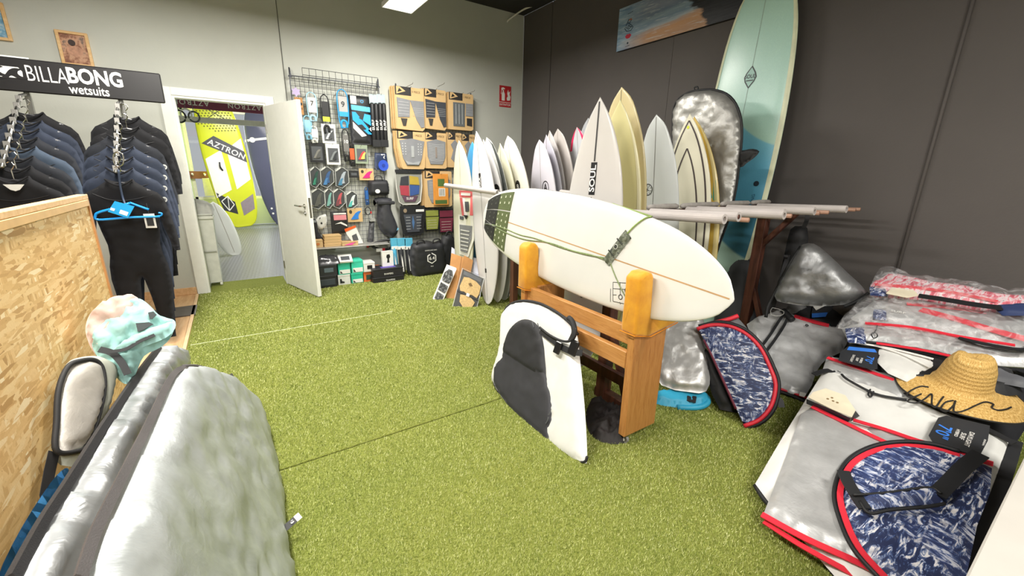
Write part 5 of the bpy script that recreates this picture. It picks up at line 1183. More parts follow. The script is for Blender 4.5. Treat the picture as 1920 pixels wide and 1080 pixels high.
PP('lower kraft pack', 'kraft pad pack behind the orange card, lower row', 797, 321, 847, 388, 'ribbed', 5, 5.53)
p = Pin('wax_card', 'orange card with green bands and a barcode on the lower kraft pack', 'card', 812, 326, 840, 384, 5.49); p.rect('card', 0, 0, 1, 1, 0, .012, M('#d8903e', .6)); p.rect('green_band', .3, .60, .75, .84, .012, .0135, M('#4f6a33', .6)); p.rect('green_band', .1, .03, .9, .16, .012, .0135, M('#4f6a33', .6)); p.rect('barcode', .35, .28, .78, .54, .012, .0135, WH)
for k in range(5): p.rect('barcode_line', .39+k*.075, .30, .42+k*.075, .52, .0135, .0142, BK, .0001)
p.hook(.5, 1, .05)
p = Pin('pad_tray', 'white-rimmed tray with a red, yellow and blue traction pad', 'pad pack', 742, 322, 790, 383, 5.53)
tr_ = [(.22, 0), (.78, 0), (.92, .08), (1, .55), (1, .96), (0, .96), (0, .55), (.08, .08)]
p.poly('tray', tr_, 0, .02, M('#8b8c86', .4)); build('tray_rim', tube([V(p.P(u, v, .022)) for u, v in tr_], .006, 6, closed=True), M('#dcdbd5', .35), p.r)
for nm_, pts_, c_ in (('pad_piece', [(.14, .60), (.48, .60), (.48, .88), (.2, .84)], '#33363c'), ('pad_piece', [(.52, .62), (.9, .60), (.86, .84), (.52, .88)], '#b39a3a'), ('pad_piece', [(.16, .30), (.48, .26), (.48, .58), (.13, .58)], '#a33a48'), ('pad_piece', [(.52, .26), (.86, .32), (.9, .58), (.52, .60)], '#35538f'), ('pad_piece', [(.3, .08), (.7, .08), (.82, .26), (.2, .26)], '#5a3f52')): p.poly(nm_, pts_, .02, .03, M(c_, .6))
p.txt('tray_lettering', 'SURF', .5, .18, .045, WH, .031); p.rect('top_bar', .0, .94, 1, 1.06, .0, .03, BK); p.hook()
p = Pin('pad_tray', 'black tray with a dark ridged traction pad below the coloured one', 'pad pack', 750, 386, 797, 441, 5.53)
p.poly('tray', [(.2, 0), (.78, 0), (.9, .1), (1, .6), (.98, 1), (.02, 1), (0, .6), (.08, .1)], 0, .02, BK); p.poly('pad', [(.24, .12), (.72, .12), (.86, .72), (.12, .72)], .02, .03, M('#3c4047', .8))
for k in range(5): p.rect('groove', .2, .22+k*.1, .38, .235+k*.1, .03, .032, M('#a7aaac', .6), .0002); p.rect('groove', .62, .22+k*.1, .8, .235+k*.1, .03, .032, M('#a7aaac', .6), .0002)
p.poly('center_mark', [(.48, .2), (.54, .45), (.48, .68), (.44, .45)], .03, .032, M('#4b6f9c', .5)); p.rect('label_bar', .62, .80, .95, .88, .02, .022, WH); p.poly('round_mark', circ(.2, .85, .07, 10), .02, .022, M('#8a7a64', .6)); p.hook()
for lab, x0, x1, c_, y1 in (('olive green traction pad pack between the black and maroon ones', 796, 823, '#8a9140', 432), ('maroon traction pad pack at the lower right of the pad wall', 822, 850, '#6e2338', 437)):
    p = Pin('pad_pack', lab, 'pad pack', x0, 391, x1, y1, 5.55); p.rect('backing_card', 0, 0, 1, 1, 0, .008, BK); p.poly('pad', [(.1, .06), (.86, .06), (.96, .62), (.06, .62)], .008, .018, M(c_, .8)); p.rect('pad_front', .08, .66, .94, .92, .008, .018, M(c_, .8))
    for k in range(4): p.rect('groove', .16, .14+k*.11, .8, .15+k*.11, .018, .0195, M('#d2cfc0', .6), .0002)
    p.hook()
# long pegs above the packs
for x, y in ((762, 163), (820, 163), (876, 176)):
    a = at_y(x, y, 5.60); o = build('wall_peg', tube([a, a+V((.02, -.17, .015)), a+V((.02, -.18, .03))], .003, 5), steel); tag(o, 'bare steel display peg poking out above the %s pad pack' % {762: 'light grey', 820: 'navy', 876: 'long-bar'}[x], 'peg')
# fire extinguisher sign ---------------------------------------------------
x0, x1, z0, z1 = wall_rect(936, 160, 958, 201, BW-.003)
p = Pin('safety_sign', 'red fire extinguisher sign near the corner of the grey wall', 'sign', 936, 161, 958, 201, BW-.002)
p.rect('sign_plate', 0, 0, 1, 1, 0, .004, M('#b8282d', .35)); p.rect('divider', .0, .215, 1, .235, .004, .0046, WH, .0001)
p.txt('sign_lettering', 'EXTINTOR', .5, .11, .040, WH, .0044, 0, .01, .95)
p.poly('extinguisher_icon', [(.2, .30), (.46, .30), (.46, .62), (.40, .70), (.26, .70), (.2, .62)], .004, .0046, WH); p.rect('icon_neck', .28, .70, .38, .80, .004, .0046, WH, .0001); p.poly('icon_lever', [(.16, .82), (.46, .84), (.46, .88), (.3, .92), (.16, .88)], .004, .0046, WH)
p.poly('icon_hose', [(.12, .60), (.16, .60), (.2, .78), (.3, .80), (.3, .83), (.17, .82)], .004, .0046, WH)
p.poly('flame_icon', [(.66, .32), (.9, .34), (.95, .50), (.86, .62), (.92, .78), (.78, .70), (.74, .84), (.66, .66), (.72, .52), (.62, .44)], .004, .0046, WH)
# goods standing on the turf below the grid --------------------------------
F1 = 5.30
GB = 'boxes on the turf below the wire grid'
def fb(label, x0, y0, x1, y1, Y, D, c, z0=None, nm='shoe_box', lab2=None, labc=WH):
    p = zbox(nm, label, 'box', x0, y0, x1, y1, Y, D, M(c, .5), z0, GB); return p
p = fb('black glossy carton by the open door, lower of the pair', 596, 517, 632, 537, 5.22, .26, '#26272b', 0.0); p.rect('front_label', .1, .2, .9, .7, .003, .005, M('#3f464d', .4)); zt_ = p.z1
p = fb('black carton with grey printing on top of the glossy one by the door', 597, 497, 632, 517, 5.22, .26, '#2b2d31', zt_+.001); p.rect('front_label', .3, .3, .8, .7, .003, .005, M('#5c6a72', .4)); zt2 = p.z1
p = Pin('plastic_bag', 'shiny black plastic bag lying on the black cartons by the door', 'bag', 592, 474, 634, 497, 5.26); p.z0 = zt2; p.h = .10; p.r.location.z = zt2; WL[p.r] = V(p.r.location)
q = pillow([(0, 0), (.26, 0), (.27, .2), (.02, .2)], .02, .06, .09, .018, 14, lambda v_: V((p.x0+v_[0], 5.22+v_[1], zt2+.002+v_[2])), 0, 4); build('bag_body', q[:2], M('#3a3a3d', .22), p.r, smooth=True)
p = fb('white shoe box with a boot picture under the first teal one', 634, 515, 657, 534, 5.26, .2, '#d9dbd6', 0.0); p.poly('boot_print', [(.15, .2), (.5, .2), (.5, .32), (.3, .4), (.28, .62), (.15, .62)], .003, .005, BK); za = p.z1
p = fb('teal shoe box on the white one, left of the pair', 634, 493, 657, 514, 5.26, .2, '#38c3a4', za+.001); p.rect('end_label', .1, .08, .95, .42, .003, .005, WH); p.poly('boot_print', [(.15, .12), (.35, .12), (.26, .22), (.2, .32), (.15, .32)], .005, .006, BK); zc = p.z1
p = fb('teal shoe box on the turf, lower right of the teal stack', 659, 512, 681, 531, 5.26, .2, '#2fbb9c', 0.0); p.rect('end_label', .1, .08, .95, .42, .003, .005, WH); p.poly('boot_print', [(.15, .12), (.35, .12), (.26, .22), (.2, .32), (.15, .32)], .005, .006, BK); za = p.z1
p = fb('teal shoe box on top at the right of the teal stack', 659, 488, 681, 511, 5.26, .2, '#3fcbac', za+.001); p.rect('end_label', .1, .08, .95, .42, .003, .005, WH); p.poly('boot_print', [(.15, .12), (.35, .12), (.26, .22), (.2, .32), (.15, .32)], .005, .006, BK)
p = Pin('flat_box', 'thin white box with black print tilted on the left teal shoe box', 'box', 634, 474, 662, 493, 5.26); p.r.location.z = zc
g = xf(bbox(0, 0, 0, .16, .17, .022, .002), frame(V((p.x0, 5.24, zc+.003)), V((.99, -.1, .0)), V((.1, .93, .34)), V((0, -.34, .93)))); build('box_body', g, WH, p.r)
g = xf(bbox(.03, .03, .022, .13, .12, .024, .0005), frame(V((p.x0, 5.24, zc+.003)), V((.99, -.1, .0)), V((.1, .93, .34)), V((0, -.34, .93)))); build('top_print', g, DG, p.r)
p = fb('orange carton below the white one, right of the teal boxes', 682, 509, 700, 528, 5.27, .18, '#e0703a', 0.0); p.rect('front_label', .25, .2, .8, .7, .003, .005, M('#3a4a3e', .4)); za = p.z1
p = fb('white carton with dark product print, right of the teal boxes', 682, 492, 703, 508, 5.25, .19, '#e6e4df', za+.001); p.rect('front_label', .3, .3, .75, .7, .003, .005, BK)
p = fb('small orange carton behind the black cartons', 704, 500, 716, 530, 5.36, .12, '#de7a44', 0.0)
p = fb('long black carton on the turf with small white lettering, lower one', 700, 519, 758, 537, 5.14, .24, '#202024', 0.0, 'carton'); p.txt('carton_lettering', 'SHAPERS', .55, .35, .03, WH, .0045); za = p.z1
p = fb('long black carton with violet top stacked on the lower one', 700, 503, 756, 519, 5.15, .23, '#242328', za+.001, 'carton'); p.txt('carton_lettering', 'SHAPERS', .5, .35, .03, WH, .0045); zv = p.z1
a, c = p.P(.3, 1, 0), p.P(.8, 1, 0); build('violet_print', box(a[0], a[1]+.04, a[2]-.0005, c[0], c[1]+.12, c[2]+.0015), M('#5b46a8', .4), p.r)
p = Pin('camera_mount_box', 'upright white box with a black mount picture on the black cartons', 'box', 717, 471, 738, 508, 5.25); p.h = p.z1-zv-.002; p.z0 = zv+.002; p.r.location.z = p.z0; WL[p.r] = V(p.r.location)
p.rect('box_body', 0, 0, 1, .98, -.05, 0, WH); p.rect('lid', -.01, .95, 1.01, 1, -.051, .001, M('#d6d5d0', .5)); p.poly('mount_print', [(.4, .25), (.62, .25), (.6, .5), (.72, .62), (.66, .8), (.42, .78), (.36, .62), (.46, .5)], .0, .002, BK)
for i, (x0, x1, c_, lab) in enumerate(((735, 747, '#4ea9cf', 'blue and white rack pad tube standing at the left'), (746, 762, '#2b2d31', 'middle black rack pad tube with white stripe standing on the turf'), (760, 775, '#25272b', 'right black rack pad tube next to the tote bag'))):
    p = Pin('rack_pad', lab, 'rack pad', x0, 447, x1, 519, 5.33, 'rack pads standing below the grid')
    a, c = V(p.P(.5, 0, .0)), V(p.P(.42, .80, -.03)); a.z = .02; build('foam_roll', tube([a, a+(c-a)*.05, a+(c-a)*.95, c], [.026, .036, .036, .028], 10), M(c_, .6), p.r, smooth=True)
    build('side_stripe', ribbon([a+V((0, -.037, .05)), c+V((0, -.037, -.08))], .018, -Y_, .001), WH, p.r)
    p.rect('header_card', .0, .78, 1, 1, -.04, .0, M('#57aecf', .4))
    p.rect('header_label', .0, .72, 1, .80, -.0, .006, WH)
p = Pin('tote_bag', 'black tote bag with a white hexagon marked 6.4 on the turf', 'bag', 771, 449, 834, 517, 5.28)
p.puff('bag_body', [(.04, .02), (.5, -.02), (.97, .05), (1, .5), (.93, .96), (.7, .92), (.45, .98), (.2, .94), (.02, .9), (-.04, .5)], 0, .09, M('#26272a', .55, bump=.2), .010, rnd=3, R=.07)
for sc_, m_, d_ in ((.150, WH, .098), (.118, M('#26272a', .55), .0995)):
    p.poly('hexagon_print', [(.52+sc_*math.cos(PI/6+PI/3*k), .52+sc_*1.02*math.sin(PI/6+PI/3*k)) for k in range(6)], d_-.004, d_, m_)
p.txt('print_lettering', '6.4', .52, .52, .065, WH, .101, 0, .014); p.txt('print_lettering', 'SURFBOARD BAG', .5, .74, .022, WH, .1, 0, .004); p.txt('print_lettering', 'PRO', .52, .30, .022, WH, .1, 0, .004)
for u in (.25, .72): build('carry_handle', tube(smoothpts([V(p.P(u-.12, .88, .05)), V(p.P(u-.08, 1.0, .05)), V(p.P(u+.08, 1.0, .05)), V(p.P(u+.12, .88, .05))], 4), .010, 6), BK, p.r, smooth=True)
p = Pin('tote_bag', 'second plain black bag squeezed behind the tote bag and the kraft card', 'bag', 826, 440, 852, 505, 5.40); p.puff('bag_body', [(0, 0), (.9, .02), (1, .9), (.1, .98)], 0, .08, M('#1f2022', .6), .006, rnd=2, R=.05); build('carry_handle', tube(smoothpts([V(p.P(.3, .9, .04)), V(p.P(.4, 1.08, .04)), V(p.P(.7, 1.08, .04)), V(p.P(.8, .9, .04))], 4), .010, 6), BK, p.r, smooth=True)
# ---- cards leaning against the surfboards --------------------------------
class Lean(Pin):
    """rectangle given by four pixels (bl, br, tr, tl) on a leaning plane through a floor line"""
    def __init__(s, name, label, cat, q, floor_y, lean, ndir=(0, -1), group=None, T=.012, zf=0.0):
        n_ = V((ndir[0], ndir[1], 0)).normalized(); f0 = at_z(q[0][0], q[0][1], zf) if zf is not None else None
        s.n = (n_*math.cos(lean)+Z_*math.sin(lean)).normalized(); s.p0 = f0
        s.c = [at_plane(x, y, f0, s.n) for x, y in q]
        s.r = thing(name, label, cat, (s.c[0]+s.c[1])/2, group)
    def P(s, u, v, d=0):
        a = s.c[0]*(1-u)+s.c[1]*u; b_ = s.c[3]*(1-u)+s.c[2]*u; return tuple(a*(1-v)+b_*v+s.n*d)
    def rect(s, name, u0, v0, u1, v1, d0, d1, mat, b=0, par=None): return s.poly(name, [(u0, v0), (u1, v0), (u1, v1), (u0, v1)], d0, d1, mat, par)
nd = (-.55, -.83); LN = math.radians(24)
p = Lean('cardboard_box', 'open brown cardboard sheet leaning between the two packaged pads', 'cardboard', [(836, 560), (868, 584), (884, 487), (846, 474)], 0, LN, nd); p.poly('sheet', [(0, 0), (1, 0), (1, 1), (0, 1)], -.02, -.012, M('#b98650', .8)); p.poly('flap', [(.55, .55), (1.05, .5), (1.08, 1), (.62, 1.04)], -.011, -.004, M('#a87844', .8)); p.poly('crease', [(.50, 0), (.53, 0), (.53, 1), (.50, 1)], -.012, -.010, M('#93683a', .8))
p = Lean('pad_card', 'white card with three dark marbled traction pads leaning at the left', 'pad pack', [(811, 561), (827, 573), (857, 503), (838, 496)], 0, LN, nd, 'packaged pads leaning below the boards')
p.poly('card', [(0, .03), (.1, 0), (1, 0), (1, .97), (.9, 1), (0, 1)], 0, .008, WH)
mar = NT('marbled_pad', .7); mar.col(mar.ramp(mar.noise(mar.coord(), 45, 4, .7), [(.42, srgb('#2b2c2c')), (.52, srgb('#4b4d4d')), (.62, srgb('#8c8f8e'))])); mar.bump(mar.noise(mar.coord(), 200, 2), .3, .002); mar = mar.m
p.poly('pad', [(.12, .60), (.2, .56), (.85, .56), (.95, .62), (.92, .80), (.7, .90), (.35, .90), (.10, .78)], .008, .018, mar); p.poly('pad', [(.12, .30), (.85, .30), (.92, .36), (.9, .50), (.15, .51)], .008, .018, mar); p.poly('pad', [(.15, .06), (.8, .06), (.9, .14), (.88, .25), (.15, .25)], .008, .018, mar)
p = Lean('pad_card', 'clear-wrapped black pack with tan cork-look traction pads', 'pad pack', [(850, 574), (889, 594), (907, 523), (868, 505)], 0, LN, nd, 'packaged pads leaning below the boards')
p.poly('card', [(0, 0), (1, 0), (1, 1), (0, 1)], 0, .008, M('#3c3e3c', .5)); build('wrap_edge', tube([V(p.P(u, v, .012)) for u, v in ((-.02, -.02), (1.02, -.02), (1.02, 1.02), (-.02, 1.02))], .004, 5, closed=True), M('#cfd2d2', .3), p.r)
tan = M('#c9ab77', .8, var=.12, vs_=60, bump=.4, bs=300)
p.poly('pad', [(.06, .55), (.14, .44), (.30, .47), (.5, .44), (.68, .48), (.92, .46), (.98, .60), (.96, .78), (.7, .85), (.36, .86), (.14, .82)], .010, .022, tan); p.poly('pad', [(.18, .36), (.40, .40), (.68, .40), (.88, .34), (.82, .20), (.66, .14), (.5, .03), (.36, .12), (.22, .18)], .010, .022, tan)
p.poly('strap_band', [(.0, .40), (1, .42), (1, .46), (.0, .445)], .022, .026, BK); p.poly('label', [(.44, .39), (.58, .40), (.58, .48), (.44, .47)], .026, .030, WH); p.poly('fin_cutout', [(.5, .66), (.62, .70), (.5, .76), (.4, .71)], .022, .024, M('#6b5433', .7))
p.poly('swoosh', [(.55, .05), (.92, .05), (.95, .09), (.7, .12)], .010, .014, M('#d9d9d9', .4)); p.poly('black_inlay', [(.08, .88), (.9, .88), (.92, .98), (.08, .98)], .008, .010, DG)
p = Lean('card_sheet', 'pale lilac card sticking out left behind the brown cardboard', 'card', [(842, 520), (868, 530), (872, 478), (846, 462)], 0, LN, nd, T=.004); p.poly('sheet', [(0, 0), (1, 0), (1, 1), (0, 1)], -.045, -.040, M('#c9ccdb', .5)); p.poly('printed_strip', [(.1, .7), (.9, .7), (.9, .76), (.1, .76)], -.040, -.039, M('#a4a9c0', .5))
p = Lean('card_sheet', 'pale lilac card leaning on the narrow white surfboard', 'card', [(872, 560), (898, 572), (908, 487), (878, 478)], 0, LN, nd, T=.004); p.poly('sheet', [(0, 0), (1, 0), (1, 1), (0, 1)], -.060, -.055, M('#d3d6e4', .5)); p.poly('printed_strip', [(.1, .6), (.9, .6), (.9, .66), (.1, .66)], -.055, -.054, M('#a4a9c0', .5))
p = Lean('card_sheet', 'orange-brown kraft card leaning in front of the plain black bag', 'card', [(836, 510), (850, 520), (852, 465), (834, 458)], 0, LN, nd, T=.004); p.poly('sheet', [(0, 0), (1, 0), (1, .9), (.7, 1), (.2, 1), (0, .8)], -.075, -.068, M('#c08a4c', .6)); p.poly('pad_print', [(.2, .5), (.8, .5), (.8, .85), (.3, .85)], -.068, -.066, M('#d9a76a', .6))
# packs fixed on the pale cream board
def onboard(b, r_, pts, lift, mat, name):
    vv = []
    for x, y in pts:
        p_ = at_plane(x, y, b.T0+b.en*.03, b.en)-b.T0; vv.append((p_.dot(b.ev), p_.dot(b.eu)))
    top = [tuple(b.Q(x, y, lift)) for x, y in vv]; bot = [tuple(b.Q(x, y, lift-.004)) for x, y in vv]; n = len(vv)
    return build(name, (top+bot, [tuple(range(n)), tuple(range(n, 2*n))[::-1]]+[(i, i+n, (i+1) % n+n, (i+1) % n) for i in range(n)]), mat, r_)
r_ = thing('pad_card', 'red and white narrow card hooked on the pale cream surfboard', 'pad pack', YB.Q(0, YB.L*.6, .01))
for o_pts, m_, l_, nm_ in (([(863, 357), (886, 358), (884, 404), (868, 404)], M('#e9e4e2', .5), .010, 'card'), ([(863, 357), (886, 358), (885, 371), (864, 370)], M('#d9696c', .5), .013, 'red_header'), ([(864, 371), (868, 371), (871, 404), (868, 404)], M('#d9696c', .5), .013, 'red_edge'), ([(882, 371), (885, 371), (884, 404), (881, 404)], M('#d9696c', .5), .013, 'red_edge'), ([(873, 378), (879, 378), (879, 396), (874, 397)], DG, .013, 'oval_print'), ([(867, 361), (882, 362), (882, 367), (867, 366)], WH, .016, 'header_print')):
    onboard(YB, r_, o_pts, l_, m_, nm_)
r_ = thing('pad_card', 'white tapered card with a grey traction pad on the pale cream surfboard', 'pad pack', YB.Q(0, YB.L*.45, .01))
for o_pts, m_, l_, nm_ in (([(861, 402), (887, 405), (886, 450), (878, 482), (862, 476)], M('#dcdcd2', .5), .012, 'card'), ([(864, 421), (884, 424), (883, 448), (876, 474), (865, 470)], M('#77797a', .8), .018, 'pad'), ([(871, 403), (878, 404), (875, 411)], BK, .015, 'top_mark'), ([(864, 405), (870, 406), (870, 412), (864, 411)], DG, .015, 'size_print')):
    onboard(YB, r_, o_pts, l_, m_, nm_)
for k in range(6): onboard(YB, r_, [(866, 430+k*7), (881-k*.6, 433+k*7), (881-k*.6, 435+k*7), (866, 432+k*7)], .0195, M('#c9c9c2', .6), 'groove')
# ================================================================ BACK ROOM SEEN THROUGH THE DOORWAY
# inflatable paddle board: yellow honeycomb top, white deck, standing upright
SUP_Y = 11.55
nt_ = at_y(412, 150, SUP_Y+.25); 
b = Board(V((.02, SUP_Y+.22, 3.05)), at_y(440, 427, SUP_Y), (0, -1, .05), .86, .12, 'sup', .02, .02, cross=.25)
b.T0.z = .02
b = Board(V((-.16, SUP_Y+.30, 2.98)), (.12, SUP_Y, .02), (0, -1, .1), .84, .12, 'sup', .02, .02, cross=.25)
r = thing('paddle_board', 'yellow, white and grey inflatable paddle board standing upright in the back room', 'paddle board', (.12, SUP_Y, 0))
yel = FMat('#dfe629', .4); build('hull', b.geo(), yel, r, smooth=True)
def dk(pts, mat, name, lift=.003):
    out = []
    n = len(pts)
    for i in range(n):
        (x0, y0), (x1, y1) = pts[i], pts[(i+1) % n]
        for k in range(6): out.append((x0+(x1-x0)*k/6, y0+(y1-y0)*k/6))
    if sum(out[i][0]*out[(i+1) % len(out)][1]-out[(i+1) % len(out)][0]*out[i][1] for i in range(len(out))) < 0: out = out[::-1]
    g = pillow(out, .07, 0, 0, 0, 1, None, 0); nv = len(g[0])//2
    return build(name, ([tuple(b.Q(p[0], p[1], lift)) for p in g[0][:nv]], [f for f in g[1] if max(f) < nv]), mat, r)
cr = M('#efeae6', .6, var=.02); gr = M('#8c8087', .6); ch = M('#4a4950', .6)
dk([(.05, .85), (.37, 1.05), (.38, 1.95), (.05, 1.72)], cr, 'deck_pad'); dk([(-.05, .85), (-.05, 1.72), (-.38, 1.55), (-.37, .70)], cr, 'deck_pad')
SX = 1 if b.ev.x > 0 else -1
def fx(p): return [(x*SX, y) for x, y in p]
dk(fx([(.05, .25), (.30, .38), (.34, .72), (.05, .55)]), gr, 'tail_patch'); dk(fx([(-.05, .30), (-.05, .58), (-.36, .82), (-.30, .42)]), M('#2f3033', .6), 'tail_patch')
dk(fx([(-.37, 1.88), (-.12, 2.02), (.385, 1.66), (.385, 1.42)]), ch, 'name_band', .005)
ang = math.atan2(-.30, .6)
b_ = b
g = text_geo('AZTRON', .17, .012, 1.05); c_, s_ = math.cos(-.55), math.sin(-.55)
build('name_lettering', ([tuple(b.Q(SX*(.06+(p.x*c_-p.y*s_)), 1.72+(p.x*s_+p.y*c_), .008)) for p in g[0]], g[1]), WH, r)
# honeycomb print near the nose
cells = []
hx_m = M('#6a6a1c', .6)
vs2, fs2 = [], []
for i in range(13):
    for j in range(13):
        x = -.36+j*.06+(.03 if i % 2 else 0); y = 2.12+i*.053
        if abs(x) > b.hw(min(.99, y/b.L))-.05 or y > b.L*.985 or y < 2.08-.5*(x*SX): continue
        o0 = len(vs2); vs2 += [tuple(b.Q(x+.016*math.cos(PI/3*k), y+.016*math.sin(PI/3*k), .004)) for k in range(6)]; fs2.append(tuple(range(o0, o0+6)))
o = build('honeycomb_print', (vs2, fs2), hx_m, r); o['kind'] = 'stuff'
# triangular emblem at the tail
tri_ = [(-.20, .40), (-.30, .62), (-.16, .72), (-.08, .52)]
for i in range(4): 
    p, q = tri_[i], tri_[(i+1) % 4]; build('emblem_line', b.strip(SX*p[0], p[1], SX*q[0], q[1], .018, 3, .006), WH, r)
build('emblem_line', b.strip(SX*-.16, .72, SX*-.20, .40, .014, 3, .006), WH, r)
for pts_ in ([(-.15, 2.38), (.2, 2.60)], [(.18, 2.36), (-.15, 2.62)], [(-.15, 2.38), (.18, 2.36)]): build('bungee_cord', tube([b.Q(SX*x+0, y, .012) for x, y in [pts_[0], ((pts_[0][0]+pts_[1][0])/2, (pts_[0][1]+pts_[1][1])/2), pts_[1]]], .006, 5), ch, r)
build('carry_handle', tube(smoothpts([b.Q(SX*-.12, 1.28, .004), b.Q(SX*-.15, 1.36, .03), b.Q(SX*-.14, 1.46, .004)], 5), .016, 6), BK, r, smooth=True)
build('valve', b.decal((circ(SX*-.22, 1.86, .03, 12), [tuple(range(12))]), .006), ch, r)
# dark blue paddle board
b2 = Board(V((.66, 11.9, 2.72)), (.98, 11.45, .02), (-.25, -1, .1), .74, .10, 'long', .02, .02, cross=.25)
r2 = thing('paddle_board', 'dark blue soft-top board standing right of the yellow one in the back room', 'paddle board', (.98, 11.45, 0))
build('hull', b2.geo(), FMat('#4a4d68', .6), r2, smooth=True); build('white_band', b2.strip(-.36, 2.02, .36, 2.02, .05, 10, .004), WH, r2); build('band_badge', b2.decal((circ(-.2, 2.02, .06, 14), [tuple(range(14))]), .006), WH, r2)
for x, y in ((-.2, .32), (.0, .2), (-.2, .44), (.0, .32)): build('fin_screw', b2.decal((circ(x, y, .024, 8), [tuple(range(8))]), .005), WH, r2)
# white board slumped on its edge by the bin
b3 = Board(at_x(412, 368, -.22), at_x(443, 474, -.10), (-.2, -1, .35), .50, .07, 'wide', .03, cross=.3)
pt0 = at_z(440, 476, 0.01); b3 = Board(pt0+V((-.20, .40, .80)), pt0+V((.0, .0, -.03)), (.6, -.8, .3), .40, .07, 'wide', .03, cross=.3)
r3 = thing('surfboard', 'white board slumped behind the wheelie bin in the back room', 'surfboard', pt0)
build('hull', b3.geo(24, 16), FMat('#e6e6e4', .3), r3, smooth=True); build('stringer', b3.strip(0, .05, 0, b3.L*.97, .006, 10), M('#8a7a6a', .5), r3)
# pale wheelie bin with a grey bundle
bx0, by0 = -.475, 5.93
bn = thing('wheelie_bin', 'pale grey wheelie bin just inside the back room doorway', 'bin', (-.33, 6.1, 0))
bc = M('#c9cac0', .45)
def taper(x0, x1, y0, y1, z0, z1, k):
    g = box(x0, y0, z0, x1, y1, z1); v = [(x+(((x0+x1)/2-x)*k if z == z0 else 0), y+(((y0+y1)/2-y)*k if z == z0 else 0), z) for x, y, z in g[0]]; return v, g[1]
build('bin_body', taper(-.465, -.235, 5.90, 6.22, .05, .80, .14), bc, bn); build('bin_rim', bbox(-.475, 5.885, .80, -.225, 6.235, .835, .005), bc, bn); build('bin_lid', bbox(-.468, 5.895, .836, -.232, 6.225, .862, .01), M('#bcbdb4', .45), bn)
build('front_rib', bbox(-.45, 5.896, .42, -.25, 5.904, .432, .001), M('#a9aaa2', .5), bn)
for x in (-.43, -.26): build('bin_wheel', tube([(x-.012, 5.96, .03), (x+.012, 5.96, .03)], .03, 12), M('#e2e2dc', .4), bn)
shG = Sheet((-.35, 6.05, .865), (1, 0, 0), (0, -.2, 1))
g = pillow([(-.12, -.14), (.13, -.13), (.14, .12), (-.1, .14)], .02, .1, .13, .03, 12, lambda p: shG.W((p[0], p[1], p[2])), 0, 31); o = build('cloth_bundle', g[:2], M('#a3a39c', .7, var=.12), None, smooth=True); tag(o, 'crumpled grey cloth bundle on top of the wheelie bin', 'cloth')
# coat hooks, header banner, bench
p = Pin('hook_rail', 'brown hook rail with white pegs on the far green wall', 'hook rail', 336, 321, 396, 335, 12.18); p.rect('rail_board', 0, 0, 1, 1, 0, .03, M('#8a5a42', .6))
for u in (.2, .42, .8): a = V(p.P(u, .5, .03)); build('peg', tube([a, a+V((.0, -.12, .03))], .02, 6), WH, p.r)
a = V(p.P(.86, .2, .05)); o = build('hanging_cards', bbox(a.x-.10, a.y-.06, a.z-.42, a.x+.10, a.y-.02, a.z-.02, .004), M('#d9d6d0', .5)); tag(o, 'bundle of white cards hanging from the hook rail', 'card')
p = Pin('wooden_bench', 'small brown wooden bench end left of the yellow paddle board', 'bench', 380, 350, 396, 375, 12.0); p.z0 = 0; p.h = p.z1; p.rect('bench_seat', -.3, .92, 1.2, 1, 0, .4, M('#a9743f', .6)); p.rect('bench_leg', -.2, 0, .0, .92, .02, .1, M('#a9743f', .6)); p.rect('bench_leg', .9, 0, 1.1, .92, .02, .1, M('#a9743f', .6)); p.r.location.z = 0
YH = 8.2
z0, z1 = at_y(420, 208, YH).z, at_y(420, 186, YH).z
p = Pin('banner', 'dark maroon banner with upside-down white lettering hanging across the back room', 'banner', 300, 190, 520, 205, YH)
build('banner_cloth', bbox(-1.3, YH, z0, 1.5, YH+.03, z1+.02, .003), M('#7a3350', .6), p.r)
for x, s in ((366, 'AZTRON'), (466, 'AZTRON')):
    c = at_y(x-8, 196, YH-.002); text('banner_lettering', s, .10, WH, p.r, V((c.x, YH-.002, (z0+z1)/2-.0)), -X_, -Z_, .004, 1.15, 1, .002)
    # lettering is mounted the wrong way up
a, c = at_y(300, 212, YH+.1), at_y(520, 222, YH+.1)
o = build('beam_rail', bbox(-1.3, YH+.05, a.z-.10, 1.5, YH+.11, a.z-.02, .004), M('#dcdad2', .5)); tag(o, 'white curtain rail just below the maroon banner', 'rail')
for x in (-1.25, 1.45):
    build('hanging_rod', tube([(x, YH+.015, z1), (x, YH+.015, 3.1)], .008, 6), steel, p.r); build('rod', tube([(x, YH+.08, a.z-.03), (x, YH+.08, 3.1)], .008, 6), steel, o)
# leash coils hanging top left
c = thing('leash_bundle', 'coiled black and white leashes hanging at the top left of the back room', 'leash', at_y(345, 225, 7.4))
for i, (x, y, rr, m_) in enumerate(((336, 218, .07, BK), (349, 214, .06, WH), (364, 219, .06, DG))):
    q = at_y(x, y, 7.4-.0); build('coil', tube([q+V((rr*math.cos(2*PI*k/14), .0, rr*1.1*math.sin(2*PI*k/14))) for k in range(14)], .012, 6, closed=True), m_, c, smooth=True)
    build('coil_cord', tube([q+V((0, 0, rr*1.1)), V((q.x, q.y, 3.1))], .004, 4), DG, c)
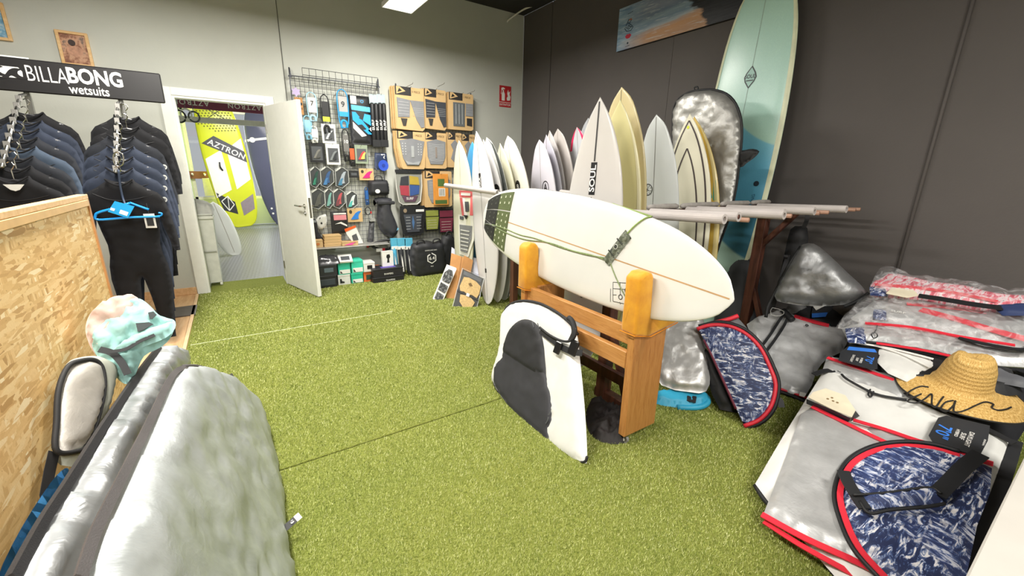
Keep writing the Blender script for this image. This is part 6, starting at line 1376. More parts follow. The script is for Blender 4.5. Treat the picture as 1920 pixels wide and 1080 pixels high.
# ================================================================ RIGHT HEAP OF BOARD BAGS
redt = M('#d92a3c', .5, var=.04); blackt = M('#1a1b1e', .6)
t = NT('navy_brushstroke_print', .6)
def layer(rot, sx, sy, sc, seed): return t.noise(t.coord((sx, sy, 1), (0, 0, rot), (seed, seed*1.7, 0), uv=True), sc, 4, .68, .9)
a = layer(.9, 1, 3.2, 17, 1); b_ = layer(-.7, 3.4, 1, 15, 4); c = layer(.2, 1, 1, 5, 9)
c1 = t.ramp(a, [(.0, srgb('#1c2443')), (.49, srgb('#232e55')), (.525, srgb('#3d5487')), (.56, srgb('#8e9cba')), (.59, srgb('#e3e1e4')), (1, srgb('#efecec'))])
c2 = t.ramp(b_, [(.0, srgb('#1d2547')), (.49, srgb('#2a3763')), (.54, srgb('#54699c')), (.585, srgb('#c9cdda')), (1, srgb('#f0edee'))])
mm = t.ramp(c, [(.44, (0, 0, 0, 1)), (.56, (1, 1, 1, 1))]); t.col(t.mix(mm, c1, c2)); t.bump(t.noise(t.coord(uv=True), 300, 2), .1, .001); camo_blue = t.m
t = NT('pink_red_print', .5); a = t.noise(t.coord((1, 3, 1), (0, 0, .3), uv=True), 16, 4, .6, .8)
t.col(t.ramp(a, [(.3, srgb('#b4334c')), (.45, srgb('#d4566a')), (.52, srgb('#e6b9c0')), (.6, srgb('#d9d4d6')), (.7, srgb('#7d3b58'))])); pinkp = t.m
pm = bpy.data.materials.new('crinkled_plastic_film'); pm.use_nodes = True; nt = pm.node_tree; nt.nodes.clear()
o_ = nt.nodes.new('ShaderNodeOutputMaterial'); mx = nt.nodes.new('ShaderNodeMixShader'); tr = nt.nodes.new('ShaderNodeBsdfTransparent'); gl = nt.nodes.new('ShaderNodeBsdfPrincipled')
gl.inputs['Base Color'].default_value = (.93, .93, .95, 1); gl.inputs['Roughness'].default_value = .12; tc = nt.nodes.new('ShaderNodeTexCoord'); nz = nt.nodes.new('ShaderNodeTexNoise'); nz.inputs['Scale'].default_value = 14; nz.inputs['Detail'].default_value = 5; nz.inputs['Distortion'].default_value = 1.5
nt.links.new(tc.outputs['Object'], nz.inputs['Vector']); bp = nt.nodes.new('ShaderNodeBump'); bp.inputs['Strength'].default_value = .9; bp.inputs['Distance'].default_value = .02; nt.links.new(nz.outputs['Fac'], bp.inputs['Height']); nt.links.new(bp.outputs[0], gl.inputs['Normal'])
rp = nt.nodes.new('ShaderNodeValToRGB'); rp.color_ramp.elements[0].position = .45; rp.color_ramp.elements[0].color = (.07, .07, .07, 1); rp.color_ramp.elements[1].position = .68; rp.color_ramp.elements[1].color = (.34, .34, .34, 1)
nt.links.new(nz.outputs['Fac'], rp.inputs[0]); nt.links.new(rp.outputs[0], mx.inputs[0]); nt.links.new(tr.outputs[0], mx.inputs[1]); nt.links.new(gl.outputs[0], mx.inputs[2]); nt.links.new(mx.outputs[0], o_.inputs[0]); film = pm
def band(sh, pts, w, r, mat, parent, name='red_trim', n=4): return build(name, tube(sh.path(pts, w, n), r, 6), mat, parent, smooth=True)
def flatband(sh, pts, w, wd, mat, parent, name='red_trim', n=4, th=.004): return build(name, ribbon(sh.path(pts, w, n), wd, sh.n, th), mat, parent)
# hidden lower bags that carry the heap
for i, (x0, z0, z1, lab) in enumerate(((1.86, .0, .085, 'lowest dark board bag flat on the turf under the heap'), (2.22, .09, .18, 'dark board bag second from the bottom of the heap'), (2.58, .185, .28, 'dark board bag third from the bottom of the heap'), (2.95, .285, .385, 'dark board bag fourth from the bottom of the heap'), (3.32, .39, .49, 'topmost hidden dark board bag against the dark wall'))):
    q = pillow([(x0, .12), (3.84, .08), (3.84, .92), (x0+.02, .56+.2*(x0-1.75))], .09, .08, (z1-z0)/2, .004, 4, lambda p: V((p[0], p[1], (z0+z1)/2+p[2])), 1.0, i)
    o = build('board_bag', q[:2], M('#2a2b30', .6), None, smooth=True); tag(o, lab, 'bag', 'dark bags under the heap')
nH = V((-.276, 0, .961))
def HS(lift): return Sheet(V((1.75, 0, .05))+nH*lift, (.961, 0, .276), nH)
# white bag at the bottom of the front stack
s_ = HS(.015)
wbg = thing('board_bag', 'white board bag with black piping under the silver one at the heap front', 'bag', s_.W(s_.px(1500, 900)+(0,)))
soft('bag_body', s_, [(1416, 907), (1470, 815), (1520, 735), (1543, 698), (1571, 696), (1620, 716), (1690, 744), (1800, 788), (1901, 832), (1880, 900), (1850, 985), (1807, 1090), (1760, 1180), (1600, 1120), (1441, 941)], whitefab, wbg, .04, .05, .035, .006, 4, seed=40, back=.7, rnd=0)
build('piping', tube(s_.path([(1416, 910), (1441, 945), (1520, 1020), (1600, 1122)], -.012), .012, 6), blackt, wbg, smooth=True)
flatband(s_, [(1526, 703), (1545, 696), (1571, 695)], .040, .03, blackt, wbg, 'black_edge')
flatband(s_, [(1571, 695), (1630, 712), (1700, 738), (1770, 770), (1850, 805), (1902, 832)], .043, .024, blackt, wbg, 'black_edge')
flatband(s_, [(1903, 832), (1880, 905), (1850, 985), (1809, 1090)], .0, .04, blackt, wbg, 'side_panel', th=.02)
build('handle', tube(s_.path([(1578, 702), (1590, 712), (1640, 738), (1690, 748), (1700, 750)], .05), .006, 6), blackt, wbg, smooth=True)
build('side_loop', tube(s_.path([(1632, 730), (1628, 740), (1633, 744), (1638, 734)], .048), .004, 5), blackt, wbg, smooth=True)
# silver folded bag
s_ = HS(.055)
sbg = thing('board_bag', 'silver folded board bag with red trim on the white one, front left of the heap', 'bag', s_.W(s_.px(1500, 900)+(0,)))
silv3 = silver_mat('silver_smooth_bag', '#c6c7c7', .42, False, .5)
soft('bag_body', s_, [(1432, 962), (1465, 880), (1502, 776), (1524, 762), (1580, 790), (1657, 826), (1760, 850), (1740, 1000), (1700, 1110), (1620, 1062), (1520, 1010)], silv3, sbg, .03, .05, .022, .008, 8, seed=41, back=.6, rnd=0)
flatband(s_, [(1522, 763), (1580, 791), (1657, 828), (1700, 845)], .024, .020, redt, sbg)
flatband(s_, [(1428, 965), (1510, 1010), (1620, 1060), (1680, 1090)], .006, .026, redt, sbg)
flatband(s_, [(1432, 978), (1500, 1022), (1590, 1072), (1640, 1100)], -.012, .022, redt, sbg)
s2_ = HS(.050)
q = soft('bag_layer', s2_, [(1604, 790), (1660, 806), (1722, 826), (1862, 868), (1850, 900), (1700, 850), (1640, 822)], silv3, sbg, .03, .02, .018, .006, 14, seed=43, rnd=0)
flatband(s2_, [(1600, 788), (1660, 806), (1722, 827), (1790, 846), (1862, 870)], .026, .02, redt, sbg)
# navy printed nose bag
s_ = HS(.095)
nb = thing('board_bag', 'navy and white brushstroke print bag with red rim, top front of the heap', 'bag', s_.W(s_.px(1700, 960)+(0,)))
nose = [(1661, 1085), (1604, 1027), (1577, 968), (1569, 925), (1581, 884), (1604, 858), (1644, 839), (1693, 832), (1746, 836), (1799, 850), (1860, 878), (1856, 925), (1832, 986), (1811, 1085), (1780, 1180), (1720, 1180)]
soft('bag_body', s_, nose, camo_blue, nb, .03, .06, .020, .004, 5, seed=44, back=.6, rnd=0)
flatband(s_, [(1668, 1092), (1610, 1027), (1583, 968), (1575, 925), (1587, 886), (1608, 862), (1646, 844), (1693, 837), (1746, 841), (1799, 855)], .014, .020, redt, nb, 'red_rim', 5, .005)
build('black_rim', tube(s_.path([(1655, 1090), (1600, 1028), (1573, 968), (1565, 925), (1577, 883), (1602, 854), (1643, 835), (1693, 828), (1746, 832), (1799, 846)], -.002), .010, 6), blackt, nb, smooth=True)
flatband(s_, [(1820, 858), (1862, 872)], .018, .020, redt, nb, 'red_rim', 2)
flatband(s_, [(1581, 884), (1590, 905), (1608, 935), (1622, 955)], .045, .042, blackt, nb, 'handle_strap', 5, .006)
flatband(s_, [(1838, 852), (1808, 876), (1780, 905), (1757, 928)], .050, .050, blackt, nb, 'handle_strap', 5, .006)
soft('handle_pad', s_, [(1606, 928), (1660, 925), (1740, 915), (1752, 918), (1769, 941), (1740, 946), (1660, 952), (1628, 957)], camo_blue, nb, .02, .02, .028, .002, 8, w=.035, seed=46, rnd=0)
build('handle_edge', tube(s_.path([(1600, 928), (1660, 924), (1740, 914), (1765, 925)], .06), .005, 6), blackt, nb, smooth=True); build('handle_edge', tube(s_.path([(1612, 940), (1630, 962), (1670, 956), (1740, 950), (1772, 944)], .05), .006, 6), blackt, nb, smooth=True)
# tags -----------------------------------------------------------------
def flat_tag(name, label, sh, pts, w, mat, cat='tag'):
    r_ = thing(name, label, cat, sh.W(sh.px(*pts[0])+(w,))); build('card', prism(sh.poly(pts, 0, w), .003, lambda p: sh.W((p[0], p[1], w+p[2]))), mat, r_); return r_
def sh_text(sh, nm, s, pa, pb, size, mat, par, w, bold=.01, sx=1, flip=1):
    a = sh.W(sh.px(*pa, w)+(w,)); b__ = sh.W(sh.px(*pb, w)+(w,)); ex_ = (b__-a).normalized(); ey_ = sh.n.cross(ex_)*flip
    return text(nm, s, size, mat, par, (a+b__)/2, ex_, ey_, bold, 1, sx, .0008)
tb = M('#2b2d31', .5); tblue = M('#3d7fe0', .4)
s_ = HS(.075)
r_ = flat_tag('size_tag', 'charcoal 7\'0" size tag under the straw hat on the white bag', s_, [(1741, 817), (1759, 784), (1775, 780), (1856, 799), (1852, 827), (1836, 857), (1750, 832)], .012, tb)
sh_text(s_, 'tag_lettering', '7\'0"', (1776, 790), (1757, 829), .060, tblue, r_, .0155, .015)
for i, (s, pa, pb, sz) in enumerate((('DAYLIGHT', (1826, 803), (1808, 845), .021), ('SURF', (1812, 802), (1797, 834), .021), ('HYBRID', (1799, 800), (1789, 824), .015))): sh_text(s_, 'tag_lettering', s, pa, pb, sz, WH, r_, .0155, .012)
sh_text(s_, 'tag_lettering', 'BOARDBAG', (1848, 822), (1842, 838), .008, WH, r_, .0155, .01)
s_ = HS(.085)
ct = flat_tag('hang_tag', 'cream folded cardboard tag with navy front on the white bag', s_, [(1516, 746), (1524, 736), (1548, 729), (1585, 742), (1604, 770), (1597, 783), (1560, 768)], .03, M('#e3d9bf', .7))
build('navy_flap', ([tuple(s_.W(s_.px(x, y, w)+(w,))) for x, y, w in ((1512, 748, .026), (1560, 768, .026), (1595, 784, .026), (1590, 792, -.01), (1555, 776, -.01), (1512, 757, -.01))], [(0, 5, 4, 1), (1, 4, 3, 2)]), M('#20242f', .5), ct)
build('black_flap', ([tuple(s_.W(s_.px(x, y, w)+(w,))) for x, y, w in ((1597, 783, .026), (1604, 770, .026), (1612, 780, -.02), (1594, 791, -.01))], [(0, 3, 2, 1)]), blackt, ct)
for x, y in ((1552, 748), (1562, 752), (1570, 755), (1560, 746)): build('tag_print', prism([(p[0], p[1]) for p in circ(*s_.px(x, y, .033), .006, 6)], .0006, lambda p: s_.W((p[0], p[1], .0335+p[2]))), M('#8a7350', .7), ct)
# straw hat ---------------------------------------------------------------
t = NT('woven_straw', .7, spec=.3)
tc = t.coord(); sep = t.n('ShaderNodeSeparateXYZ'); t.l(tc, sep.inputs[0])
rad = mth('SQRT', mth('ADD', mth('MULTIPLY', sep.outputs[0], sep.outputs[0]), mth('MULTIPLY', sep.outputs[1], sep.outputs[1])))
ang_ = mth('ARCTAN2', sep.outputs[1], sep.outputs[0])
cmb = t.n('ShaderNodeCombineXYZ'); t.l(mth('MULTIPLY', mth('ADD', rad, mth('MULTIPLY', sep.outputs[2], .8)), 70), cmb.inputs[0]); t.l(mth('MULTIPLY', ang_, 9), cmb.inputs[1])
wv_ = mth('SINE', mth('MULTIPLY', mth('ADD', rad, mth('MULTIPLY', sep.outputs[2], .8)), 420))
n1 = t.noise(cmb.outputs[0], 3.2, 4, .65); n2 = t.noise(tc, 130, 3, .6)
t.col(t.mix(1, t.ramp(n1, [(.32, srgb('#94702f')), (.45, srgb('#c79f5a')), (.58, srgb('#dbb874')), (.72, srgb('#efd9a4'))]), t.ramp(wv_, [(.05, (.90, .88, .83, 1)), (.4, (1, 1, 1, 1))]), 'MULTIPLY'))
nn = t.bump(n2, .35, .003); t.bump(wv_, .3, .003, nn); straw = t.m
s_ = HS(.0)
HC = at_z(1800, 728, .425)
hn = V((-.16, -.10, 1)).normalized(); hxv = V((1, 0, 0)); hxv = (hxv-hn*hxv.dot(hn)).normalized(); hyv = hn.cross(hxv)
hat = thing('straw_hat', 'wide-brimmed straw sun hat with black cursive writing on the brim', 'hat', HC)
def hatpt(r_, an, z): 
    wob = .012*math.sin(an*2+.6)*(r_/.2)**2 if r_ > .1 else 0
    return HC+hxv*(math.cos(an)*r_*1.04)+hyv*(math.sin(an)*r_)+hn*(z+wob)
vs2, fs2 = [], []; prof = [(.232, -.010), (.220, .000), (.195, .008), (.165, .014), (.138, .018), (.114, .024), (.102, .042), (.095, .080), (.088, .124), (.080, .166), (.067, .188), (.048, .193), (.026, .185), (.0, .178)]
N_ = 56
for i, (r_, z) in enumerate(prof):
    for k in range(N_):
        an = 2*PI*k/N_; zz = z; rr = r_
        if i >= 8: zz -= .022*max(0, math.cos(an-.5))**4*(1 if i < 12 else .5); rr *= 1-.10*abs(math.sin(an*1.0+.4))*(i >= 9)
        vs2.append(tuple(hatpt(rr, an, zz+.0015*math.sin(an*23+i))))
for i in range(len(prof)-1):
    for k in range(N_): fs2.append((i*N_+k, i*N_+(k+1) % N_, (i+1)*N_+(k+1) % N_, (i+1)*N_+k))
build('hat_body', (vs2, fs2), straw, hat, smooth=True)
build('brim_binding', tube([hatpt(.233, 2*PI*k/60, -.010) for k in range(60)], .004, 6, closed=True), M('#2b2722', .7), hat, smooth=True)
cordm = M('#1c1a1a', .6)
def onb(x, y, w=.004): 
    x = 1400+x/2.454; y = 640+y/2.454; p = at_plane(x, y, HC+hn*.010, hn); q = p-HC; r_ = math.hypot(q.dot(hxv)/1.04, q.dot(hyv)); an = math.atan2(q.dot(hyv), q.dot(hxv)/1.04)
    zz = lerp_tab([(-z_r[0], z_r[1]) for z_r in prof][:], -r_) if False else lerp_tab(sorted([(a_, b__) for a_, b__ in prof[:8]]), r_)
    return hatpt(r_, an, zz+w)
for st_ in ([(835, 215), (800, 207), (760, 215), (745, 230), (775, 240), (805, 237), (765, 247), (748, 262), (790, 270), (825, 257), (850, 245), (856, 280), (872, 296), (890, 276), (902, 262)],
            [(945, 282), (912, 286), (896, 305), (920, 320), (948, 302), (955, 284), (952, 318), (978, 326), (1010, 322), (1050, 306), (1090, 293), (1128, 300), (1122, 316), (1150, 326), (1190, 319), (1215, 306)]):
    build('cord_lettering', tube(smoothpts([onb(x, y) for x, y in st_], 5), .0034, 6), cordm, hat, smooth=True)
for an, z in ((3.5, .03), (5.6, .03)): build('cord_knot', tube([hatpt(.099, an, z), hatpt(.102, an+.05, z-.012)], .005, 6), cordm, hat)
# bags behind the hat -------------------------------------------------------
s_ = HS(.03)
r_ = thing('board_bag', 'silver board bag with a wide red edge just behind the white bag', 'bag', s_.W(s_.px(1600, 700)+(0,)))
soft('bag_body', s_, [(1551, 668), (1600, 684), (1676, 710), (1740, 735), (1700, 760), (1620, 730), (1540, 700)], silv3, r_, .03, .04, .035, .006, 9, seed=50, back=.7, rnd=0)
flatband(s_, [(1551, 671), (1600, 687), (1676, 713)], .036, .022, redt, r_)
s_ = HS(.05)
r_ = thing('board_bag', 'black and white board bag between the hat and the plastic-wrapped bags', 'bag', s_.W(s_.px(1700, 680)+(0,)))
soft('bag_body', s_, [(1592, 642), (1640, 640), (1755, 664), (1900, 700), (1920, 740), (1850, 745), (1700, 722), (1650, 695), (1590, 672)], blackt, r_, .03, .05, .045, .006, 7, seed=51, back=.7, rnd=0)
soft('white_panel', s_, [(1645, 652), (1700, 662), (1750, 676), (1755, 690), (1700, 716), (1665, 700), (1645, 680)], whitefab, r_, .02, .03, .016, .006, 9, w=.04, seed=52, rnd=0)
soft('grey_panel', s_, [(1800, 680), (1870, 690), (1935, 715), (1935, 730), (1860, 716), (1805, 700)], M('#5f6166', .6), r_, .02, .03, .016, .006, 9, w=.04, seed=53, rnd=0)
for pts_ in ([(1596, 642), (1660, 652), (1720, 666), (1750, 674)], [(1640, 648), (1690, 664), (1745, 690)]): flatband(s_, pts_, .064, .012, WH, r_, 'white_piping')
build('zip_edging', tube(s_.path([(1596, 640), (1660, 645), (1755, 664), (1850, 688)], .05), .008, 6), blackt, r_, smooth=True)
sT = HS(.10)
r_ = flat_tag('size_tag', 'charcoal and blue 7\'0" size tag left of the hat, among the wrapped bags', sT, [(1572, 676), (1576, 660), (1590, 650), (1640, 655), (1646, 662), (1645, 692), (1636, 694)], .0, tb)
build('blue_strip', prism(sT.poly([(1588, 656), (1592, 650), (1640, 655), (1644, 661)], 0, .003), .001, lambda p: sT.W((p[0], p[1], .003+p[2]))), tblue, r_)
sh_text(sT, 'tag_lettering', '7\'0"', (1634, 664), (1624, 686), .045, tblue, r_, .004, .015)
for s, pa, pb in (('DAYLIGHT', (1604, 660), (1592, 684), ), ('SURF', (1611, 664), (1603, 684)), ('HYBRID', (1618, 667), (1611, 685))): sh_text(sT, 'tag_lettering', s, pa, pb, .015, WH, r_, .004, .012)
# wrapped bag with key ring mark
s_ = HS(.065)
def wrapped(label, lift, body, mat, trims, extra=None, filmpts=None, seed=0):
    s_ = HS(lift); r_ = thing('wrapped_board_bag', label, 'bag', s_.W(s_.px(*body[0])+(0,)))
    soft('bag_body', s_, body, mat, r_, .03, .05, .04, .006, 6, seed=seed, back=.7, rnd=0)
    for pts_, wd in trims: flatband(s_, pts_, .044, wd, redt, r_)
    if extra: extra(s_, r_)
    soft('plastic_film', s_, filmpts or body, film, r_, .022, .06, .075, .014, 13, seed=seed+1, rnd=0, back=0)
    return r_
def exC(s_, r_):
    soft('print_panel', s_, [(1584, 616), (1622, 612), (1624, 645), (1590, 642)], camo_blue, r_, .02, .02, .012, .002, 8, w=.04, rnd=0)
    build('ring_mark', tube(s_.path([(1645, 610), (1642, 620), (1637, 626)], .052, 3), .003, 5), blackt, r_); build('ring_mark', tube(s_.path([(1634, 628), (1638, 634), (1645, 631), (1643, 625), (1636, 624)], .052, 3, True), .003, 5, closed=True), blackt, r_)
    flatband(s_, [(1797, 632), (1850, 650), (1905, 657), (1935, 650)], .05, .028, blackt, r_, 'black_strap')
wrapped('plastic-wrapped silver bag with a navy print end and small ring mark', .085, [(1578, 616), (1622, 607), (1700, 614), (1797, 632), (1935, 660), (1950, 690), (1850, 684), (1755, 662), (1643, 645), (1592, 643)], silv3, [([(1622, 607), (1700, 615), (1797, 632), (1850, 645)], .02), ([(1643, 644), (1700, 652), (1755, 662), (1830, 680)], .018)], exC, seed=60)
def exB(s_, r_):
    soft('print_panel', s_, [(1637, 580), (1662, 580), (1662, 600), (1637, 600)], camo_blue, r_, .02, .02, .010, .002, 8, w=.04, rnd=0)
    flatband(s_, [(1797, 634), (1850, 646), (1915, 656), (1940, 650)], .05, .022, blackt, r_, 'black_strap'); sh_text(s_, 'bag_lettering', 'SURF', (1668, 582), (1700, 588), .03, WH, r_, .05, .01)
wrapped('crinkled clear-wrapped silver bag with two long red trims, middle of the rear heap', .125, [(1590, 600), (1637, 566), (1696, 566), (1770, 576), (1850, 588), (1940, 600), (1940, 655), (1905, 650), (1797, 630), (1700, 612), (1620, 604)], silv3, [([(1726, 581), (1790, 598), (1850, 616), (1935, 640)], .05), ([(1700, 570), (1780, 577), (1850, 587)], .03), ([(1622, 606), (1710, 614), (1797, 631), (1903, 648)], .02)], exB, [(1566, 615), (1604, 572), (1637, 556), (1696, 558), (1770, 572), (1850, 584), (1940, 590), (1940, 660), (1880, 655), (1790, 638), (1690, 622), (1600, 620)], seed=64)
def exA(s_, r_):
    flatband(s_, [(1722, 555), (1770, 562), (1830, 572), (1880, 578)], .055, .05, blackt, r_, 'black_strap'); build('cream_label', prism(s_.poly([(1661, 552), (1672, 541), (1712, 545), (1722, 556), (1700, 560)], 0, .05), .003, lambda p: s_.W((p[0], p[1], .055+p[2]))), M('#e6dcc2', .6), r_)
    soft('print_panel', s_, [(1630, 538), (1660, 542), (1664, 556), (1632, 554)], camo_blue, r_, .02, .02, .012, .002, 8, w=.04, rnd=0)
    soft('navy_fold', s_, [(1860, 575), (1935, 570), (1940, 592), (1880, 592)], M('#2c3a63', .6), r_, .02, .03, .02, .006, 8, w=.04, rnd=0)
wrapped('clear-wrapped pink-red print bag at the very back against the dark wall', .175, [(1632, 534), (1658, 518), (1690, 520), (1750, 534), (1815, 542), (1874, 558), (1935, 562), (1935, 590), (1853, 584), (1726, 562), (1634, 556)], pinkp, [([(1640, 534), (1700, 538), (1780, 548), (1870, 566)], .03)], exA, [(1630, 540), (1640, 518), (1660, 509), (1680, 512), (1711, 529), (1815, 541), (1874, 556), (1940, 558), (1940, 592), (1853, 586), (1726, 566), (1630, 558)], seed=70)
# silver bag sprawled at the left of the heap --------------------------------
sG = Sheet(at_z(1480, 738, .03), (1, 0, .3), V((-.36, -.22, .9)))
gb = thing('board_bag', 'dull silver board bag with red trim sprawled left of the heap', 'bag', at_z(1480, 736, 0))
soft('bag_body', sG, [(1400, 608), (1440, 590), (1468, 582), (1489, 594), (1554, 612), (1580, 620), (1591, 632), (1578, 660), (1551, 672), (1530, 698), (1510, 742), (1456, 724), (1442, 686), (1424, 655)], silver_mat('dull_silver', '#c9cacb', .40, False, .35), gb, .022, .06, .04, .014, 9, seed=80, back=.5, rnd=2)
flatband(sG, [(1489, 593), (1520, 602), (1554, 611)], .045, .035, redt, gb); band(sG, [(1456, 728), (1480, 734), (1512, 746)], .0, .009, redt, gb); build('black_edge', tube(sG.path([(1454, 732), (1480, 740), (1508, 752)], -.01), .012, 6), blackt, gb, smooth=True)
for o1 in (0, 9): build('carry_strap', ribbon(sG.path([(1474+o1*.6, 584+o1*.4), (1462+o1, 600+o1), (1444+o1, 628+o1), (1424+o1, 655+o1)], .065), .018, sG.n, .004), blackt, gb)
build('strap_knot', tube(sG.path([(1468, 582), (1476, 590), (1486, 600)], .075), .022, 8), blackt, gb, smooth=True)
for pts_ in ([(1446, 590), (1448, 578), (1468, 584)],): build('clear_tag', tube(sG.path([(1446, 590), (1448, 577), (1470, 584), (1464, 592)], .09, 2, True), .002, 5, closed=True), WH, gb)
build('eyelet', tube([sG.W((p[0], p[1], .05)) for p in circ(*sG.px(1513, 610, .05), .008, 10)], .004, 5, closed=True), blackt, gb)
build('size_label', prism(sG.poly([(1500, 735), (1512, 738), (1508, 745), (1498, 742)], 0, .03), .003, lambda p: sG.W((p[0], p[1], .03+p[2]))), WH, gb)
# dark bag with tag behind it
sK = Sheet(at_z(1540, 590, .34), (1, 0, .2), V((-.35, -.35, .87)))
kb = thing('board_bag', 'flat black board bag under the grey cone-shaped one by the dark wall', 'bag', sK.W((0, 0, 0)))
soft('bag_body', sK, [(1470, 598), (1500, 572), (1540, 575), (1590, 570), (1612, 568), (1612, 582), (1596, 600), (1575, 618), (1540, 612), (1490, 600)], blackt, kb, .03, .04, .03, .008, 8, seed=85, rnd=1, back=.5)
soft('silver_fold', sK, [(1468, 588), (1478, 572), (1500, 570), (1518, 578), (1490, 590)], silvd, kb, .02, .03, .03, .006, 9, w=.02, seed=86, rnd=1)
tg_ = thing('swing_tag', 'small white and blue swing tag on the black bag below the grey cone', 'tag', sK.W(sK.px(1545, 580)+(.05,)))
for pts_, m_, w in (([(1521, 588), (1526, 568), (1540, 563), (1568, 565), (1560, 580), (1548, 592)], tb, .05), ([(1524, 574), (1536, 564), (1550, 572), (1530, 582)], WH, .055), ([(1522, 588), (1552, 586), (1548, 594), (1522, 596)], M('#2d72cf', .5), .056), ([(1552, 568), (1566, 567), (1558, 574)], WH, .056)):
    build('card', prism(sK.poly(pts_, 0, w), .002, lambda p: sK.W((p[0], p[1], w+p[2]))), m_, tg_)
# grey cone-shaped bag against the wall
sC = Sheet(at_x(1530, 565, 3.30), (0, -1, .0), V((-.92, -.30, .25)))
cb = thing('board_bag', 'shiny grey cone-shaped board bag standing against the dark wall', 'bag', sC.W((0, 0, 0)))
soft('bag_body', sC, [(1500, 466), (1506, 458), (1526, 457), (1548, 472), (1590, 512), (1626, 548), (1606, 562), (1584, 571), (1527, 574), (1471, 568), (1452, 555), (1475, 508)], silvd, cb, .022, .12, .09, .012, 8, seed=90, rnd=2, back=.4)
build('black_edging', tube(sC.path([(1502, 462), (1478, 500), (1455, 545), (1440, 575), (1436, 595)], -.02), .012, 8), blackt, cb, smooth=True); build('black_edging', tube(sC.path([(1582, 575), (1600, 568), (1618, 558), (1630, 549)], .03), .012, 8), blackt, cb, smooth=True)
# black backpack-like bag hanging at the end of the rack
sN = Sheet(at_x(1490, 470, 3.66), (0, -1, .0), V((-.95, -.25, .1)))
hb_ = thing('hanging_bag', 'black strapped bag hanging from the rack end above the grey cone', 'bag', sN.W((0, 0, 0)))
soft('bag_body', sN, [(1482, 430), (1500, 424), (1514, 428), (1514, 470), (1500, 505), (1482, 540), (1462, 552), (1458, 535), (1470, 480)], M('#17171a', .7), hb_, .03, .06, .05, .008, 8, seed=92, rnd=2, back=.4)
build('hanging_strap', ribbon(sN.path([(1506, 428), (1512, 415), (1514, 402)], .02), .03, sN.n), blackt, hb_); build('side_strap', ribbon(sN.path([(1478, 478), (1462, 530), (1448, 580)], .06), .03, sN.n), M('#2a2a2e', .7), hb_); build('strap_buckle', tube(sN.path([(1470, 480), (1478, 482)], .07, 2), .012, 6), M('#3a3a3e', .4), hb_)
# dark grey bag standing under the rack
sD = Sheet((3.45, 1.9, 0), (0, -1, 0), V((-.93, -.1, .35)))
db = thing('board_bag', 'tall charcoal bag standing in the shade under the rack', 'bag', (3.4, 1.9, 0))
soft('bag_body', sD, [(1340, 640), (1345, 560), (1368, 500), (1388, 480), (1412, 480), (1422, 500), (1425, 560), (1418, 620), (1395, 640)], M('#3a3b3f', .7), db, .04, .10, .07, .008, 5, seed=94, rnd=2, back=.4)
build('top_loop', tube(sD.path([(1386, 484), (1390, 476), (1396, 478), (1394, 486)], .05, 3), .005, 6), M('#85868a', .4), db); build('top_band', ribbon(sD.path([(1384, 488), (1400, 491), (1414, 488)], .06), .04, sD.n), blackt, db)
# navy folded bag standing on its tip
sF = Sheet(at_z(1395, 798, .012), (.62, -.78, 0), V((-.72, -.40, .50)))
fbg = thing('board_bag', 'half-round navy brushstroke print bag with red edge standing between stand and heap', 'bag', at_z(1395, 798, 0))
FP = [(1309, 617), (1345, 611), (1372, 614), (1400, 628), (1425, 653), (1443, 690), (1452, 722), (1445, 758), (1425, 783), (1395, 797), (1380, 765), (1360, 720), (1334, 665), (1320, 637)]
soft('bag_body', sF, FP, camo_blue, fbg, .022, .05, .022, .003, 6, seed=96, back=.8, rnd=0)
band(sF, [(1307, 617), (1325, 611), (1345, 609), (1372, 613), (1400, 627), (1425, 652), (1444, 690), (1454, 722), (1446, 760), (1425, 786), (1395, 799)], .004, .012, redt, fbg, n=4)
build('black_edge', tube(sF.path([(1310, 612), (1345, 604), (1374, 608), (1403, 622), (1430, 650), (1450, 688), (1460, 722), (1452, 764), (1430, 790), (1398, 803)], -.02), .012, 6), blackt, fbg, smooth=True)
build('fold_edge', tube(sF.path([(1320, 637), (1334, 665), (1360, 722), (1380, 767)], .0), .008, 6), M('#6a2036', .6), fbg, smooth=True)
build('hang_loop', ribbon(sF.path([(1450, 748), (1462, 750), (1466, 764)], -.02), .03, sF.n), blackt, fbg)
sF2 = Sheet(sF.p0-sF.n*.08, sF.e1, sF.n)
g2 = thing('board_bag', 'grey folded bag with red zip edge right behind the half-round navy one', 'bag', at_z(1400, 770, 0))
soft('bag_body', sF2, [(1322, 612), (1350, 606), (1382, 594), (1398, 612), (1420, 640), (1440, 680), (1448, 740), (1400, 780), (1370, 730), (1340, 660)], M('#6b6d70', .5), g2, .03, .05, .035, .006, 6, seed=98, rnd=1, back=.8)
band(sF2, [(1318, 612), (1345, 604), (1368, 598), (1384, 592)], .03, .014, redt, g2)
soft('dark_side', sF2, [(1310, 640), (1330, 660), (1360, 720), (1385, 775), (1350, 768), (1335, 740), (1322, 690)], blackt, g2, .03, .04, .04, .008, 6, w=.0, seed=99, rnd=1)
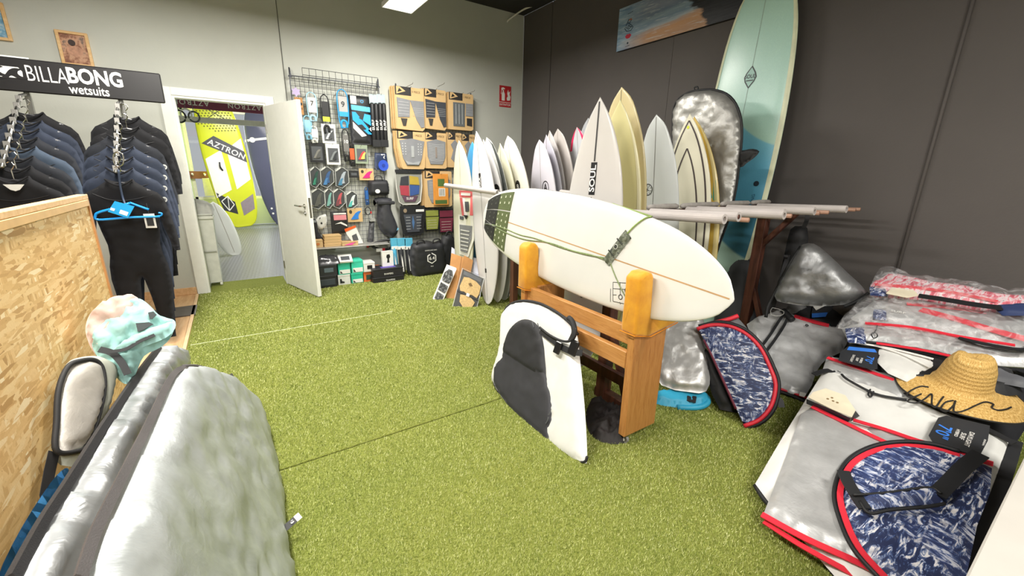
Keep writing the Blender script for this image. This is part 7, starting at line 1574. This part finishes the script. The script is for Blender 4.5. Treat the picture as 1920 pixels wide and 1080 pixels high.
# silver bag on top of folded turquoise one right behind the stand
sS = Sheet(at_z(1290, 745, .07), (.7, -.7, 0), V((-.62, -.35, .70)))
sv = thing('board_bag', 'crinkled silver bag end directly behind the wooden stand post', 'bag', at_z(1290, 745, .06))
soft('bag_body', sS, [(1238, 600), (1262, 572), (1300, 560), (1318, 585), (1322, 640), (1332, 700), (1324, 734), (1292, 735), (1240, 722), (1225, 680)], silver_mat('pale_silver', '#c6c6c5', .40, False, .55), sv, .02, .07, .06, .011, 11, seed=101, rnd=2, back=.4)
sQ = Sheet(at_z(1285, 763, .0), (1, -.2, 0), V((-.3, -.25, 1)))
tq = thing('board_bag', 'folded turquoise bag edge on the turf under the crinkled silver one', 'bag', at_z(1285, 763, 0))
tqm = M('#2f9fc4', .5, var=.08)
soft('bag_body', sQ, [(1225, 742), (1250, 733), (1300, 733), (1326, 742), (1326, 758), (1300, 766), (1262, 764), (1230, 757)], tqm, tq, .02, .03, .045, .010, 12, seed=103, rnd=2, back=0, w=.01)
build('black_patch', prism(sQ.poly([(1288, 742), (1306, 745), (1304, 757), (1287, 753)], 0, .05), .004, lambda p: sQ.W((p[0], p[1], .055+p[2]))), blackt, tq)
build('rolled_edge', tube(sQ.path([(1306, 738), (1324, 744), (1326, 756), (1308, 764), (1270, 764)], .02), .018, 8), tqm, tq, smooth=True)
# ---- canvas print on the dark wall -----------------------------------------
c_ = [at_x(x, y, RW-.035) for x, y in ((1161, 18), (1157, 93), (1395, 33))]
ya, yb_ = (c_[0].y+c_[1].y)/2, 1.95; zt_, zb_ = c_[0].z, (c_[1].z+c_[2].z)/2
cv = thing('canvas_print', 'long canvas print of a beach at sunset high on the dark wall', 'canvas', (RW-.02, (ya+yb_)/2, zb_))
build('canvas_edge', bbox(RW-.036, yb_, zb_, RW-.001, ya, zt_, .003), M('#1e2024', .6), cv)
t = NT('beach_photo_print', .5); tc = t.coord(uv=True); sep = t.n('ShaderNodeSeparateXYZ'); t.l(tc, sep.inputs[0]); u_, v__ = sep.outputs[0], sep.outputs[1]
nz = t.noise(t.coord((1.4, 2.6, 1), (0, 0, .25), uv=True), 3, 4, .55)
nz2 = t.noise(t.coord((1.2, 6, 1), (0, 0, .28), uv=True), 5, 4, .6, 1.0)
h0 = mth('ADD', mth('ADD', v__, mth('MULTIPLY', u_, -.26)), mth('MULTIPLY', nz, .16))
sky = t.ramp(h0, [(.0, srgb('#b08a6c')), (.16, srgb('#c59770')), (.26, srgb('#b9a094')), (.30, srgb('#aebcc8')), (.40, srgb('#7f98b4')), (.5, srgb('#93a9bd')), (.58, srgb('#7488a4')), (.72, srgb('#8a94aa')), (1, srgb('#78849c'))])
left = t.ramp(mth('ADD', u_, mth('MULTIPLY', nz2, .2)), [(.1, (1, 1, 1, 1)), (.42, (0, 0, 0, 1))])
base = t.mix(left, sky, t.ramp(nz, [(.35, srgb('#5f86ad')), (.55, srgb('#9db9cf')), (.7, srgb('#c9d6de'))]))
foam_ = t.ramp(nz2, [(.56, (0, 0, 0, 1)), (.66, (.6, .6, .6, 1))]); base = t.mix(foam_, base, srgb('#d3dbe0'))
cliff = t.ramp(mth('ADD', u_, mth('ADD', mth('MULTIPLY', v__, .30), mth('MULTIPLY', nz, .22))), [(.93, (0, 0, 0, 1)), (.96, (1, 1, 1, 1))]); t.col(t.mix(cliff, base, t.ramp(nz2, [(.3, srgb('#22242a')), (.7, srgb('#3c3d42'))])))
build('printed_face', ([(RW-.0368, ya, zb_), (RW-.0368, yb_, zb_), (RW-.0368, yb_, zt_), (RW-.0368, ya, zt_)], [(0, 1, 2, 3)]), t.m, cv, uvs=[(0, 0), ((ya-yb_)/(zt_-zb_)/3.2, 0), ((ya-yb_)/(zt_-zb_)/3.2, 1), (0, 1)])
fm = lambda v_: V((RW-.0375-v_[2], ya-.16+v_[0]*-1, (zt_+zb_)/2+v_[1]))
ink = M('#24384e', .5)
def cl(pts, r_=.0035, m_=ink, cl_=False, nm='emblem_line'): return build(nm, tube([fm((x, y, .001)) for x, y in pts], r_, 5, closed=cl_), m_, cv)
cl([(-.045, .02), (-.01, .075), (.03, .06), (.01, .04), (-.02, .045), (.05, .0), (.0, -.02), (-.055, .01), (0, .0)]); cl([(-.06, -.0), (-.03, -.035), (.03, -.04), (.06, -.01), (.02, .0), (-.01, .02)]); cl([(.0, .065), (.02, .075), (.035, .062)], .006, M('#c9774e', .5))
build('red_lips', ([tuple(fm((x, y, .0012))) for x, y in ((-.045, -.085), (-.02, -.065), (0, -.07), (.02, -.065), (.045, -.085), (.02, -.11), (-.02, -.11))], [tuple(range(7))]), M('#c52f44', .5), cv)
build('emblem_drop', ([tuple(fm((x-.0, y, .0012))) for x, y in circ(0, -.155, .012, 8)], [tuple(range(8))]), ink, cv); cl([(-.03, -.185), (.03, -.182)], .002)
cl([(-.03, .13), (.04, .14)], .0025)
# ---- pale counter corner, bottom right ---------------------------------------
ctr = thing('counter', 'pale grey counter corner at the bottom right edge of the view', 'counter', (1.9, -.5, 0))
cm_ = M('#a8a49d', .55, var=.02)
build('counter_top', bbox(.55, -.9, .775, 2.35, .02, .80, .003), cm_, ctr); build('counter_body', bbox(.60, -.88, .0, 2.32, -.02, .775, .003), cm_, ctr)

# ---- silver hooded bag standing between the yellow board and the longboard ----
sV = Sheet((3.30, 2.1, .9), (0, -1, 0), V((-1, 0, .03)))
vb = thing('board_bag', 'upright silver foil board bag with black piping in front of the tall longboard', 'bag', (3.30, 2.1, 0))
bagp = [(1261, 260), (1262, 210), (1270, 188), (1285, 176), (1305, 170), (1335, 168), (1362, 176), (1380, 195), (1390, 225), (1391, 262), (1386, 310), (1381, 350), (1370, 400), (1352, 450), (1335, 500), (1315, 540), (1292, 535), (1280, 480), (1270, 400), (1262, 320)]
soft('bag_body', sV, bagp, silver_mat('crumpled_foil', '#a6a5a1', .42, False, .6), vb, .024, .10, .05, .010, 11, seed=120, rnd=0, back=.6)
build('piping', tube(sV.path(bagp, .004, 3, True), .009, 6, closed=True), blackt, vb, smooth=True)
build('grab_loop', tube(smoothpts([sV.W(sV.px(x, y)+(.0,)) for x, y in ((1303, 170), (1302, 164), (1308, 163), (1309, 169))], 4), .006, 6), blackt, vb, smooth=True)
soft('carry_handle', sV, [(1386, 286), (1398, 281), (1412, 279), (1424, 284), (1414, 296), (1400, 306), (1388, 314)], blackt, vb, .015, .02, .02, .003, 12, w=.0, seed=121, rnd=2, back=.5)
